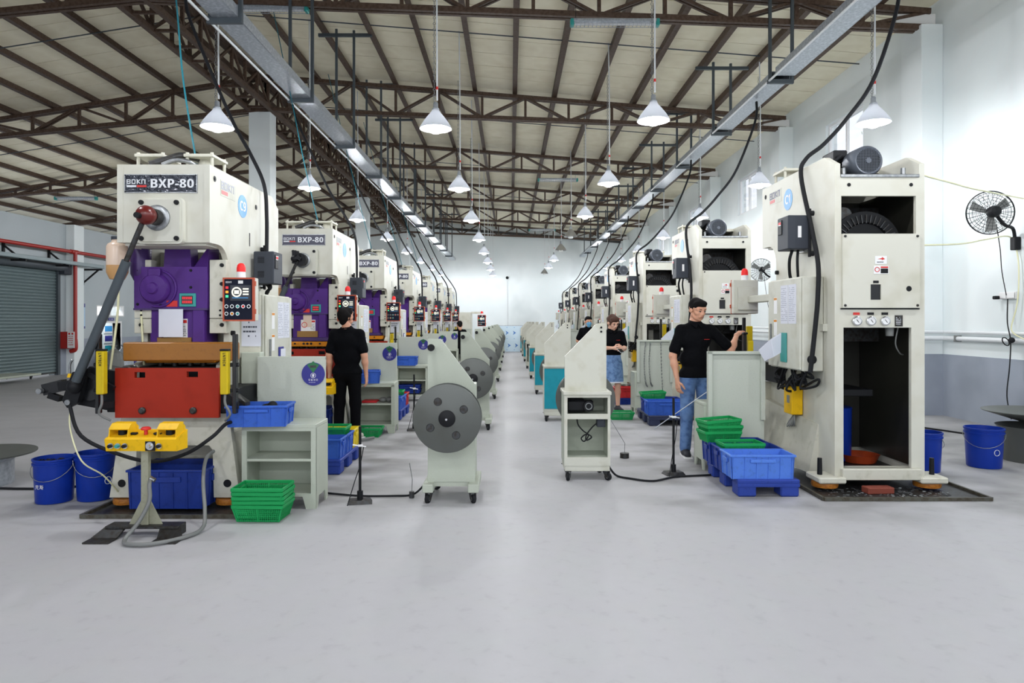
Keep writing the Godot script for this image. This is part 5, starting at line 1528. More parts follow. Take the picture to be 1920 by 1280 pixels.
# a latticed plastic basket with a rolled rim, base centre at the origin
func basket(w := 0.38, h := 0.12, d := 0.27) -> Node3D:
	var t := thing("plastic_basket", "", "basket")
	var lw := w * 0.82
	var ld := d * 0.80
	var rim := MB.new()
	for s in [-1, 1]:
		rim.bb(-w / 2, w / 2, h - 0.028, h, s * d / 2 - 0.006, s * d / 2 + 0.006, 0.004)
		rim.bb(s * w / 2 - 0.006, s * w / 2 + 0.006, h - 0.028, h, -d / 2, d / 2, 0.004)
	part(t, "rim", rim, M.basket)
	var net := MB.new()
	var n := 22
	for i in n + 1:
		var f := float(i) / n - 0.5
		for s in [-1, 1]:
			var thick := 0.006 if i % 11 == 0 else 0.0022
			net.bar(Vector3(f * lw, 0.0, s * ld / 2), Vector3(f * w * 0.97, h - 0.02, s * d * 0.49), thick * 2, 0.004, Vector3.BACK)
	n = 14
	for i in n + 1:
		var f := float(i) / n - 0.5
		for s in [-1, 1]:
			net.bar(Vector3(s * lw / 2, 0.0, f * ld), Vector3(s * w * 0.49, h - 0.02, f * d * 0.97), 0.0045, 0.004, Vector3.RIGHT)
	for i in 6:
		var y := 0.01 + (h - 0.04) * i / 6.0
		var g := y / h
		var ww := lerpf(lw, w, g) / 2
		var dd := lerpf(ld, d, g) / 2
		for s in [-1, 1]:
			net.bb(-ww, ww, y, y + 0.005, s * dd - 0.002, s * dd + 0.002)
			net.bb(s * ww - 0.002, s * ww + 0.002, y, y + 0.005, -dd, dd)
	part(t, "mesh_wall", net, M.basket)
	var base := MB.new()
	for i in 15:
		var x := lerpf(-lw / 2, lw / 2, i / 14.0)
		base.bb(x - 0.003, x + 0.003, 0, 0.005, -ld / 2, ld / 2)
	for i in 11:
		var z := lerpf(-ld / 2, ld / 2, i / 10.0)
		base.bb(-lw / 2, lw / 2, 0, 0.005, z - 0.003, z + 0.003)
	part(t, "mesh_base", base, M.basket)
	return t

func pallet(m: Material, w: float, d: float) -> Node3D:
	var t := thing("plastic_pallet", "", "pallet")
	part(t, "deck", MB.new().bb(-w / 2, w / 2, 0.115, 0.15, -d / 2, d / 2, 0.008), m)
	for x in [-1, 1]:
		for z in [-1, 0, 1]:
			var cx: float = x * (w / 2 - 0.085)
			var cz: float = z * (d / 2 - 0.09)
			part(t, "pallet_foot", MB.new().bb(cx - 0.08, cx + 0.08, 0, 0.118, cz - 0.085, cz + 0.085, 0.012), m)
	for s in [-1, 1]:
		part(t, "deck_lip", MB.new().bb(-w / 2, w / 2, 0.085, 0.12, s * d / 2, s * (d / 2 - 0.02), 0.004), m)
	return t

func oil_tray(w: float, d: float) -> Node3D:
	var t := thing("drip_tray", "", "tray")
	part(t, "tray_floor", MB.new().bb(-w / 2, w / 2, 0.002, 0.008, -d / 2, d / 2), M.dark_steel)
	var r := MB.new()
	for s in [-1, 1]:
		r.bb(-w / 2, w / 2, 0.002, 0.032, s * d / 2 - 0.012, s * d / 2 + 0.012)
		r.bb(s * w / 2 - 0.012, s * w / 2 + 0.012, 0.002, 0.032, -d / 2, d / 2)
	part(t, "tray_rim", r, M.tray)
	return t

func control_stand() -> Node3D:
	var t := thing("control_stand", "", "control stand")
	# base: a flat bar with bent feet, post, gussets
	var b := MB.new()
	b.bb(-0.26, 0.26, 0.055, 0.075, -0.06, 0.06, 0.004)
	for s in [-1, 1]:
		var q0: float = s * 0.14
		var q1: float = s * 0.32
		b.hexa([Vector3(q0, 0.0, 0.12), Vector3(q1, 0.0, 0.12), Vector3(q1, 0.012, 0.12), Vector3(q0, 0.012, 0.12), Vector3(q0 - s * 0.02, 0.058, 0.03), Vector3(q1 - s * 0.06, 0.058, 0.03), Vector3(q1 - s * 0.06, 0.074, 0.03), Vector3(q0 - s * 0.02, 0.074, 0.03)])
		b.bb(q0, q1, 0.0, 0.012, 0.115, 0.22, 0.002)
		b.bb(s * 0.2, s * 0.26, 0.0, 0.06, -0.06, 0.04, 0.004)
	part(t, "stand_base", b, M.dark_steel)
	part(t, "post", MB.new().bb(-0.026, 0.026, 0.06, 0.61, -0.022, 0.022, 0.004), M.post)
	for s in [-1, 1]:
		part(t, "gusset", MB.new().prism(PackedVector2Array([Vector2(s * 0.028, 0.068), Vector2(s * 0.12, 0.068), Vector2(s * 0.024, 0.26)]), -0.006, 0.006, 2), M.post)
	var bx := MB.new()
	bx.prism(PackedVector2Array([Vector2(-0.10, 0.60), Vector2(0.06, 0.605), Vector2(0.08, 0.69), Vector2(0.06, 0.70), Vector2(-0.10, 0.735)]), -0.25, 0.25, 0)
	part(t, "control_box", bx, M.yellow)
	for s in [-1, 1]:
		# a hood over each palm button
		var x0: float = s * 0.17
		var hood := MB.new()
		hood.prism(PackedVector2Array([Vector2(-0.09, 0.73), Vector2(0.05, 0.70), Vector2(0.04, 0.75), Vector2(0.0, 0.785), Vector2(-0.05, 0.79), Vector2(-0.09, 0.76)]), x0 - 0.07, x0 - 0.062, 0)
		hood.prism(PackedVector2Array([Vector2(-0.09, 0.73), Vector2(0.05, 0.70), Vector2(0.04, 0.75), Vector2(0.0, 0.785), Vector2(-0.05, 0.79), Vector2(-0.09, 0.76)]), x0 + 0.062, x0 + 0.07, 0)
		hood.hexa([Vector3(x0 - 0.07, 0.75, 0.04), Vector3(x0 + 0.07, 0.75, 0.04), Vector3(x0 + 0.07, 0.785, 0.0), Vector3(x0 - 0.07, 0.785, 0.0), Vector3(x0 - 0.07, 0.757, 0.045), Vector3(x0 + 0.07, 0.757, 0.045), Vector3(x0 + 0.07, 0.793, 0.003), Vector3(x0 - 0.07, 0.793, 0.003)])
		hood.hexa([Vector3(x0 - 0.07, 0.785, 0.0), Vector3(x0 + 0.07, 0.785, 0.0), Vector3(x0 + 0.07, 0.79, -0.06), Vector3(x0 - 0.07, 0.79, -0.06), Vector3(x0 - 0.07, 0.793, 0.003), Vector3(x0 + 0.07, 0.793, 0.003), Vector3(x0 + 0.07, 0.797, -0.06), Vector3(x0 - 0.07, 0.797, -0.06)])
		part(t, "button_hood", hood, M.yellow)
		part(t, "palm_button", MB.new().cyl(Vector3(x0, 0.71, -0.01), Vector3(x0, 0.745, -0.01), 0.03, -1, 18), M.black)
	part(t, "emergency_stop", MB.new().lathe([Vector2(0.012, 0), Vector2(0.012, 0.03), Vector2(0.034, 0.035), Vector2(0.034, 0.045), Vector2(0.022, 0.055), Vector2(0, 0.056)], Vector3(0.0, 0.712, 0.0), Vector3.UP, 20), M.red_ink)
	for x in [-0.085, 0.085]:
		part(t, "rocker_switch", MB.new().bb(x - 0.025, x + 0.025, 0.712, 0.728, -0.015, 0.02, 0.005), M.black)
	var y := 0.645
	var kn := [[-0.205, M.black], [-0.155, M.teal_file], [-0.105, M.black], [0.07, M.chrome], [0.135, M.black]]
	for k in kn:
		var big: bool = k[0] == 0.07
		if big:
			part(t, "switch_plate", MB.new().bb(k[0] - 0.035, k[0] + 0.035, y - 0.035, y + 0.035, 0.073, 0.077), M.black)
		part(t, "switch_ring", MB.new().cyl(Vector3(k[0], y, 0.073), Vector3(k[0], y, 0.085), 0.028 if big else 0.02, -1, 18), M.chrome)
		part(t, "switch_knob", MB.new().cyl(Vector3(k[0], y, 0.085), Vector3(k[0], y, 0.105), 0.016 if big else 0.013, 0.012, 14), k[1])
	part(t, "gland", MB.new().cyl(Vector3(0.03, 0.40, 0), Vector3(0.065, 0.385, 0.0), 0.016, -1, 10), M.steel)
	return t

func right_row() -> void:
	var p := make_press("drive_side_press", true)
	for k in 8:
		var o: Node3D = p if k == 0 else copy(p, Vector3.ZERO)
		o.position = Vector3(ROW_R, 0, -7.85 - STEP_R * k)
		o.rotation.y = PI
		o.scale = Vector3.ONE * 1.1
		tag(o, "cream press with motor side facing out, %s from the viewer by the window wall%s" % [NTH[k], ", C1" if k == 0 else ""], "press", "presses seen from the motor side")
	write_on(p, "C1", 0.085, Vector3(0.368, 2.535, -0.66), FACE_X, M.white)
	for k in 8:
		var z := -STEP_R * k
		solo("power_cable", "thick black cable from the tray down the side of the %s motor-side press" % NTH[k], "cable", MB.new().tube(smooth_path([Vector3(4.38, 5.42, -7.75 + z), Vector3(4.28, 5.0, -7.55 + z), Vector3(3.84, 4.09, -7.2 + z), Vector3(3.46, 3.61, -7.0 + z), Vector3(3.17, 3.31, -6.9 + z), Vector3(2.93, 3.13, -6.76 + z), Vector3(2.86, 2.95, -6.72 + z), Vector3(2.85, 2.4, -6.46 + z), Vector3(2.83, 2.05, -6.28 + z), Vector3(2.81, 1.75, -6.24 + z), Vector3(2.79, 1.5, -6.24 + z), Vector3(2.75, 1.05, -6.26 + z)]), 0.021, 8), M.rubber, Vector3.ZERO, 0.0, "power cables of the motor-side row")
	# benches seen from their backs
	var b := make_bench("workbench")
	for k in 6:
		var o: Node3D = b if k == 0 else copy(b, Vector3.ZERO)
		o.position = Vector3(2.27 if k == 0 else 2.33, 0, -7.32 - 4.2 * k)
		o.rotation.y = PI
		tag(o, "grey steel workbench seen from behind its tall flanged board, beside the %s motor-side press" % NTH[k], "workbench", "benches of the motor-side row")
	# pallet loads before the first and second bench
	for k in 2:
		var z := -5.90 - 4.0 * k
		var x := 2.235 if k == 0 else 2.32
		var pl := pallet(M.pallet if k == 0 else M.pallet_dark, 0.54 if k == 0 else 0.62, 0.92)
		pl.position = Vector3(x, 0, z - 0.46)
		tag(pl, "%s plastic pallet carrying crates, behind the %s grey bench" % ["blue" if k == 0 else "dark stained", NTH[k]], "pallet")
		for q in 3 if k == 0 else 2:
			var m: Material = [M.bin_light, M.bin_dark, M.bin_dark][q] if k == 0 else [M.bin, M.bin_dark][q]
			var c := crate("parts_crate", m, 0.55, 0.21, 0.29)
			c.position = Vector3(x - 0.045 + (0.01 if q == 1 else 0.0), 0.15, z - 0.165 - q * 0.305)
			tag(c, "%s plastic crate, %s from the front on the %s pallet" % [["light blue", "dark blue", "dark blue"][q], NTH[q], "near blue" if k == 0 else "dark stained"], "crate")
	for k in 3:
		var g := basket(0.36, 0.11, 0.24)
		g.position = Vector3(2.04 + 0.012 * (k % 2), 0.35 + k * 0.055, -6.68)
		g.rotation = Vector3(0, 0.1 + 0.05 * k, 0.05 if k == 2 else 0.0)
		tag(g, "green plastic basket in the stack on the rear dark blue crate, %s from below" % NTH[k], "basket", "green baskets on the near pallet")
	var g1 := basket(0.38, 0.11, 0.25)
	g1.position = Vector3(2.14, 0.29, -6.37)
	g1.rotation.y = 0.05
	tag(g1, "green plastic basket sunk in the middle dark blue crate", "basket")
	var g2 := basket(0.36, 0.11, 0.25)
	g2.position = Vector3(2.17, 0.34, -10.40)
	g2.rotation.z = 0.06
	tag(g2, "green plastic basket on the rear crate of the dark stained pallet", "basket")
	var g3 := basket(0.37, 0.12, 0.26)
	g3.position = Vector3(1.72, 0.0, -10.62)
	tag(g3, "green plastic basket on the floor by the woman's feet", "basket")
	var rb := crate("parts_crate", M.bin_red, 0.40, 0.19, 0.3)
	rb.position = Vector3(2.12, 0.12, -12.6)
	tag(rb, "red plastic crate beyond the woman in the denim skirt", "crate")
	var rb2 := crate("parts_crate", M.bin_dark, 0.42, 0.12, 0.3)
	rb2.position = Vector3(2.12, 0.0, -12.6)
	tag(rb2, "blue plastic crate under the red one beyond the woman", "crate")
	# chains hung on the second bench's board
	for k in 3:
		var ch := MB.new()
		var pts := smooth_path([Vector3(0, 0, 0), Vector3(-0.02, -0.3, 0.0), Vector3(0.0, -0.62, 0.0), Vector3(0.03, -0.7, 0.0)] if k < 2 else [Vector3(0, 0, 0), Vector3(0.01, -0.4, 0), Vector3(0.03, -0.78, 0)], 8)
		for i in pts.size():
			ch.ring(pts[i], Vector3.RIGHT if i % 2 else Vector3(0.7, 0, 0.7), 0.016, 0.005, 8, 4)
		solo("hanging_chain", "%s looped steel part chain hung on the board of the second motor-side bench" % NTH[k], "chain", ch, M.steel, Vector3(2.19 + 0.08 * k + (0.09 if k == 2 else 0.0), 1.17, -11.07), 0.0, "chains on the bench board")
	# under and round the first press
	var tr := oil_tray(1.42, 2.1)
	tr.position = Vector3(3.36, 0, -6.82)
	tag(tr, "low oily steel drip tray under the first motor-side press", "drip tray")
	solo("loose_brick", "red brick lying in the drip tray under the first motor-side press", "brick", MB.new().bb(-0.12, 0.12, 0, 0.055, -0.055, 0.055, 0.006), M.brick, Vector3(3.24, 0.008, -6.02), 0.08)
	solo("red_tub", "red tub of scrap under the open bay of the first motor-side press", "tub", MB.new().lathe([Vector2(0, 0), Vector2(0.15, 0), Vector2(0.18, 0.07), Vector2(0.185, 0.075), Vector2(0.17, 0.07), Vector2(0.14, 0.02), Vector2(0, 0.02)], Vector3.ZERO, Vector3.UP, 24), M.panel_frame, Vector3(3.42, 0.148, -6.7))
	solo("oil_drum", "dark blue drum standing inside the open bay of the first motor-side press", "drum", MB.new().lathe([Vector2(0, 0), Vector2(0.13, 0), Vector2(0.14, 0.02), Vector2(0.145, 0.5), Vector2(0.15, 0.52), Vector2(0.13, 0.53), Vector2(0, 0.52)], Vector3.ZERO, Vector3.UP, 24), M.pail, Vector3(3.24, 0.148, -6.8))
	var scraps := MB.new()
	var r := RandomNumberGenerator.new()
	r.seed = 5
	for i in 160:
		var p0 := Vector3(r.randf_range(2.75, 3.85), 0.009, r.randf_range(-6.2, -5.82))
		var a := r.randf() * TAU
		scraps.at(Transform3D(Basis.from_euler(Vector3(r.randf() * 0.5, a, 0)), p0)).bb(-0.012, 0.012, 0, 0.003, -0.006, 0.006)
	scraps.xf = Transform3D.IDENTITY
	var so := solo("metal_scrap", "small bright metal scraps strewn over the oily drip tray", "scrap", scraps, M.steel)
	so.set_meta("kind", "stuff")

func caster(parent: Node, p: Vector3, turn: float) -> void:
	var c := holder(parent, "caster", p)
	c.rotation.y = turn
	part(c, "wheel", MB.new().lathe([Vector2(0, -0.016), Vector2(0.03, -0.016), Vector2(0.037, -0.01), Vector2(0.037, 0.01), Vector2(0.03, 0.016), Vector2(0, 0.016)], Vector3(0, 0.037, 0.025), Vector3.RIGHT, 20), M.rubber)
	part(c, "wheel_hub", MB.new().cyl(Vector3(-0.019, 0.037, 0.025), Vector3(0.019, 0.037, 0.025), 0.016, -1, 12), M.steel)
	var f := MB.new().bb(-0.03, 0.03, 0.082, 0.09, -0.03, 0.03)
	for s in [-1, 1]:
		f.hexa([Vector3(s * 0.021, 0.03, 0.012), Vector3(s * 0.024, 0.03, 0.012), Vector3(s * 0.024, 0.03, 0.04), Vector3(s * 0.021, 0.03, 0.04), Vector3(s * 0.021, 0.085, -0.025), Vector3(s * 0.024, 0.085, -0.025), Vector3(s * 0.024, 0.085, 0.03), Vector3(s * 0.021, 0.085, 0.03)])
	part(c, "fork", f, M.dark_steel)

func reel_disc(parent: Node, c: Vector3, d: float, R: float) -> void:
	var r := holder(parent, "reel", c)
	var dir := Vector3(0, 0, d)
	part(r, "reel_disc", MB.new().lathe([Vector2(0, 0), Vector2(R - 0.01, 0), Vector2(R, 0.004), Vector2(R, 0.016), Vector2(R - 0.008, 0.02), Vector2(0.13, 0.02), Vector2(0.11, 0.026), Vector2(0, 0.026)], Vector3.ZERO, dir, 56), M.reel)
	part(r, "reel_disc", MB.new().lathe([Vector2(0, 0), Vector2(R, 0), Vector2(R, 0.012), Vector2(0, 0.012)], dir * -0.10, dir, 48), M.reel)
	part(r, "steel_coil", MB.new().lathe([Vector2(0.12, 0), Vector2(R * 0.62, 0), Vector2(R * 0.62, 0.09), Vector2(0.12, 0.09)], dir * -0.09, dir, 40), M.dark_steel)
	for k in 4:
		var a := TAU * k / 4.0 + 0.5
		part(r, "clamp_pad", MB.new().cyl(Vector3(cos(a), sin(a), 0) * 0.155 + dir * 0.02, Vector3(cos(a), sin(a), 0) * 0.155 + dir * 0.028, 0.034, 0.03, 18), M.dark_steel)
	part(r, "hub", MB.new().lathe([Vector2(0, 0.06), Vector2(0.03, 0.06), Vector2(0.066, 0.045), Vector2(0.07, 0.02), Vector2(0, 0.02)], Vector3.ZERO, dir, 28), M.black)
	part(r, "shaft_end", MB.new().cyl(dir * 0.05, dir * 0.085, 0.012, 0.009, 12), M.chrome)

func reels() -> void:
	# left: seen from the reel side
	var t := thing("coil_reel_stand", "", "reel stand")
	var face := PackedVector2Array([Vector2(-0.2, 0.16), Vector2(0.2, 0.16), Vector2(0.2, 0.985), Vector2(-0.09, 1.37), Vector2(-0.2, 1.37)])
	part(t, "stand_front", MB.new().prism(face, -0.03, 0.0, 2), M.grey_green)
	part(t, "stand_body", MB.new().bb(-0.195, 0.195, 0.16, 0.97, -0.42, -0.03, 0.006), M.grey_green)
	part(t, "stand_foot_panel", MB.new().bb(-0.19, 0.19, 0.12, 0.17, -0.40, -0.01), M.grey_green)
	for s in [-1, 1]:
		part(t, "foot_bar", MB.new().bb(s * 0.19 - 0.045, s * 0.19 + 0.045, 0.09, 0.16, -0.44, 0.10, 0.006), M.grey_green)
		caster(t, Vector3(s * 0.18, 0, 0.05), 0.4 * s)
		caster(t, Vector3(s * 0.19, 0, -0.40), -1.2 * s)
	part(t, "guide_roller", MB.new().cyl(Vector3(-0.16, 1.30, 0.0), Vector3(-0.16, 1.30, 0.09), 0.02, -1, 14), M.chrome)
	part(t, "guide_knob", MB.new().cyl(Vector3(-0.16, 1.30, 0.09), Vector3(-0.16, 1.30, 0.11), 0.03, -1, 14), M.black)
	part(t, "shaft", MB.new().cyl(Vector3(-0.015, 0.73, 0.0), Vector3(-0.015, 0.73, 0.2), 0.03, -1, 14), M.dark_steel)
	reel_disc(t, Vector3(-0.015, 0.73, 0.22), 1.0, 0.28)
	for k in 8:
		var o: Node3D = t if k == 0 else copy(t, Vector3.ZERO)
		o.position = Vector3(-0.50, 0, -5.78 - 3.82 * k)
		tag(o, "grey-green coil reel stand facing the viewer with dark disc, %s along the aisle" % NTH[k], "reel stand", "reel stands of the purple-slide row")
	# right: seen from the cabinet side, the reel behind
	for v in 2:
		var u := thing("coil_reel_cabinet", "", "reel stand")
		var body := MB.new()
		if v == 0:
			part(u, "cabinet_back", MB.new().plate(-0.22, 0.22, 0.14, 0.82, -0.02, 0.0, [[-0.19, 0.195, 0.22, 0.585], [-0.19, 0.195, 0.635, 0.79]]), M.cabinet)
			body.bb(-0.22, -0.205, 0.14, 0.82, -0.38, -0.02)
			body.bb(0.205, 0.22, 0.14, 0.82, -0.38, -0.02)
			body.bb(-0.22, 0.22, 0.14, 0.82, -0.39, -0.375)
			part(u, "cabinet_body", body, M.grey_green)
			part(u, "divider", MB.new().bb(-0.205, 0.205, 0.60, 0.62, -0.375, -0.02), M.grey_green)
			part(u, "cabinet_floor", MB.new().bb(-0.205, 0.205, 0.20, 0.215, -0.375, -0.02), M.grey_green)
			part(u, "gear_motor", MB.new().bb(-0.19, 0.0, 0.64, 0.76, -0.3, -0.1, 0.02).cyl(Vector3(0.02, 0.70, -0.12), Vector3(0.02, 0.70, -0.06), 0.05, -1, 20).bb(-0.03, 0.07, 0.65, 0.75, -0.2, -0.1, 0.01), M.black)
			part(u, "motor_ring", MB.new().ring(Vector3(0.02, 0.70, -0.06), Vector3.BACK, 0.03, 0.006, 18, 6), M.steel)
			part(u, "cord", MB.new().tube(smooth_path([Vector3(-0.09, 0.59, -0.1), Vector3(-0.08, 0.52, -0.08), Vector3(-0.03, 0.46, -0.08), Vector3(0.02, 0.42, -0.08), Vector3(-0.02, 0.36, -0.08), Vector3(-0.05, 0.39, -0.08), Vector3(0.0, 0.43, -0.07), Vector3(0.05, 0.40, -0.08), Vector3(0.0, 0.37, -0.08), Vector3(0.0, 0.42, -0.08), Vector3(0.06, 0.50, -0.08), Vector3(0.13, 0.55, -0.1)]), 0.007, 6), M.rubber)
			part(u, "relay_box", MB.new().bb(0.10, 0.18, 0.50, 0.59, -0.15, -0.05, 0.005), M.vfd)
		else:
			part(u, "cabinet_body", MB.new().bb(-0.22, 0.22, 0.14, 0.82, -0.39, -0.01, 0.005), M.cabinet)
			part(u, "teal_cover", MB.new().bb(-0.215, 0.215, 0.19, 0.80, -0.012, 0.004, 0.003), M.teal)
		part(u, "cabinet_top", MB.new().bb(-0.23, 0.23, 0.815, 0.85, -0.40, 0.015, 0.005), M.cabinet)
		part(u, "base_frame", MB.new().bb(-0.215, 0.215, 0.085, 0.15, -0.39, -0.005, 0.005), M.cabinet)
		part(u, "slant_panel", MB.new().prism(PackedVector2Array([Vector2(-0.21, 0.85), Vector2(0.19, 0.85), Vector2(0.19, 1.5), Vector2(0.10, 1.5), Vector2(-0.21, 1.18)]), -0.10, -0.06, 2), M.cabinet)
		var b := MB.new()
		for y in [1.46, 1.42]:
			b.cyl(Vector3(0.14, y, -0.06), Vector3(0.14, y, -0.05), 0.01, -1, 10)
		part(u, "panel_bolt", b, M.black)
		for s in [-1, 1]:
			caster(u, Vector3(s * 0.18, 0, -0.02), 0.5 * s + 0.3)
			caster(u, Vector3(s * 0.18, 0, -0.36), -0.8 * s)
		part(u, "shaft", MB.new().cyl(Vector3(0.02, 0.727, -0.39), Vector3(0.02, 0.727, -0.52), 0.03, -1, 14), M.dark_steel)
		reel_disc(u, Vector3(0.03, 0.727, -0.50), -1.0, 0.30)
		var ks: Array = [0, 4, 6] if v == 0 else [1, 2, 3, 5, 7]
		for i in ks.size():
			var k: int = ks[i]
			var o: Node3D = u if i == 0 else copy(u, Vector3.ZERO)
			o.position = Vector3(0.735 - 0.004 * k, 0, -6.52 - 3.85 * k)
			tag(o, "pale reel cabinet with slanted top panel and %s, %s along the aisle" % ["open back" if v == 0 else "teal back cover", NTH[k]], "reel stand", "reel cabinets of the motor-side row")

func pail(label: String, p: Vector3, turn: float, r: float, h: float, filled: bool) -> void:
	var t := thing("plastic_pail", label, "pail", p, turn)
	part(t, "pail_body", MB.new().lathe([Vector2(0, 0.003), Vector2(r * 0.86, 0.003), Vector2(r * 0.88, 0.012), Vector2(r * 0.97, h * 0.86), Vector2(r * 1.02, h * 0.86), Vector2(r * 1.03, h * 0.90), Vector2(r * 0.98, h * 0.905), Vector2(r * 0.99, h * 0.95), Vector2(r * 1.03, h * 0.96), Vector2(r * 1.03, h), Vector2(r * 0.97, h), Vector2(r * 0.95, h * 0.9), Vector2(r * 0.85, 0.02), Vector2(0, 0.02)], Vector3.ZERO, Vector3.UP, 40), M.pail)
	var pts := []
	for i in 13:
		var a := PI * i / 12.0
		pts.append(Vector3(-cos(a) * r * 1.04, h * 0.86 - sin(a) * h * 0.33, sin(a) * r * 0.9 + 0.02))
	part(t, "wire_handle", MB.new().tube(pts, 0.003, 6), M.steel)
	if filled:
		var m := MB.new()
		var rg := RandomNumberGenerator.new()
		rg.seed = int(p.x * 100)
		m.cyl(Vector3(0, h * 0.8, 0), Vector3(0, h * 0.86, 0), r * 0.93, -1, 24)
		for i in 60:
			var a := rg.randf() * TAU
			var q := sqrt(rg.randf()) * r * 0.85
			m.bar(Vector3(cos(a) * q, h * 0.86 + rg.randf() * 0.03, sin(a) * q), Vector3(cos(a) * q + rg.randf_range(-0.04, 0.04), h * 0.88 + rg.randf() * 0.02, sin(a) * q + rg.randf_range(-0.04, 0.04)), 0.008, 0.004)
		part(t, "metal_scrap", m, M.dark_steel).set_meta("kind", "stuff")
		part(t, "lettering", glyphs(["ke", "si"], 0.035, 0.042), M.white).transform = Transform3D(Basis(Vector3.UP, -0.25), Vector3(-0.04, h * 0.36, r * 0.935))
	else:
		part(t, "emblem", MB.new().at(Transform3D(Basis(Vector3.UP, 0.7), Vector3.ZERO)).ring(Vector3(0, h * 0.42, r * 0.945), Vector3.BACK, 0.03, 0.003, 20, 5), M.silver_ink)

func sensor_stand(label: String, p: Vector3, h: float) -> void:
	var t := thing("sensor_stand", label, "stand", p, 0.2, "sensor stands on the floor")
	part(t, "stand_base", MB.new().hexa([Vector3(-0.1, 0, -0.07), Vector3(0.1, 0, -0.07), Vector3(0.1, 0, 0.07), Vector3(-0.1, 0, 0.07), Vector3(-0.08, 0.03, -0.055), Vector3(0.08, 0.03, -0.055), Vector3(0.08, 0.03, 0.055), Vector3(-0.08, 0.03, 0.055)]), M.dark_steel)
	part(t, "rod_socket", MB.new().cyl(Vector3(0, 0.03, 0), Vector3(0, 0.1, 0), 0.025, -1, 14), M.black)
	part(t, "rod", MB.new().cyl(Vector3(0, 0.1, 0), Vector3(0, h, 0), 0.012, -1, 10), M.black)
	part(t, "clamp", MB.new().bb(-0.018, 0.022, h * 0.735, h * 0.765, -0.018, 0.02, 0.004).bar(Vector3(-0.06, h * 0.77, 0.03), Vector3(0.05, h * 0.74, 0.03), 0.009, 0.009), M.white)
	part(t, "sensor_cord", MB.new().tube(smooth_path([Vector3(0.03, h * 0.74, 0.02), Vector3(0.0, h * 0.5, 0.05), Vector3(-0.04, 0.2, 0.06), Vector3(-0.1, 0.01, 0.12)]), 0.004, 5), M.rubber)

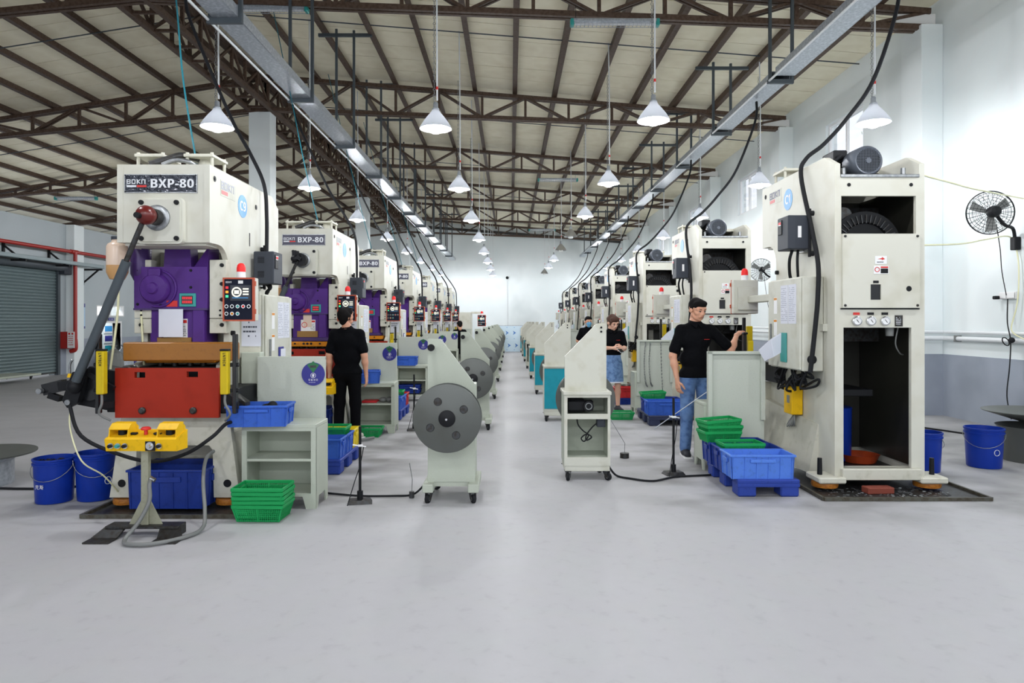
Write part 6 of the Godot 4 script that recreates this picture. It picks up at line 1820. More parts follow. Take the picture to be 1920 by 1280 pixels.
func floor_things() -> void:
	pail("blue plastic pail full of metal scrap, at the outer side of the first purple-slide press", Vector3(-3.86, 0, -5.78), 0.1, 0.158, 0.37, true)
	pail("blue plastic pail with white round emblem, between the scrap pail and the first press", Vector3(-3.56, 0, -5.86), 0.5, 0.158, 0.40, false)
	pail("blue plastic pail standing right by the first motor-side press", Vector3(4.21, 0, -6.95), 2.0, 0.165, 0.40, false)
	pail("blue plastic pail standing alone beyond the press, below the wall fan", Vector3(4.96, 0, -7.15), -0.6, 0.18, 0.41, false)
	for s in 2:
		var t := thing("spool_table", ["grey steel spool table with wide flange, by the blue scrap pail", "grey steel spool table with wide flange, near the window wall"][s], "spool table", [Vector3(-4.98, 0, -6.35), Vector3(5.72, 0, -7.45)][s])
		part(t, "drum", MB.new().lathe([Vector2(0, 0.0), Vector2(0.3, 0.0), Vector2(0.3, 0.22 if s == 0 else 0.3), Vector2(0.36, 0.26 if s == 0 else 0.38)], Vector3.ZERO, Vector3.UP, 40), M.galv if s == 0 else M.reel)
		part(t, "flange", MB.new().lathe([Vector2(0, 0.26), Vector2(0.48, 0.28), Vector2(0.485, 0.285), Vector2(0.485, 0.295), Vector2(0, 0.29)] if s == 0 else [Vector2(0, 0.38), Vector2(0.48, 0.53), Vector2(0.49, 0.54), Vector2(0.48, 0.545), Vector2(0, 0.45)], Vector3.ZERO, Vector3.UP, 48), M.reel)
	sensor_stand("black sensor stand on the floor between the first workbench and first reel stand", Vector3(-1.26, 0, -5.72), 0.64)
	sensor_stand("black sensor stand by the second workbench of the purple-slide row", Vector3(-1.34, 0, -9.5), 0.78)
	sensor_stand("black sensor stand on the floor before the man in jeans", Vector3(1.62, 0, -6.78), 0.76)
	solo("guide_rod", "slim white rod leaning from the sensor stand up to the first motor-side bench", "rod", MB.new().tube([Vector3(1.44, 0.44, -6.85), Vector3(2.0, 0.80, -6.95)], 0.005, 6), M.galv)
	for s in 2:
		var p: Vector3 = [Vector3(-0.85, 0, -5.88), Vector3(1.27, 0, -7.6)][s]
		var t := thing("hanging_weight", ["small steel weight standing on the floor beside the first reel stand", "small steel weight with wire loop on the floor beside the open reel cabinet"][s], "weight", p)
		part(t, "weight", MB.new().cyl(Vector3.ZERO, Vector3(0, 0.055, 0), 0.022 if s == 0 else 0.05, -1, 18), M.dark_steel)
		part(t, "wire", MB.new().tube([Vector3(0, 0.05, 0), Vector3(0.005, 0.16, 0), Vector3(-0.02 if s == 0 else -0.35, 0.3 if s == 0 else 0.75, 0)], 0.003, 4), M.steel)
	solo("floor_cable", "black cable on the floor from the bench leg to the first reel stand", "cable", MB.new().tube(smooth_path([Vector3(-1.62, 0.012, -6.0), Vector3(-1.3, 0.012, -5.9), Vector3(-1.0, 0.012, -5.9), Vector3(-0.85, 0.012, -5.95), Vector3(-0.76, 0.08, -6.0), Vector3(-0.70, 0.16, -6.05)]), 0.009, 6), M.rubber)
	solo("floor_cable", "black cable on the floor from the open reel cabinet to the pallet", "cable", MB.new().tube(smooth_path([Vector3(0.95, 0.12, -6.6), Vector3(1.03, 0.02, -6.65), Vector3(1.15, 0.012, -6.55), Vector3(1.35, 0.012, -6.45), Vector3(1.6, 0.012, -6.62), Vector3(1.95, 0.012, -6.7), Vector3(2.2, 0.012, -6.8)]), 0.01, 6), M.rubber)
	solo("floor_cable", "black cable on the floor running out past the two pails", "cable", MB.new().tube(smooth_path([Vector3(-5.4, 0.012, -6.3), Vector3(-4.3, 0.012, -6.15), Vector3(-3.6, 0.012, -6.4), Vector3(-3.3, 0.012, -6.5)]), 0.011, 6), M.rubber)
	solo("floor_cable", "black cable along the foot of the window wall behind the pails", "cable", MB.new().tube(smooth_path([Vector3(3.9, 0.012, -10.6), Vector3(5.0, 0.012, -10.9), Vector3(5.9, 0.012, -9.6), Vector3(6.4, 0.012, -8.4)]), 0.012, 6), M.rubber)
	var bd := thing("wrapped_board", "pale board in blue-marked protective film, upright at the end of the aisle", "board", Vector3(0.2, 0, -33.6))
	part(bd, "board", MB.new().bb(-0.95, 0.95, 0.02, 1.3, -0.04, 0.0, 0.006), mat(rgbc(206, 226, 240), 0.35))
	part(bd, "board_edge", MB.new().plate(-0.97, 0.97, 0.0, 1.32, -0.045, 0.004, [[-0.93, 0.93, 0.03, 1.29]]), M.galv)
	for j in 2:
		for i in 5:
			var a := MB.new()
			var sx := -0.8 + i * 0.36 + (0.1 if j else 0.0)
			var sy := 0.95 - j * 0.62
			a.prism(PackedVector2Array([Vector2(sx, sy - 0.11), Vector2(sx + 0.16, sy), Vector2(sx, sy + 0.11), Vector2(sx + 0.05, sy)]), 0.0, 0.002, 2)
			part(bd, "film_mark", a, mat(rgbc(66, 120, 190), 0.4))
	for j in 3:
		for i in 5:
			part(bd, "film_mark", MB.new().bb(-0.75 + i * 0.36, -0.71 + i * 0.36, 0.1 + j * 0.55, 0.13 + j * 0.55, 0, 0.002), M.blue_disc)
	var cm := thing("camera_pipe", "thin white pipe with small dark camera on the end wall", "pipe", Vector3(-0.15, 0, -FAR + 0.06))
	part(cm, "pipe", MB.new().cyl(Vector3(0, 0, 0), Vector3(-0.05, 4.2, 0), 0.025, -1, 8), M.white_pipe)
	part(cm, "camera_head", MB.new().ball(Vector3(-0.05, 4.22, 0.05), 0.09), M.black)
	var ct := thing("flat_cart", "low flat cart with steel deck standing before the roller door", "cart", Vector3(-12.3, 0, -16.5))
	part(ct, "deck", MB.new().bb(-0.42, 0.42, 0.16, 0.21, -0.8, 0.8, 0.01), M.grey_green)
	for s in [-1, 1]:
		for z in [-0.6, 0.6]:
			caster(ct, Vector3(s * 0.3, 0.07, z), 0.2)

func left_wall_fittings() -> void:
	var d := Node3D.new()
	d.name = "door_1"
	add_child(d)
	d.set_meta("kind", "structure")
	var sl := MB.new().at(side_wall(WALL_L)).bb(12.95, 19.3, 0.0, 0.0835, -0.075, -0.06, 0.0)
	sl.at(side_wall(WALL_L))
	for s in [[0.0, 0.0], [1.0, 0.0]]:
		pass
	var curve := MB.new()
	var prof := PackedVector2Array()
	for i in 7:
		var a := PI * i / 6.0
		prof.append(Vector2(-0.055 + 0.022 * sin(a), 0.085 * i / 6.0))
	prof.append(Vector2(-0.075, 0.085))
	prof.append(Vector2(-0.075, 0.0))
	# profile (x, y) pushed along z
	curve.prism(prof, -19.3, -12.95, 2)
	var slat := curve.done()
	for k in 35:
		var o := part(d, "slat", slat, M.shutter if M.has("shutter") else shutter())
		o.position = Vector3(WALL_L, 0.07 + k * 0.0852, 0)
	part(d, "bottom_rail", MB.new().at(side_wall(WALL_L)).bb(12.95, 19.3, 0.05, 0.09, -0.08, -0.03), M.dark_steel)
	part(d, "roller_housing", MB.new().cyl(Vector3(WALL_L + 0.12, 3.04, -12.95), Vector3(WALL_L + 0.12, 3.04, -19.4), 0.11, -1, 20), M.grey_iron)
	part(d, "guide_rail", MB.new().at(side_wall(WALL_L)).bb(19.28, 19.38, 0.0, 3.0, -0.08, 0.03, 0.004), M.grey_iron)
	part(d, "motor_box", MB.new().at(side_wall(WALL_L)).bb(19.3, 19.62, 2.85, 3.15, 0.0, 0.2, 0.01), M.vfd)
	var w := Node3D.new()
	w.name = "window_9"
	add_child(w)
	w.set_meta("kind", "structure")
	part(w, "window_frame", MB.new().at(side_wall(WALL_L)).plate(21.1, 22.6, 1.67, 2.02, -0.1, 0.01, [[21.14, 21.83, 1.71, 1.98], [21.87, 22.56, 1.71, 1.98]]), M.white)
	for s in 2:
		part(w, "pane", MB.new().at(side_wall(WALL_L)).bb(21.14 + s * 0.73, 21.83 + s * 0.73, 1.71, 1.98, -0.06, -0.05), M.glass_pane)
	var dr := Node3D.new()
	dr.name = "door_2"
	add_child(dr)
	dr.set_meta("kind", "structure")
	part(dr, "door_frame", MB.new().at(side_wall(WALL_L)).plate(21.24, 22.46, 0, 1.52, -0.26, 0.015, [[21.3, 22.4, -1, 1.46]]), M.white)
	var fr := thing("fire_pipe", "red fire water pipe above the roller door, dropping to the hydrant box", "pipe")
	part(fr, "pipe", MB.new().cyl(Vector3(-12.5, 3.5, -10), Vector3(-12.5, 3.5, -24), 0.05, -1, 12), M.pipe_red)
	part(fr, "pipe", MB.new().cyl(Vector3(-12.46, 3.5, -19.55), Vector3(-12.46, 1.0, -19.55), 0.05, -1, 12), M.pipe_red)
	part(fr, "coupling", MB.new().cyl(Vector3(-12.5, 3.5, -19.4), Vector3(-12.5, 3.5, -19.7), 0.065, -1, 12), M.pipe_red)
	part(fr, "elbow", MB.new().tube(smooth_path([Vector3(-12.46, 1.0, -19.55), Vector3(-12.46, 0.72, -19.55), Vector3(-12.6, 0.66, -19.55)]), 0.06, 10), M.pipe_red)
	var hb := thing("hydrant_box", "red fire hydrant box with white notice, on the wall beside the roller door", "hydrant box", Vector3(-12.5, 0.74, -19.62))
	part(hb, "box", MB.new().bb(-0.28, -0.0, 0.0, 0.48, -0.1, 0.25, 0.01), M.pipe_red)
	part(hb, "notice_door", MB.new().bb(-0.06, 0.14, 0.02, 0.48, 0.25, 0.27, 0.004), M.white)
	part(hb, "printed_text", print_lines(0.14, 0.3, 5, 31), M.red_ink).transform = Transform3D(Basis.IDENTITY, Vector3(0.04, 0.23, 0.27))
	part(hb, "printed_number", MB.new().bb(-0.03, 0.02, 0.4, 0.45, 0.27, 0.272).bb(0.06, 0.11, 0.4, 0.45, 0.27, 0.272), M.red_ink)
	var bm := thing("overhead_rail", "long grey steel rail on wall brackets above the roller door", "rail")
	part(bm, "rail", MB.new().bb(-12.4, -12.24, 3.1, 3.2, -20.6, -10.0, 0.01), mat(rgbc(138, 152, 156), 0.5))
	for z in [-15.0, -17.2, -20.4, -18.9]:
		var br := MB.new()
		br.bar(Vector3(WALL_L, 3.06, z), Vector3(-12.2, 3.06, z), 0.05, 0.05)
		br.bar(Vector3(WALL_L + 0.02, 2.65 if z < -20 else 3.45, z), Vector3(-12.3, 3.06, z), 0.04, 0.04)
		br.bb(WALL_L, WALL_L + 0.05, 2.6 if z < -20 else 3.0, 3.08 if z < -20 else 3.5, z - 0.03, z + 0.03)
		part(bm, "bracket", br, M.black)
	var ps := thing("wall_poster", "tall narrow blue and white notice on the wall past the hydrant box", "poster", Vector3(WALL_L + 0.26, 1.33, -19.9))
	ps.position = Vector3(WALL_L + 0.01, 1.30, -20.3)
	part(ps, "sheet", MB.new().bb(0.0, 0.006, 0, 0.75, -0.22, 0.10), mat(rgbc(176, 206, 232), 0.6))
	part(ps, "header_band", MB.new().bb(0.006, 0.008, 0.64, 0.75, -0.22, 0.10), M.sign_blue)
	part(ps, "footer_band", MB.new().bb(0.006, 0.008, 0.0, 0.07, -0.22, 0.10), M.sign_blue)
	for k in 2:
		var col := part(ps, "printed_text", print_lines(0.05, 0.5, 9, 50 + k), M.red_ink if k else M.sign_blue)
		col.transform = Transform3D(FACE_X, Vector3(0.007, 0.35, -0.12 + k * 0.12))
	var sg := thing("door_sign", "small blue sign above the bright doorway", "sign", Vector3(WALL_L + 0.02, 1.54, -21.85))
	part(sg, "sheet", MB.new().bb(0, 0.01, 0, 0.09, -0.15, 0.15), M.sign_blue)
	part(sg, "printed_text", print_lines(0.2, 0.04, 1, 60), M.white).transform = Transform3D(FACE_X, Vector3(0.011, 0.045, 0))
	for k in 4:
		var q := thing("inner_poster", "blue printed sheet on the wall seen through the bright doorway, %s from the top" % NTH[k], "poster", Vector3(-13.63, 1.12 - k * 0.33, -23.05))
		part(q, "sheet", MB.new().bb(0, 0.01, 0, 0.27, -0.33, 0.15), M.white)
		part(q, "printed_picture", MB.new().bb(0.01, 0.012, 0.05, 0.24, -0.30, 0.12), [M.blue_disc, M.sign_blue, M.teal, M.teal][k])
	var wb := structure("partition", MB.new().bb(-13.75, -13.65, 0, 2.6, -25.5, -21.9), M.wall)
	wb.name = "wall_inner"
	var ol := thing("office_lamp", "round white lamp over the bright doorway's inner side", "lamp", Vector3(-13.25, 2.3, -22.3))
	part(ol, "lamp_globe", MB.new().ball(Vector3.ZERO, 0.11), M.bulb_on)
	part(ol, "lamp_arm", MB.new().bar(Vector3(-0.4, 0.1, 0), Vector3(0, 0.1, 0), 0.03, 0.03), M.white)
	var li := OmniLight3D.new()
	li.name = "lamp_light"
	li.light_energy = 3.0
	li.light_size = 0.1
	li.omni_range = 60.0
	li.omni_attenuation = 2.0
	li.shadow_enabled = true
	ol.add_child(li)
	for k in 3:
		var z := -21.0 - 0.55 * k
		var bg := thing("plastic_sack", "grey plastic sack slumped against the wall below the doorway, %s of three" % NTH[k], "sack", Vector3(-12.2, 0, z), 0.5 * k)
		part(bg, "sack", MB.new().lathe([Vector2(0, 0), Vector2(0.24, 0.0), Vector2(0.29, 0.12), Vector2(0.27, 0.35), Vector2(0.2, 0.55), Vector2(0.08, 0.66), Vector2(0.05, 0.70), Vector2(0.1, 0.78), Vector2(0, 0.76)], Vector3.ZERO, Vector3.UP, 14, false), [M.hose_grey, M.galv, M.sign_blue][k])
		part(bg, "sack_tie", MB.new().ring(Vector3(0, 0.69, 0), Vector3.UP, 0.055, 0.01, 12, 5), M.white)

func shutter() -> Material:
	M.shutter = mat(rgbc(104, 120, 122), 0.45, 0.2)
	return M.shutter

func wall_fan(label: String, p: Vector3, look: Vector3) -> void:
	var t := thing("wall_fan", label, "fan", p)
	var h := holder(t, "fan_head")
	h.basis = Basis.looking_at(-look.normalized())
	var R := 0.29
	var cage := MB.new()
	cage.ring(Vector3.ZERO, Vector3.BACK, R, 0.008, 40, 6)
	for k in 24:
		var a := TAU * k / 24.0
		var d := Vector3(cos(a), sin(a), 0)
		cage.tube([d * 0.05 + Vector3(0, 0, 0.09), d * 0.16 + Vector3(0, 0, 0.085), d * 0.25 + Vector3(0, 0, 0.05), d * R, d * 0.25 + Vector3(0, 0, -0.06), d * 0.1 + Vector3(0, 0, -0.1)], 0.0028, 4)
	for q in [[0.10, 0.09], [0.15, 0.086], [0.19, 0.076], [0.23, 0.062], [0.265, 0.04]]:
		cage.ring(Vector3(0, 0, q[1]), Vector3.BACK, q[0], 0.0022, 32, 4)
		cage.ring(Vector3(0, 0, -q[1]), Vector3.BACK, q[0], 0.0022, 32, 4)
	part(h, "wire_guard", cage, M.black)
	for k in 3:
		var a := TAU * k / 3.0 + 0.4
		var bl := MB.new()
		var d := Vector3(cos(a), sin(a), 0)
		var e := Vector3(-sin(a), cos(a), 0)
		bl.hexa([d * 0.04 - e * 0.03 + Vector3(0, 0, -0.02), d * 0.04 + e * 0.03 + Vector3(0, 0, 0.02), d * 0.04 + e * 0.03 + Vector3(0, 0, 0.024), d * 0.04 - e * 0.03 + Vector3(0, 0, -0.016), d * 0.25 - e * 0.05 + Vector3(0, 0, -0.02), d * 0.25 + e * 0.08 + Vector3(0, 0, 0.03), d * 0.25 + e * 0.08 + Vector3(0, 0, 0.034), d * 0.25 - e * 0.05 + Vector3(0, 0, -0.016)])
		part(h, "blade", bl, M.hose_grey)
	part(h, "motor", MB.new().lathe([Vector2(0, -0.02), Vector2(0.06, -0.02), Vector2(0.075, -0.05), Vector2(0.08, -0.14), Vector2(0.06, -0.2), Vector2(0, -0.22)], Vector3.ZERO, Vector3.BACK, 24), M.black)
	var wall := Vector3(WALL_R - p.x, -0.4, -0.15)
	var mid := Vector3(0.17, -0.16, 0.02)
	part(t, "arm", MB.new().tube(smooth_path([-look.normalized() * 0.12, mid, Vector3(wall.x - 0.12, -0.2, -0.1), Vector3(wall.x - 0.06, -0.34, -0.14)]), 0.022, 10), M.black)
	part(t, "bracket", MB.new().bb(wall.x - 0.09, wall.x, wall.y - 0.09, wall.y + 0.09, wall.z - 0.05, wall.z + 0.05, 0.01), M.black)
	part(t, "cord", MB.new().tube(smooth_path([mid + Vector3(-0.1, 0, 0.0), Vector3(0.1, -0.5, 0.05), Vector3(0.16, -0.8, 0.0), Vector3(0.22, -1.12, 0.0)]), 0.006, 5), M.rubber)

func right_wall_fittings() -> void:
	wall_fan("black wall fan with round wire guard, on the window wall above the pails", Vector3(6.5, 2.99, -9.25), Vector3(0.25, 0.02, -1.0))
	wall_fan("black wall fan seen behind the first motor-side press's head, further along the window wall", Vector3(6.5, 2.85, -17.7), Vector3(-0.5, -0.1, 0.86))
	var pp := thing("wall_pipe", "pair of white pipes running along the window wall above the grey dado", "pipe")
	for k in 2:
		var y := 1.25 + 0.1 * k
		part(pp, "pipe", MB.new().cyl(Vector3(WALL_R - 0.06, y, -1.0), Vector3(WALL_R - 0.06, y, -10.95), 0.035 - 0.01 * k, -1, 12), M.white_pipe)
		part(pp, "pipe", MB.new().cyl(Vector3(WALL_R - 0.41, y, -10.9), Vector3(WALL_R - 0.41, y, -40.0), 0.035 - 0.01 * k, -1, 12), M.white_pipe)
		part(pp, "pipe", MB.new().cyl(Vector3(WALL_R - 0.06, y, -10.93), Vector3(WALL_R - 0.41, y, -10.93), 0.035 - 0.01 * k, -1, 12), M.white_pipe)
	for z in [-3.0, -6.0, -8.9, -10.6]:
		part(pp, "pipe_clip", MB.new().bb(WALL_R - 0.11, WALL_R, 1.2, 1.3, z - 0.015, z + 0.015, 0.004), M.hose_grey)
	var sk := thing("socket_box", "white double socket box on the window wall below the fan, with a black plug", "socket", Vector3(WALL_R, 1.83, -9.55))
	part(sk, "box", MB.new().bb(-0.05, 0.0, 0, 0.1, -0.16, 0.16, 0.006), M.white)
	part(sk, "cover", MB.new().bb(-0.066, -0.06, 0.01, 0.09, -0.15, -0.01, 0.003).bb(-0.066, -0.06, 0.01, 0.09, 0.01, 0.15, 0.003), M.white)
	part(sk, "plug", MB.new().bb(-0.13, -0.06, 0.0, 0.05, -0.19, -0.12, 0.01), M.black)
	solo("socket_cable", "black cord hanging from the socket box down to the floor, looped at the pipe", "cord", MB.new().tube(smooth_path([Vector3(WALL_R - 0.08, 1.83, -9.5), Vector3(WALL_R - 0.12, 1.5, -9.45), Vector3(WALL_R - 0.15, 1.25, -9.35), Vector3(WALL_R - 0.2, 0.9, -9.3), Vector3(WALL_R - 0.2, 0.5, -9.35), Vector3(WALL_R - 0.25, 0.2, -9.2)]), 0.008, 7), M.rubber)
	part(get_node("socket_cable"), "cord_knot", MB.new().ball(Vector3(WALL_R - 0.15, 1.26, -9.33), 0.04).ring(Vector3(WALL_R - 0.18, 1.24, -9.4), Vector3(1, 0.4, 0), 0.06, 0.008, 14, 5), M.rubber)
	solo("air_hose", "pale yellow hose strung from the motor slab of the first press to the window wall", "hose", MB.new().tube(smooth_path([Vector3(3.70, 2.84, -6.15), Vector3(4.45, 2.92, -6.9), Vector3(5.3, 3.02, -7.77), Vector3(6.97, 3.18, -9.26)]), 0.009, 7), M.hose_yellow)
	solo("air_hose", "pale yellow hose from behind the first press, down the window wall below the fan", "hose", MB.new().tube(smooth_path([Vector3(3.75, 2.22, -6.3), Vector3(4.9, 2.36, -7.4), Vector3(6.0, 2.55, -8.6), Vector3(6.9, 2.68, -9.42), Vector3(6.95, 2.4, -9.35), Vector3(6.94, 2.0, -9.32), Vector3(6.93, 1.7, -9.35), Vector3(6.90, 1.40, -9.4), Vector3(6.85, 1.28, -9.1), Vector3(6.8, 1.22, -8.8)]), 0.009, 7), M.hose_yellow)

func outside_tree() -> void:
	var t := thing("tree", "pale leafy tree standing outside the window wall, seen through its panes", "tree", Vector3(9.2, -0.3, -15.6))
	part(t, "trunk", MB.new().tube(smooth_path([Vector3(0, 0, 0), Vector3(0.1, 2.2, 0.1), Vector3(-0.1, 4.2, 0.0), Vector3(0.0, 5.6, 0.1)]), 0.1, 8), M.wood)
	var r := RandomNumberGenerator.new()
	r.seed = 8
	var lf := MB.new()
	for k in 260:
		var c := Vector3(r.randfn(0, 0.5), 5.2 + r.randfn(0, 0.35), r.randfn(0, 0.7))
		lf.at(Transform3D(Basis.from_euler(Vector3(r.randf() * TAU, r.randf() * TAU, 0)), c))
		lf.face(Vector3(-0.12, 0, 0), Vector3(0, 0.035, 0), Vector3(0.12, 0, 0), Vector3.BACK)
		lf.face(Vector3(-0.12, 0, 0), Vector3(0, -0.035, 0), Vector3(0.12, 0, 0), Vector3.BACK)
	var gm := mat(rgbc(150, 166, 120), 0.6)
	gm.backlight_enabled = true
	gm.backlight = Color(0.6, 0.65, 0.45)
	lf.xf = Transform3D.IDENTITY
	part(t, "foliage", lf, gm).set_meta("kind", "stuff")

# A body from joints: every bone is a capsule that tapers, joined to its neighbours by a smooth minimum, meshed as surface nets.
# bones: [a, b, ra, rb] or [a, b, ra, rb, flat] where flat squeezes the distance along z by that factor.
func skin_mesh(mb: MB, bones: Array, cell: float, k: float, hem := -1e9) -> void:
	var lo := Vector3.ONE * 1e9
	var hi := -lo
	for b in bones:
		var r: float = maxf(b[2], b[3]) + cell * 3.0
		lo = lo.min(b[0].min(b[1]) - Vector3.ONE * r)
		hi = hi.max(b[0].max(b[1]) + Vector3.ONE * r)
	var n := Vector3i(((hi - lo) / cell).ceil()) + Vector3i.ONE
	var f := PackedFloat32Array()
	f.resize(n.x * n.y * n.z)
	f.fill(1.0)
	var sx := 1
	var sy := n.x
	var sz := n.x * n.y
	for b in bones:
		var a: Vector3 = b[0]
		var e: Vector3 = b[1]
		var ra: float = b[2]
		var rb: float = b[3]
		var flat: float = b[4] if b.size() > 4 else 1.0
		var ab := e - a
		ab.z *= flat
		var ll := maxf(ab.length_squared(), 1e-9)
		var reach := maxf(ra, rb) + k + cell * 2.0
		var p0 := Vector3i(((a.min(e) - Vector3.ONE * reach - lo) / cell).floor()).clamp(Vector3i.ZERO, n - Vector3i.ONE)
		var p1 := Vector3i(((a.max(e) + Vector3.ONE * reach - lo) / cell).ceil()).clamp(Vector3i.ZERO, n - Vector3i.ONE)
		for z in range(p0.z, p1.z + 1):
			for y in range(p0.y, p1.y + 1):
				var i := z * sz + y * sy + p0.x
				for x in range(p0.x, p1.x + 1):
					var p := lo + Vector3(x, y, z) * cell - a
					p.z *= flat
					var t := clampf(p.dot(ab) / ll, 0.0, 1.0)
					var d := (p - ab * t).length() - (ra + (rb - ra) * t)
					var o := f[i]
					var h := maxf(k - absf(o - d), 0.0)
					f[i] = minf(o, d) - h * h * 0.25 / k
					i += 1
	for y in n.y:
		var cutoff := hem - (lo.y + y * cell)
		if cutoff < -cell * 2.0:
			break
		for z in n.z:
			for i in range(z * sz + y * sy, z * sz + y * sy + n.x):
				f[i] = maxf(f[i], cutoff)
	var verts := PackedVector3Array()
	var where := {}
	var corner := [0, sx, sy, sx + sy, sz, sx + sz, sy + sz, sx + sy + sz]
	var edges := [[0, 1], [2, 3], [4, 5], [6, 7], [0, 2], [1, 3], [4, 6], [5, 7], [0, 4], [1, 5], [2, 6], [3, 7]]
	for z in n.z - 1:
		for y in n.y - 1:
			var row := z * sz + y * sy
			for x in n.x - 1:
				var i := row + x
				var s0 := f[i] < 0.0
				if (f[i + 1] < 0.0) == s0 and (f[i + sy] < 0.0) == s0 and (f[i + sz] < 0.0) == s0 and (f[i + 1 + sy] < 0.0) == s0 and (f[i + 1 + sz] < 0.0) == s0 and (f[i + sy + sz] < 0.0) == s0 and (f[i + 1 + sy + sz] < 0.0) == s0:
					continue
				var sum := Vector3.ZERO
				var c := 0
				for e in edges:
					var va := f[i + corner[e[0]]]
					var vb := f[i + corner[e[1]]]
					if (va < 0.0) != (vb < 0.0):
						var t := va / (va - vb)
						var qa := Vector3(e[0] & 1, (e[0] >> 1) & 1, e[0] >> 2)
						var qb := Vector3(e[1] & 1, (e[1] >> 1) & 1, e[1] >> 2)
						sum += qa.lerp(qb, t)
						c += 1
				where[i] = verts.size()
				verts.push_back(lo + (Vector3(x, y, z) + sum / c) * cell)
	var nor := PackedVector3Array()
	nor.resize(verts.size())
	var quads := []
	for i in where:
		var inside := f[i] < 0.0
		for ax in 3:
			var st: int = [sx, sy, sz][ax]
			if (f[i + st] < 0.0) == inside:
				continue
			var u: int = [sy, sz, sx][ax]
			var w: int = [sz, sx, sy][ax]
			if not (where.has(i - u) and where.has(i - w) and where.has(i - u - w)):
				continue
			var q := [where[i], where[i - u], where[i - u - w], where[i - w]]
			var m := (verts[q[1]] - verts[q[0]]).cross(verts[q[2]] - verts[q[0]])
			var out := Vector3.ZERO
			out[ax] = 1.0 if inside else -1.0
			if m.dot(out) < 0.0:
				m = -m
			quads.append(q)
			for j in q:
				nor[j] += m
	for q in quads:
		mb.tri(verts[q[0]], verts[q[1]], verts[q[2]], nor[q[0]], nor[q[1]], nor[q[2]])
		mb.tri(verts[q[0]], verts[q[2]], verts[q[3]], nor[q[0]], nor[q[2]], nor[q[3]])

# five fingers and a palm. o: wrist, d: along the hand, pn: out of the back of the hand, side: towards the thumb; curl in radians per knuckle
func hand(mb: MB, o: Vector3, d: Vector3, pn: Vector3, side: Vector3, curl: float, spread := 1.0) -> void:
	d = d.normalized()
	side = (side - d * side.dot(d)).normalized()
	pn = (pn - d * pn.dot(d) - side * pn.dot(side)).normalized()
	var b := []
	for k in 4:
		var off := side * ((1.5 - k) * 0.019)
		b.append([o + off * 0.6 + d * 0.015, o + off + d * 0.082, 0.015, 0.0125])
	skin_mesh(mb, b + [[o - d * 0.03, o + d * 0.03, 0.027, 0.022, 1.0]], 0.004, 0.012)
	for k in 4:
		var f := []
		var p := o + side * ((1.5 - k) * 0.0195) + d * 0.078
		var l: float = [0.072, 0.08, 0.075, 0.058][k]
		var a := curl * 0.6
		for j in 3:
			var dir := (d * cos(a) - pn * sin(a) + side * (1.5 - k) * 0.04 * spread).normalized()
			var q: Vector3 = p + dir * l * [0.45, 0.32, 0.25][j]
			f.append([p, q, 0.0092 - j * 0.0008, 0.0086 - j * 0.001])
			p = q
			a += curl
		skin_mesh(mb, f, 0.0035, 0.006)
	var tp := o + side * 0.026 + d * 0.022
	var t1 := tp + (d * 0.6 + side * 0.7 - pn * 0.35).normalized() * 0.038
	var t2 := t1 + (d * 0.85 + side * 0.25 - pn * (0.3 + curl * 0.3)).normalized() * 0.032
	var t3 := t2 + (d * 0.95 - pn * (0.35 + curl * 0.4)).normalized() * 0.026
	skin_mesh(mb, [[tp - side * 0.008, t1, 0.015, 0.0115], [t1, t2, 0.0115, 0.0098], [t2, t3, 0.0098, 0.008]], 0.0035, 0.008)

# a head about the point c (middle of the skull), in the basis of mb.xf given by turn
func head_bones(female: bool) -> Array:
	var w := 0.94 if female else 1.0
	return [
		[Vector3(0, 0.035, -0.025), Vector3(0, 0.03, 0.02), 0.083 * w, 0.074 * w],   # skull
		[Vector3(0, -0.02, 0.035), Vector3(0, -0.05, 0.042), 0.062 * w, 0.052 * w],  # face
		[Vector3(0.024, -0.075, 0.042), Vector3(-0.024, -0.075, 0.042), 0.031, 0.031], # jaw
		[Vector3(0, -0.098, 0.064), Vector3(0, -0.094, 0.06), 0.017, 0.017],         # chin
		[Vector3(0.048, -0.05, 0.0), Vector3(0.032, -0.08, 0.035), 0.024, 0.022], [Vector3(-0.048, -0.05, 0.0), Vector3(-0.032, -0.08, 0.035), 0.024, 0.022],
		[Vector3(0.036, -0.022, 0.068), Vector3(0.044, -0.026, 0.055), 0.02, 0.02], [Vector3(-0.036, -0.022, 0.068), Vector3(-0.044, -0.026, 0.055), 0.02, 0.02], # cheeks
		[Vector3(0.045, 0.026, 0.068), Vector3(-0.045, 0.026, 0.068), 0.018, 0.018], # brow
		[Vector3(0, 0.008, 0.09), Vector3(0, -0.026, 0.106), 0.009, 0.0125], [Vector3(0.01, -0.03, 0.096), Vector3(-0.01, -0.03, 0.096), 0.0095, 0.0095], # nose
		[Vector3(0.016, -0.056, 0.088), Vector3(-0.016, -0.056, 0.088), 0.011, 0.011], # mouth
		[Vector3(0, -0.05, -0.02), Vector3(0, -0.13, -0.03), 0.052, 0.05], # neck top
	]

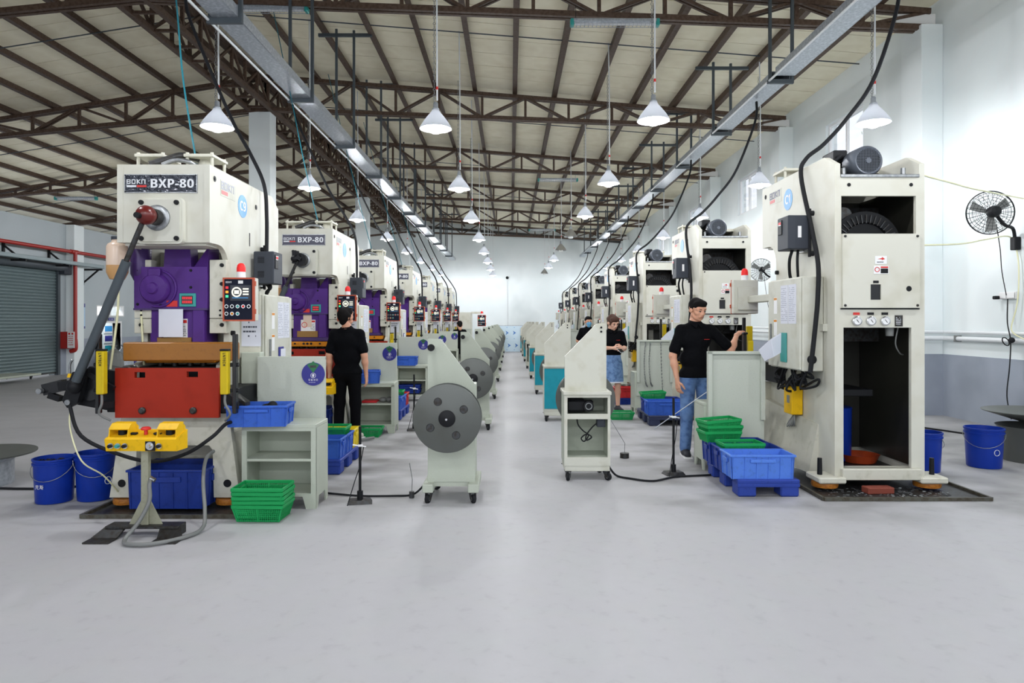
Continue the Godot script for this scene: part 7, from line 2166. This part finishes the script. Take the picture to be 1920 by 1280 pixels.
func face_parts(t: Node3D, xf: Transform3D, female: bool, masked: bool, hair_m: Material, skin_m: Material) -> void:
	for s in [-1, 1]:
		var e := MB.new().at(xf)
		e.ball(Vector3(s * 0.031, 0.0, 0.082), 0.0125, 0.62, 12)
		part(t, "eye", e, M.white)
		part(t, "iris", MB.new().at(xf).ball(Vector3(s * 0.031, -0.001, 0.0915), 0.0058, 1.0, 10), M.hair)
		var lid := MB.new().at(xf)
		lid.tube(smooth_path([Vector3(s * 0.018, 0.001, 0.092), Vector3(s * 0.031, 0.0085, 0.0955), Vector3(s * 0.045, 0.002, 0.087)], 4), 0.0028, 6)
		part(t, "eyelid", lid, M.hair)
		var br := MB.new().at(xf)
		br.tube(smooth_path([Vector3(s * 0.014, 0.019, 0.0935), Vector3(s * 0.031, 0.027, 0.0925), Vector3(s * 0.05, 0.021, 0.081)], 4), 0.0036, 6)
		part(t, "eyebrow", br, hair_m)
		var ear := MB.new().at(xf)
		ear.ball(Vector3(s * 0.079, -0.008, -0.008), 0.017, 1.7, 12)
		ear.ring(Vector3(s * 0.083, -0.006, -0.01), Vector3(s, 0, 0.4), 0.019, 0.005, 14, 5)
		part(t, "ear", ear, skin_m)
	if masked:
		var m := MB.new().at(xf)
		skin_mesh(m, [[Vector3(0, -0.045, 0.05), Vector3(0, -0.09, 0.048), 0.066, 0.05], [Vector3(0, -0.032, 0.098), Vector3(0, -0.055, 0.1), 0.018, 0.018]], 0.006, 0.03)
		part(t, "face_mask", m, M.mask)
	else:
		part(t, "lips", MB.new().at(xf).tube(smooth_path([Vector3(-0.022, -0.058, 0.0915), Vector3(-0.008, -0.0545, 0.1015), Vector3(0.008, -0.0545, 0.1015), Vector3(0.022, -0.058, 0.0915)], 4), 0.0048, 6), M.lip)

# hair as a cap over the skull that leaves the face free
func hair_cap(t: Node3D, xf: Transform3D, female: bool, m: Material) -> void:
	var h := MB.new().at(xf)
	var bones := [[Vector3(0, 0.052, -0.035), Vector3(0, 0.058, 0.018), 0.084, 0.073], [Vector3(0, 0.0, -0.055), Vector3(0, -0.03, -0.062), 0.066, 0.052], [Vector3(0.062, 0.03, -0.01), Vector3(0.066, -0.01, -0.016), 0.024, 0.014], [Vector3(-0.062, 0.03, -0.01), Vector3(-0.066, -0.01, -0.016), 0.024, 0.014], [Vector3(0.045, 0.085, 0.055), Vector3(-0.045, 0.085, 0.055), 0.026, 0.026], [Vector3(0.055, 0.075, 0.03), Vector3(0.06, 0.05, 0.04), 0.025, 0.016], [Vector3(-0.055, 0.075, 0.03), Vector3(-0.06, 0.05, 0.04), 0.025, 0.016]]
	if female:
		bones += [[Vector3(0.03, 0.08, 0.062), Vector3(0.074, 0.03, 0.052), 0.022, 0.014], [Vector3(0.074, 0.03, 0.05), Vector3(0.076, -0.035, 0.04), 0.014, 0.008], [Vector3(-0.02, 0.085, 0.064), Vector3(-0.07, 0.04, 0.05), 0.022, 0.016], [Vector3(-0.072, 0.04, 0.045), Vector3(-0.076, -0.025, 0.036), 0.014, 0.009],
			[Vector3(0, 0.03, -0.11), Vector3(0, 0.01, -0.14), 0.03, 0.034], [Vector3(0, 0.01, -0.14), Vector3(0.01, -0.13, -0.135), 0.034, 0.016]]
	skin_mesh(h, bones, 0.006, 0.022)
	part(t, "hair", h, m)

# p: joints {hip, chest, neck, headc, look (basis), sh_l, el_l, wr_l, sh_r ..., hp_l, kn_l, an_l ...}
func person(label: String, at_: Vector3, turn: float, p: Dictionary) -> Node3D:
	var t := thing("person", label, "person", at_, turn)
	var female: bool = p.get("female", false)
	var sk: Material = M.skin_pale if female else M.skin
	var body := MB.new()
	var sw: float = 0.17 if female else 0.19
	var bones := []
	var hip: Vector3 = p.hip
	var chest: Vector3 = p.chest
	var neck: Vector3 = p.neck
	var up := (chest - hip).normalized()
	var shw: float = absf(p.sh_l.x)
	bones.append([hip + Vector3(0.06, 0, 0), hip - Vector3(0.06, 0, 0), 0.09, 0.09, 1.15])
	bones.append([hip, chest, 0.105, 0.11, 1.25])
	bones.append([chest + Vector3(0.06, 0.0, 0), chest - Vector3(0.06, 0.0, 0), 0.10, 0.10, 1.15])
	bones.append([chest, neck, 0.09, 0.055, 1.2])
	bones.append([neck - up * 0.02, p.headc + Vector3(0, -0.07, -0.02), 0.056, 0.05])
	for s in ["l", "r"]:
		var sh: Vector3 = p["sh_" + s]
		bones.append([neck - up * 0.05 + (sh - neck) * 0.25, sh, 0.05, 0.05])
		bones.append([sh, p["el_" + s], 0.049, 0.038])
		bones.append([p["el_" + s], p["el_" + s].lerp(p["wr_" + s], 0.35), 0.038, 0.038])
		bones.append([p["el_" + s].lerp(p["wr_" + s], 0.35), p["wr_" + s], 0.038, 0.025])
		bones.append([p["hp_" + s], p["kn_" + s], 0.072, 0.046])
		bones.append([p["kn_" + s], p["kn_" + s].lerp(p["an_" + s], 0.3) - Vector3(0, 0, 0.006), 0.045, 0.045])
		bones.append([p["kn_" + s].lerp(p["an_" + s], 0.3) - Vector3(0, 0, 0.006), p["an_" + s], 0.045, 0.034])
	var cell: float = p.get("cell", 0.013)
	skin_mesh(body, bones, cell, 0.035)
	var hx := Transform3D(p.look, p.headc)
	body.at(hx)
	skin_mesh(body, head_bones(female), 0.0045, 0.02)
	body.xf = Transform3D.IDENTITY
	for s in ["l", "r"]:
		if p.has("hand_" + s):
			var h: Array = p["hand_" + s]
			hand(body, p["wr_" + s] + h[0].normalized() * 0.012, h[0], h[1], h[2], h[3])
	part(t, "body", body, sk)
	# clothes: the same bones, a little larger, ending at neckline, cuffs and hems
	var sb := []
	var fem := 0.9 if female else 1.0
	sb.append([hip + Vector3(0.075, -0.05, 0), hip - Vector3(0.075, 0.05, 0), 0.12 * fem, 0.12 * fem, 1.08])
	sb.append([hip + up * 0.14 + Vector3(0.06, 0, 0), hip + up * 0.14 - Vector3(0.06, 0, 0), 0.12 * fem, 0.12 * fem, 1.1])
	sb.append([hip + up * 0.05, chest, 0.12 * fem, 0.125 * fem, 1.15])
	sb.append([chest + Vector3(0.065, 0.01, 0), chest - Vector3(0.065, -0.01, 0), 0.123 * fem, 0.123 * fem, 1.15])
	sb.append([chest + up * 0.05, neck - up * 0.05, 0.11 * fem, 0.075, 1.2])
	if female:
		sb.append([chest + Vector3(0.055, -0.03, 0.065), chest + Vector3(0.055, -0.04, 0.065), 0.058, 0.058])
		sb.append([chest + Vector3(-0.055, -0.03, 0.065), chest + Vector3(-0.055, -0.04, 0.065), 0.058, 0.058])
	for s in ["l", "r"]:
		var sh: Vector3 = p["sh_" + s]
		var el: Vector3 = p["el_" + s]
		sb.append([neck - up * 0.03 + (sh - neck) * 0.15, sh - up * 0.005, 0.048, 0.05])
		sb.append([chest + (sh - chest) * 0.4, sh - up * 0.01, 0.075, 0.05])
		sb.append([sh, sh.lerp(el, 0.74), 0.054, 0.066])
	var shirt := MB.new()
	skin_mesh(shirt, sb, cell, 0.035, hip.y - (0.07 if not female else -0.01))
	var top := part(t, "polo_shirt", shirt, M.shirt)
	# collar and chest badge
	var fwd: Vector3 = p.get("front", Vector3(0, 0, 1))
	var col := MB.new()
	col.lathe([Vector2(0.070, -0.025), Vector2(0.066, 0.02), Vector2(0.060, 0.03), Vector2(0.056, 0.02), Vector2(0.060, -0.025)], neck + Vector3(0, -0.012, 0.004), (up + fwd * 0.25), 20)
	for s in [-1, 1]:
		col.hexa([neck + Vector3(s * 0.004, -0.03, 0.07), neck + Vector3(s * 0.062, 0.0, 0.03), neck + Vector3(s * 0.075, -0.035, 0.06), neck + Vector3(s * 0.03, -0.075, 0.095), neck + Vector3(s * 0.004, -0.024, 0.074), neck + Vector3(s * 0.062, 0.008, 0.034), neck + Vector3(s * 0.078, -0.028, 0.066), neck + Vector3(s * 0.03, -0.07, 0.101)])
	part(top, "collar", col, M.shirt)
	if p.get("badge", true):
		var bd := print_lines(0.075, 0.014, 1, 3, 1.0)
		part(top, "red_embroidery", bd, M.red_ink).position = chest + Vector3(0.085, 0.01, 0.118)
	if p.has("skirt"):
		var skb := MB.new()
		skb.lathe([Vector2(0.150, 0.44), Vector2(0.158, 0.38), Vector2(0.18, 0.30), Vector2(0.19, 0.18), Vector2(0.198, 0.0), Vector2(0.19, 0.0), Vector2(0.175, 0.2), Vector2(0.13, 0.42)], Vector3.ZERO, Vector3.UP, 32)
		var so := part(t, "denim_skirt", skb, M.denim_light)
		so.position = hip + Vector3(0, -0.36, 0.0)
		so.scale = Vector3(1, 1, 0.78)
		var fr := MB.new()
		fr.lathe([Vector2(0.2, 0.0), Vector2(0.203, -0.02), Vector2(0.195, -0.02), Vector2(0.192, 0.0)], Vector3.ZERO, Vector3.UP, 48, false)
		part(so, "frayed_hem", fr, M.paper)
		part(so, "pocket_seam", MB.new().tube(smooth_path([Vector3(0.05, 0.38, 0.155), Vector3(0.09, 0.33, 0.16), Vector3(0.15, 0.32, 0.11)]), 0.003, 5), M.denim)
	else:
		var tb := []
		tb.append([hip + Vector3(0.06, -0.02, 0), hip - Vector3(0.06, 0.02, 0), 0.096, 0.096, 1.12])
		tb.append([hip + Vector3(0.05, -0.06, -0.01), hip - Vector3(0.05, 0.06, 0.01), 0.103, 0.103, 1.05])
		for s in ["l", "r"]:
			tb.append([p["hp_" + s], p["kn_" + s], 0.096, 0.071])
			tb.append([p["kn_" + s], p["an_" + s] + Vector3(0, 0.0, 0), 0.07, 0.062])
		var tr := MB.new()
		skin_mesh(tr, tb, cell, 0.035)
		var to := part(t, "trousers", tr, p.get("trousers", M.trousers))
		if p.get("jeans", false):
			part(to, "belt", MB.new().at(Transform3D(Basis.from_scale(Vector3(1.25, 1, 0.92)), hip + Vector3(0, 0.07, 0))).lathe([Vector2(0.138, -0.02), Vector2(0.141, 0.0), Vector2(0.138, 0.02)], Vector3.ZERO, Vector3.UP, 28), M.black)
	for s in ["l", "r"]:
		var an: Vector3 = p["an_" + s]
		var fd: Vector3 = p["ft_" + s].normalized()
		var sh := MB.new()
		var gy := Vector3(0, -an.y, 0)
		skin_mesh(sh, [[an + gy + Vector3(0, 0.045, 0) - fd * 0.045, an + gy + Vector3(0, 0.045, 0) + fd * 0.04, 0.044, 0.046], [an + gy + Vector3(0, 0.042, 0) + fd * 0.04, an + gy + Vector3(0, 0.036, 0) + fd * 0.135, 0.043, 0.036], [an, an + gy + Vector3(0, 0.05, 0), 0.042, 0.045]], 0.01, 0.02)
		var so := part(t, "shoe", sh, p.get("shoes", M.shoe))
		part(so, "sole", MB.new().hexa([an + gy - fd * 0.09 + fd.cross(Vector3.UP) * 0.042, an + gy - fd * 0.09 - fd.cross(Vector3.UP) * 0.042, an + gy + fd * 0.17 - fd.cross(Vector3.UP) * 0.046, an + gy + fd * 0.17 + fd.cross(Vector3.UP) * 0.046, an + gy - fd * 0.09 + fd.cross(Vector3.UP) * 0.042 + Vector3(0, 0.018, 0), an + gy - fd * 0.09 - fd.cross(Vector3.UP) * 0.042 + Vector3(0, 0.018, 0), an + gy + fd * 0.17 - fd.cross(Vector3.UP) * 0.046 + Vector3(0, 0.018, 0), an + gy + fd * 0.17 + fd.cross(Vector3.UP) * 0.046 + Vector3(0, 0.018, 0)]), M.white)
	if p.get("face", true):
		face_parts(t, hx, female, p.get("masked", false), p.get("hair", M.hair), sk)
	else:
		for s in [-1, 1]:
			var ear := MB.new().at(hx)
			ear.ball(Vector3(s * 0.079, -0.008, -0.008), 0.017, 1.7, 12)
			part(t, "ear", ear, sk)
	hair_cap(t, hx, female, p.get("hair", M.hair))
	return t

# joints of a person standing upright, looking along +z
func standing(h: float) -> Dictionary:
	var k := h / 1.72
	var p := {"hip": Vector3(0, 0.93, 0), "chest": Vector3(0, 1.27, 0.0), "neck": Vector3(0, 1.47, -0.01), "headc": Vector3(0, 1.60, 0.01), "look": Basis.IDENTITY,
		"sh_l": Vector3(0.172, 1.385, 0), "el_l": Vector3(0.235, 1.10, -0.02), "wr_l": Vector3(0.245, 0.85, 0.03), "sh_r": Vector3(-0.172, 1.385, 0), "el_r": Vector3(-0.235, 1.10, -0.02), "wr_r": Vector3(-0.245, 0.85, 0.03),
		"hp_l": Vector3(0.09, 0.88, 0), "kn_l": Vector3(0.105, 0.48, 0.015), "an_l": Vector3(0.115, 0.09, -0.01), "hp_r": Vector3(-0.09, 0.88, 0), "kn_r": Vector3(-0.105, 0.48, 0.015), "an_r": Vector3(-0.115, 0.09, -0.01),
		"ft_l": Vector3(0.25, 0, 1), "ft_r": Vector3(-0.25, 0, 1)}
	for q in p:
		if p[q] is Vector3 and not q.begins_with("ft"):
			p[q] *= k
	return p

func workers() -> void:
	# the man seen from behind, looking up at the panel of the second press
	var a := standing(1.69)
	a.look = Basis.from_euler(Vector3(-0.42, -0.35, 0.12))
	a.face = false
	a.badge = false
	a.shoes = M.shoe_light
	a.headc += Vector3(0.01, 0.0, -0.03)
	a.hand_l = [Vector3(0.05, -1, 0.1), Vector3(1, 0, 0), Vector3(0, 0, 1), 0.35]
	a.hand_r = [Vector3(-0.05, -1, 0.1), Vector3(-1, 0, 0), Vector3(0, 0, 1), 0.35]
	person("man seen from behind in black shirt and trousers, looking up at a press panel", Vector3(-2.10, 0, -8.78), PI - 0.08, a)
	# the man in jeans, one hand on the guard post
	var b := standing(1.77)
	b.look = Basis.from_euler(Vector3(0.24, 0.2, 0.0))
	b.headc += Vector3(0.01, 0.0, 0.02)
	b.trousers = M.denim
	b.sh_l += Vector3(0.01, 0.0, 0.0)
	b.el_l = Vector3(0.40, 1.19, 0.08)
	b.wr_l = Vector3(0.545, 1.36, -0.04)
	b.hand_l = [Vector3(0.55, 0.28, -0.3), Vector3(0.1, 1, 0.2), Vector3(-0.4, 0.0, -1), 0.7]
	b.hand_r = [Vector3(0.06, -1, 0.12), Vector3(-1, 0, 0.1), Vector3(0.2, 0, 1), 0.4]
	b.el_r = Vector3(-0.27, 1.13, -0.01)
	b.wr_r = Vector3(-0.255, 0.87, 0.07)
	person("man in black polo shirt and blue jeans, one hand on a guard post", Vector3(2.09, 0, -7.72), 0.22, b)
	# the post he touches
	var gp := thing("guard_post", "black guard post with yellow light curtain under the jeans-wearing man's hand", "guard post", Vector3(2.66, 0.0, -7.75))
	part(gp, "post", MB.new().bb(-0.018, 0.018, 0.0, 1.37, -0.02, 0.02, 0.004), M.black_gloss)
	part(gp, "cap", MB.new().bb(-0.025, 0.03, 1.37, 1.395, -0.03, 0.03, 0.008), M.black)
	part(gp, "light_curtain", MB.new().bb(0.03, 0.09, 0.95, 1.30, -0.03, 0.03, 0.006), M.curtain_yellow)
	part(gp, "clamp", MB.new().bb(-0.02, 0.06, 1.10, 1.14, -0.03, 0.03, 0.006), M.black)
	# the woman with a phone
	var c := standing(1.62)
	c.female = true
	c.skirt = true
	c.hair = M.hair_brown
	c.look = Basis.from_euler(Vector3(0.42, 0.35, 0.08))
	c.headc += Vector3(0.01, -0.01, 0.035)
	c.el_l = Vector3(0.21, 1.07, 0.02)
	c.wr_l = Vector3(0.13, 1.06, 0.22)
	c.el_r = Vector3(-0.21, 1.07, 0.0)
	c.wr_r = Vector3(-0.04, 1.08, 0.22)
	c.hand_l = [Vector3(-0.5, 0.05, 0.7), Vector3(0.6, -0.4, 0.6), Vector3(0, 1, 0), 0.6]
	c.hand_r = [Vector3(0.7, 0.0, 0.5), Vector3(-0.3, -0.2, 0.9), Vector3(0, 1, 0), 0.7]
	person("woman in black polo shirt and frayed denim skirt looking down at a phone", Vector3(1.70, 0, -11.45), 0.1, c)
	var ph := thing("mobile_phone", "mobile phone in a pale case held in the woman's hands", "phone", Vector3(1.79, 1.055, -11.14))
	ph.rotation = Vector3(-0.9, 0.3, 0.2)
	part(ph, "case", MB.new().bb(-0.038, 0.038, -0.075, 0.075, -0.005, 0.004, 0.003), M.galv)
	part(ph, "screen", MB.new().bb(-0.034, 0.034, -0.07, 0.07, 0.004, 0.006, 0.001), M.black_gloss)
	# the worker with a mask
	var d := standing(1.62)
	d.masked = true
	d.el_l = Vector3(0.24, 1.05, -0.08)
	d.wr_l = Vector3(0.08, 0.86, -0.16)
	d.el_r = Vector3(-0.24, 1.05, -0.08)
	d.wr_r = Vector3(-0.06, 0.84, -0.17)
	d.cell = 0.015
	person("worker in black polo shirt and blue face mask standing with hands behind the back", Vector3(1.87, 0, -16.4), 0.15, d)
	# the far worker between reel stands
	var e := standing(1.5)
	e.face = false
	e.badge = false
	e.look = Basis.from_euler(Vector3(0.3, 0, 0))
	e.cell = 0.016
	person("far worker in black seen from behind, beyond the purple-slide row's reel stands", Vector3(-1.56, 0, -21.0), PI + 0.3, e)
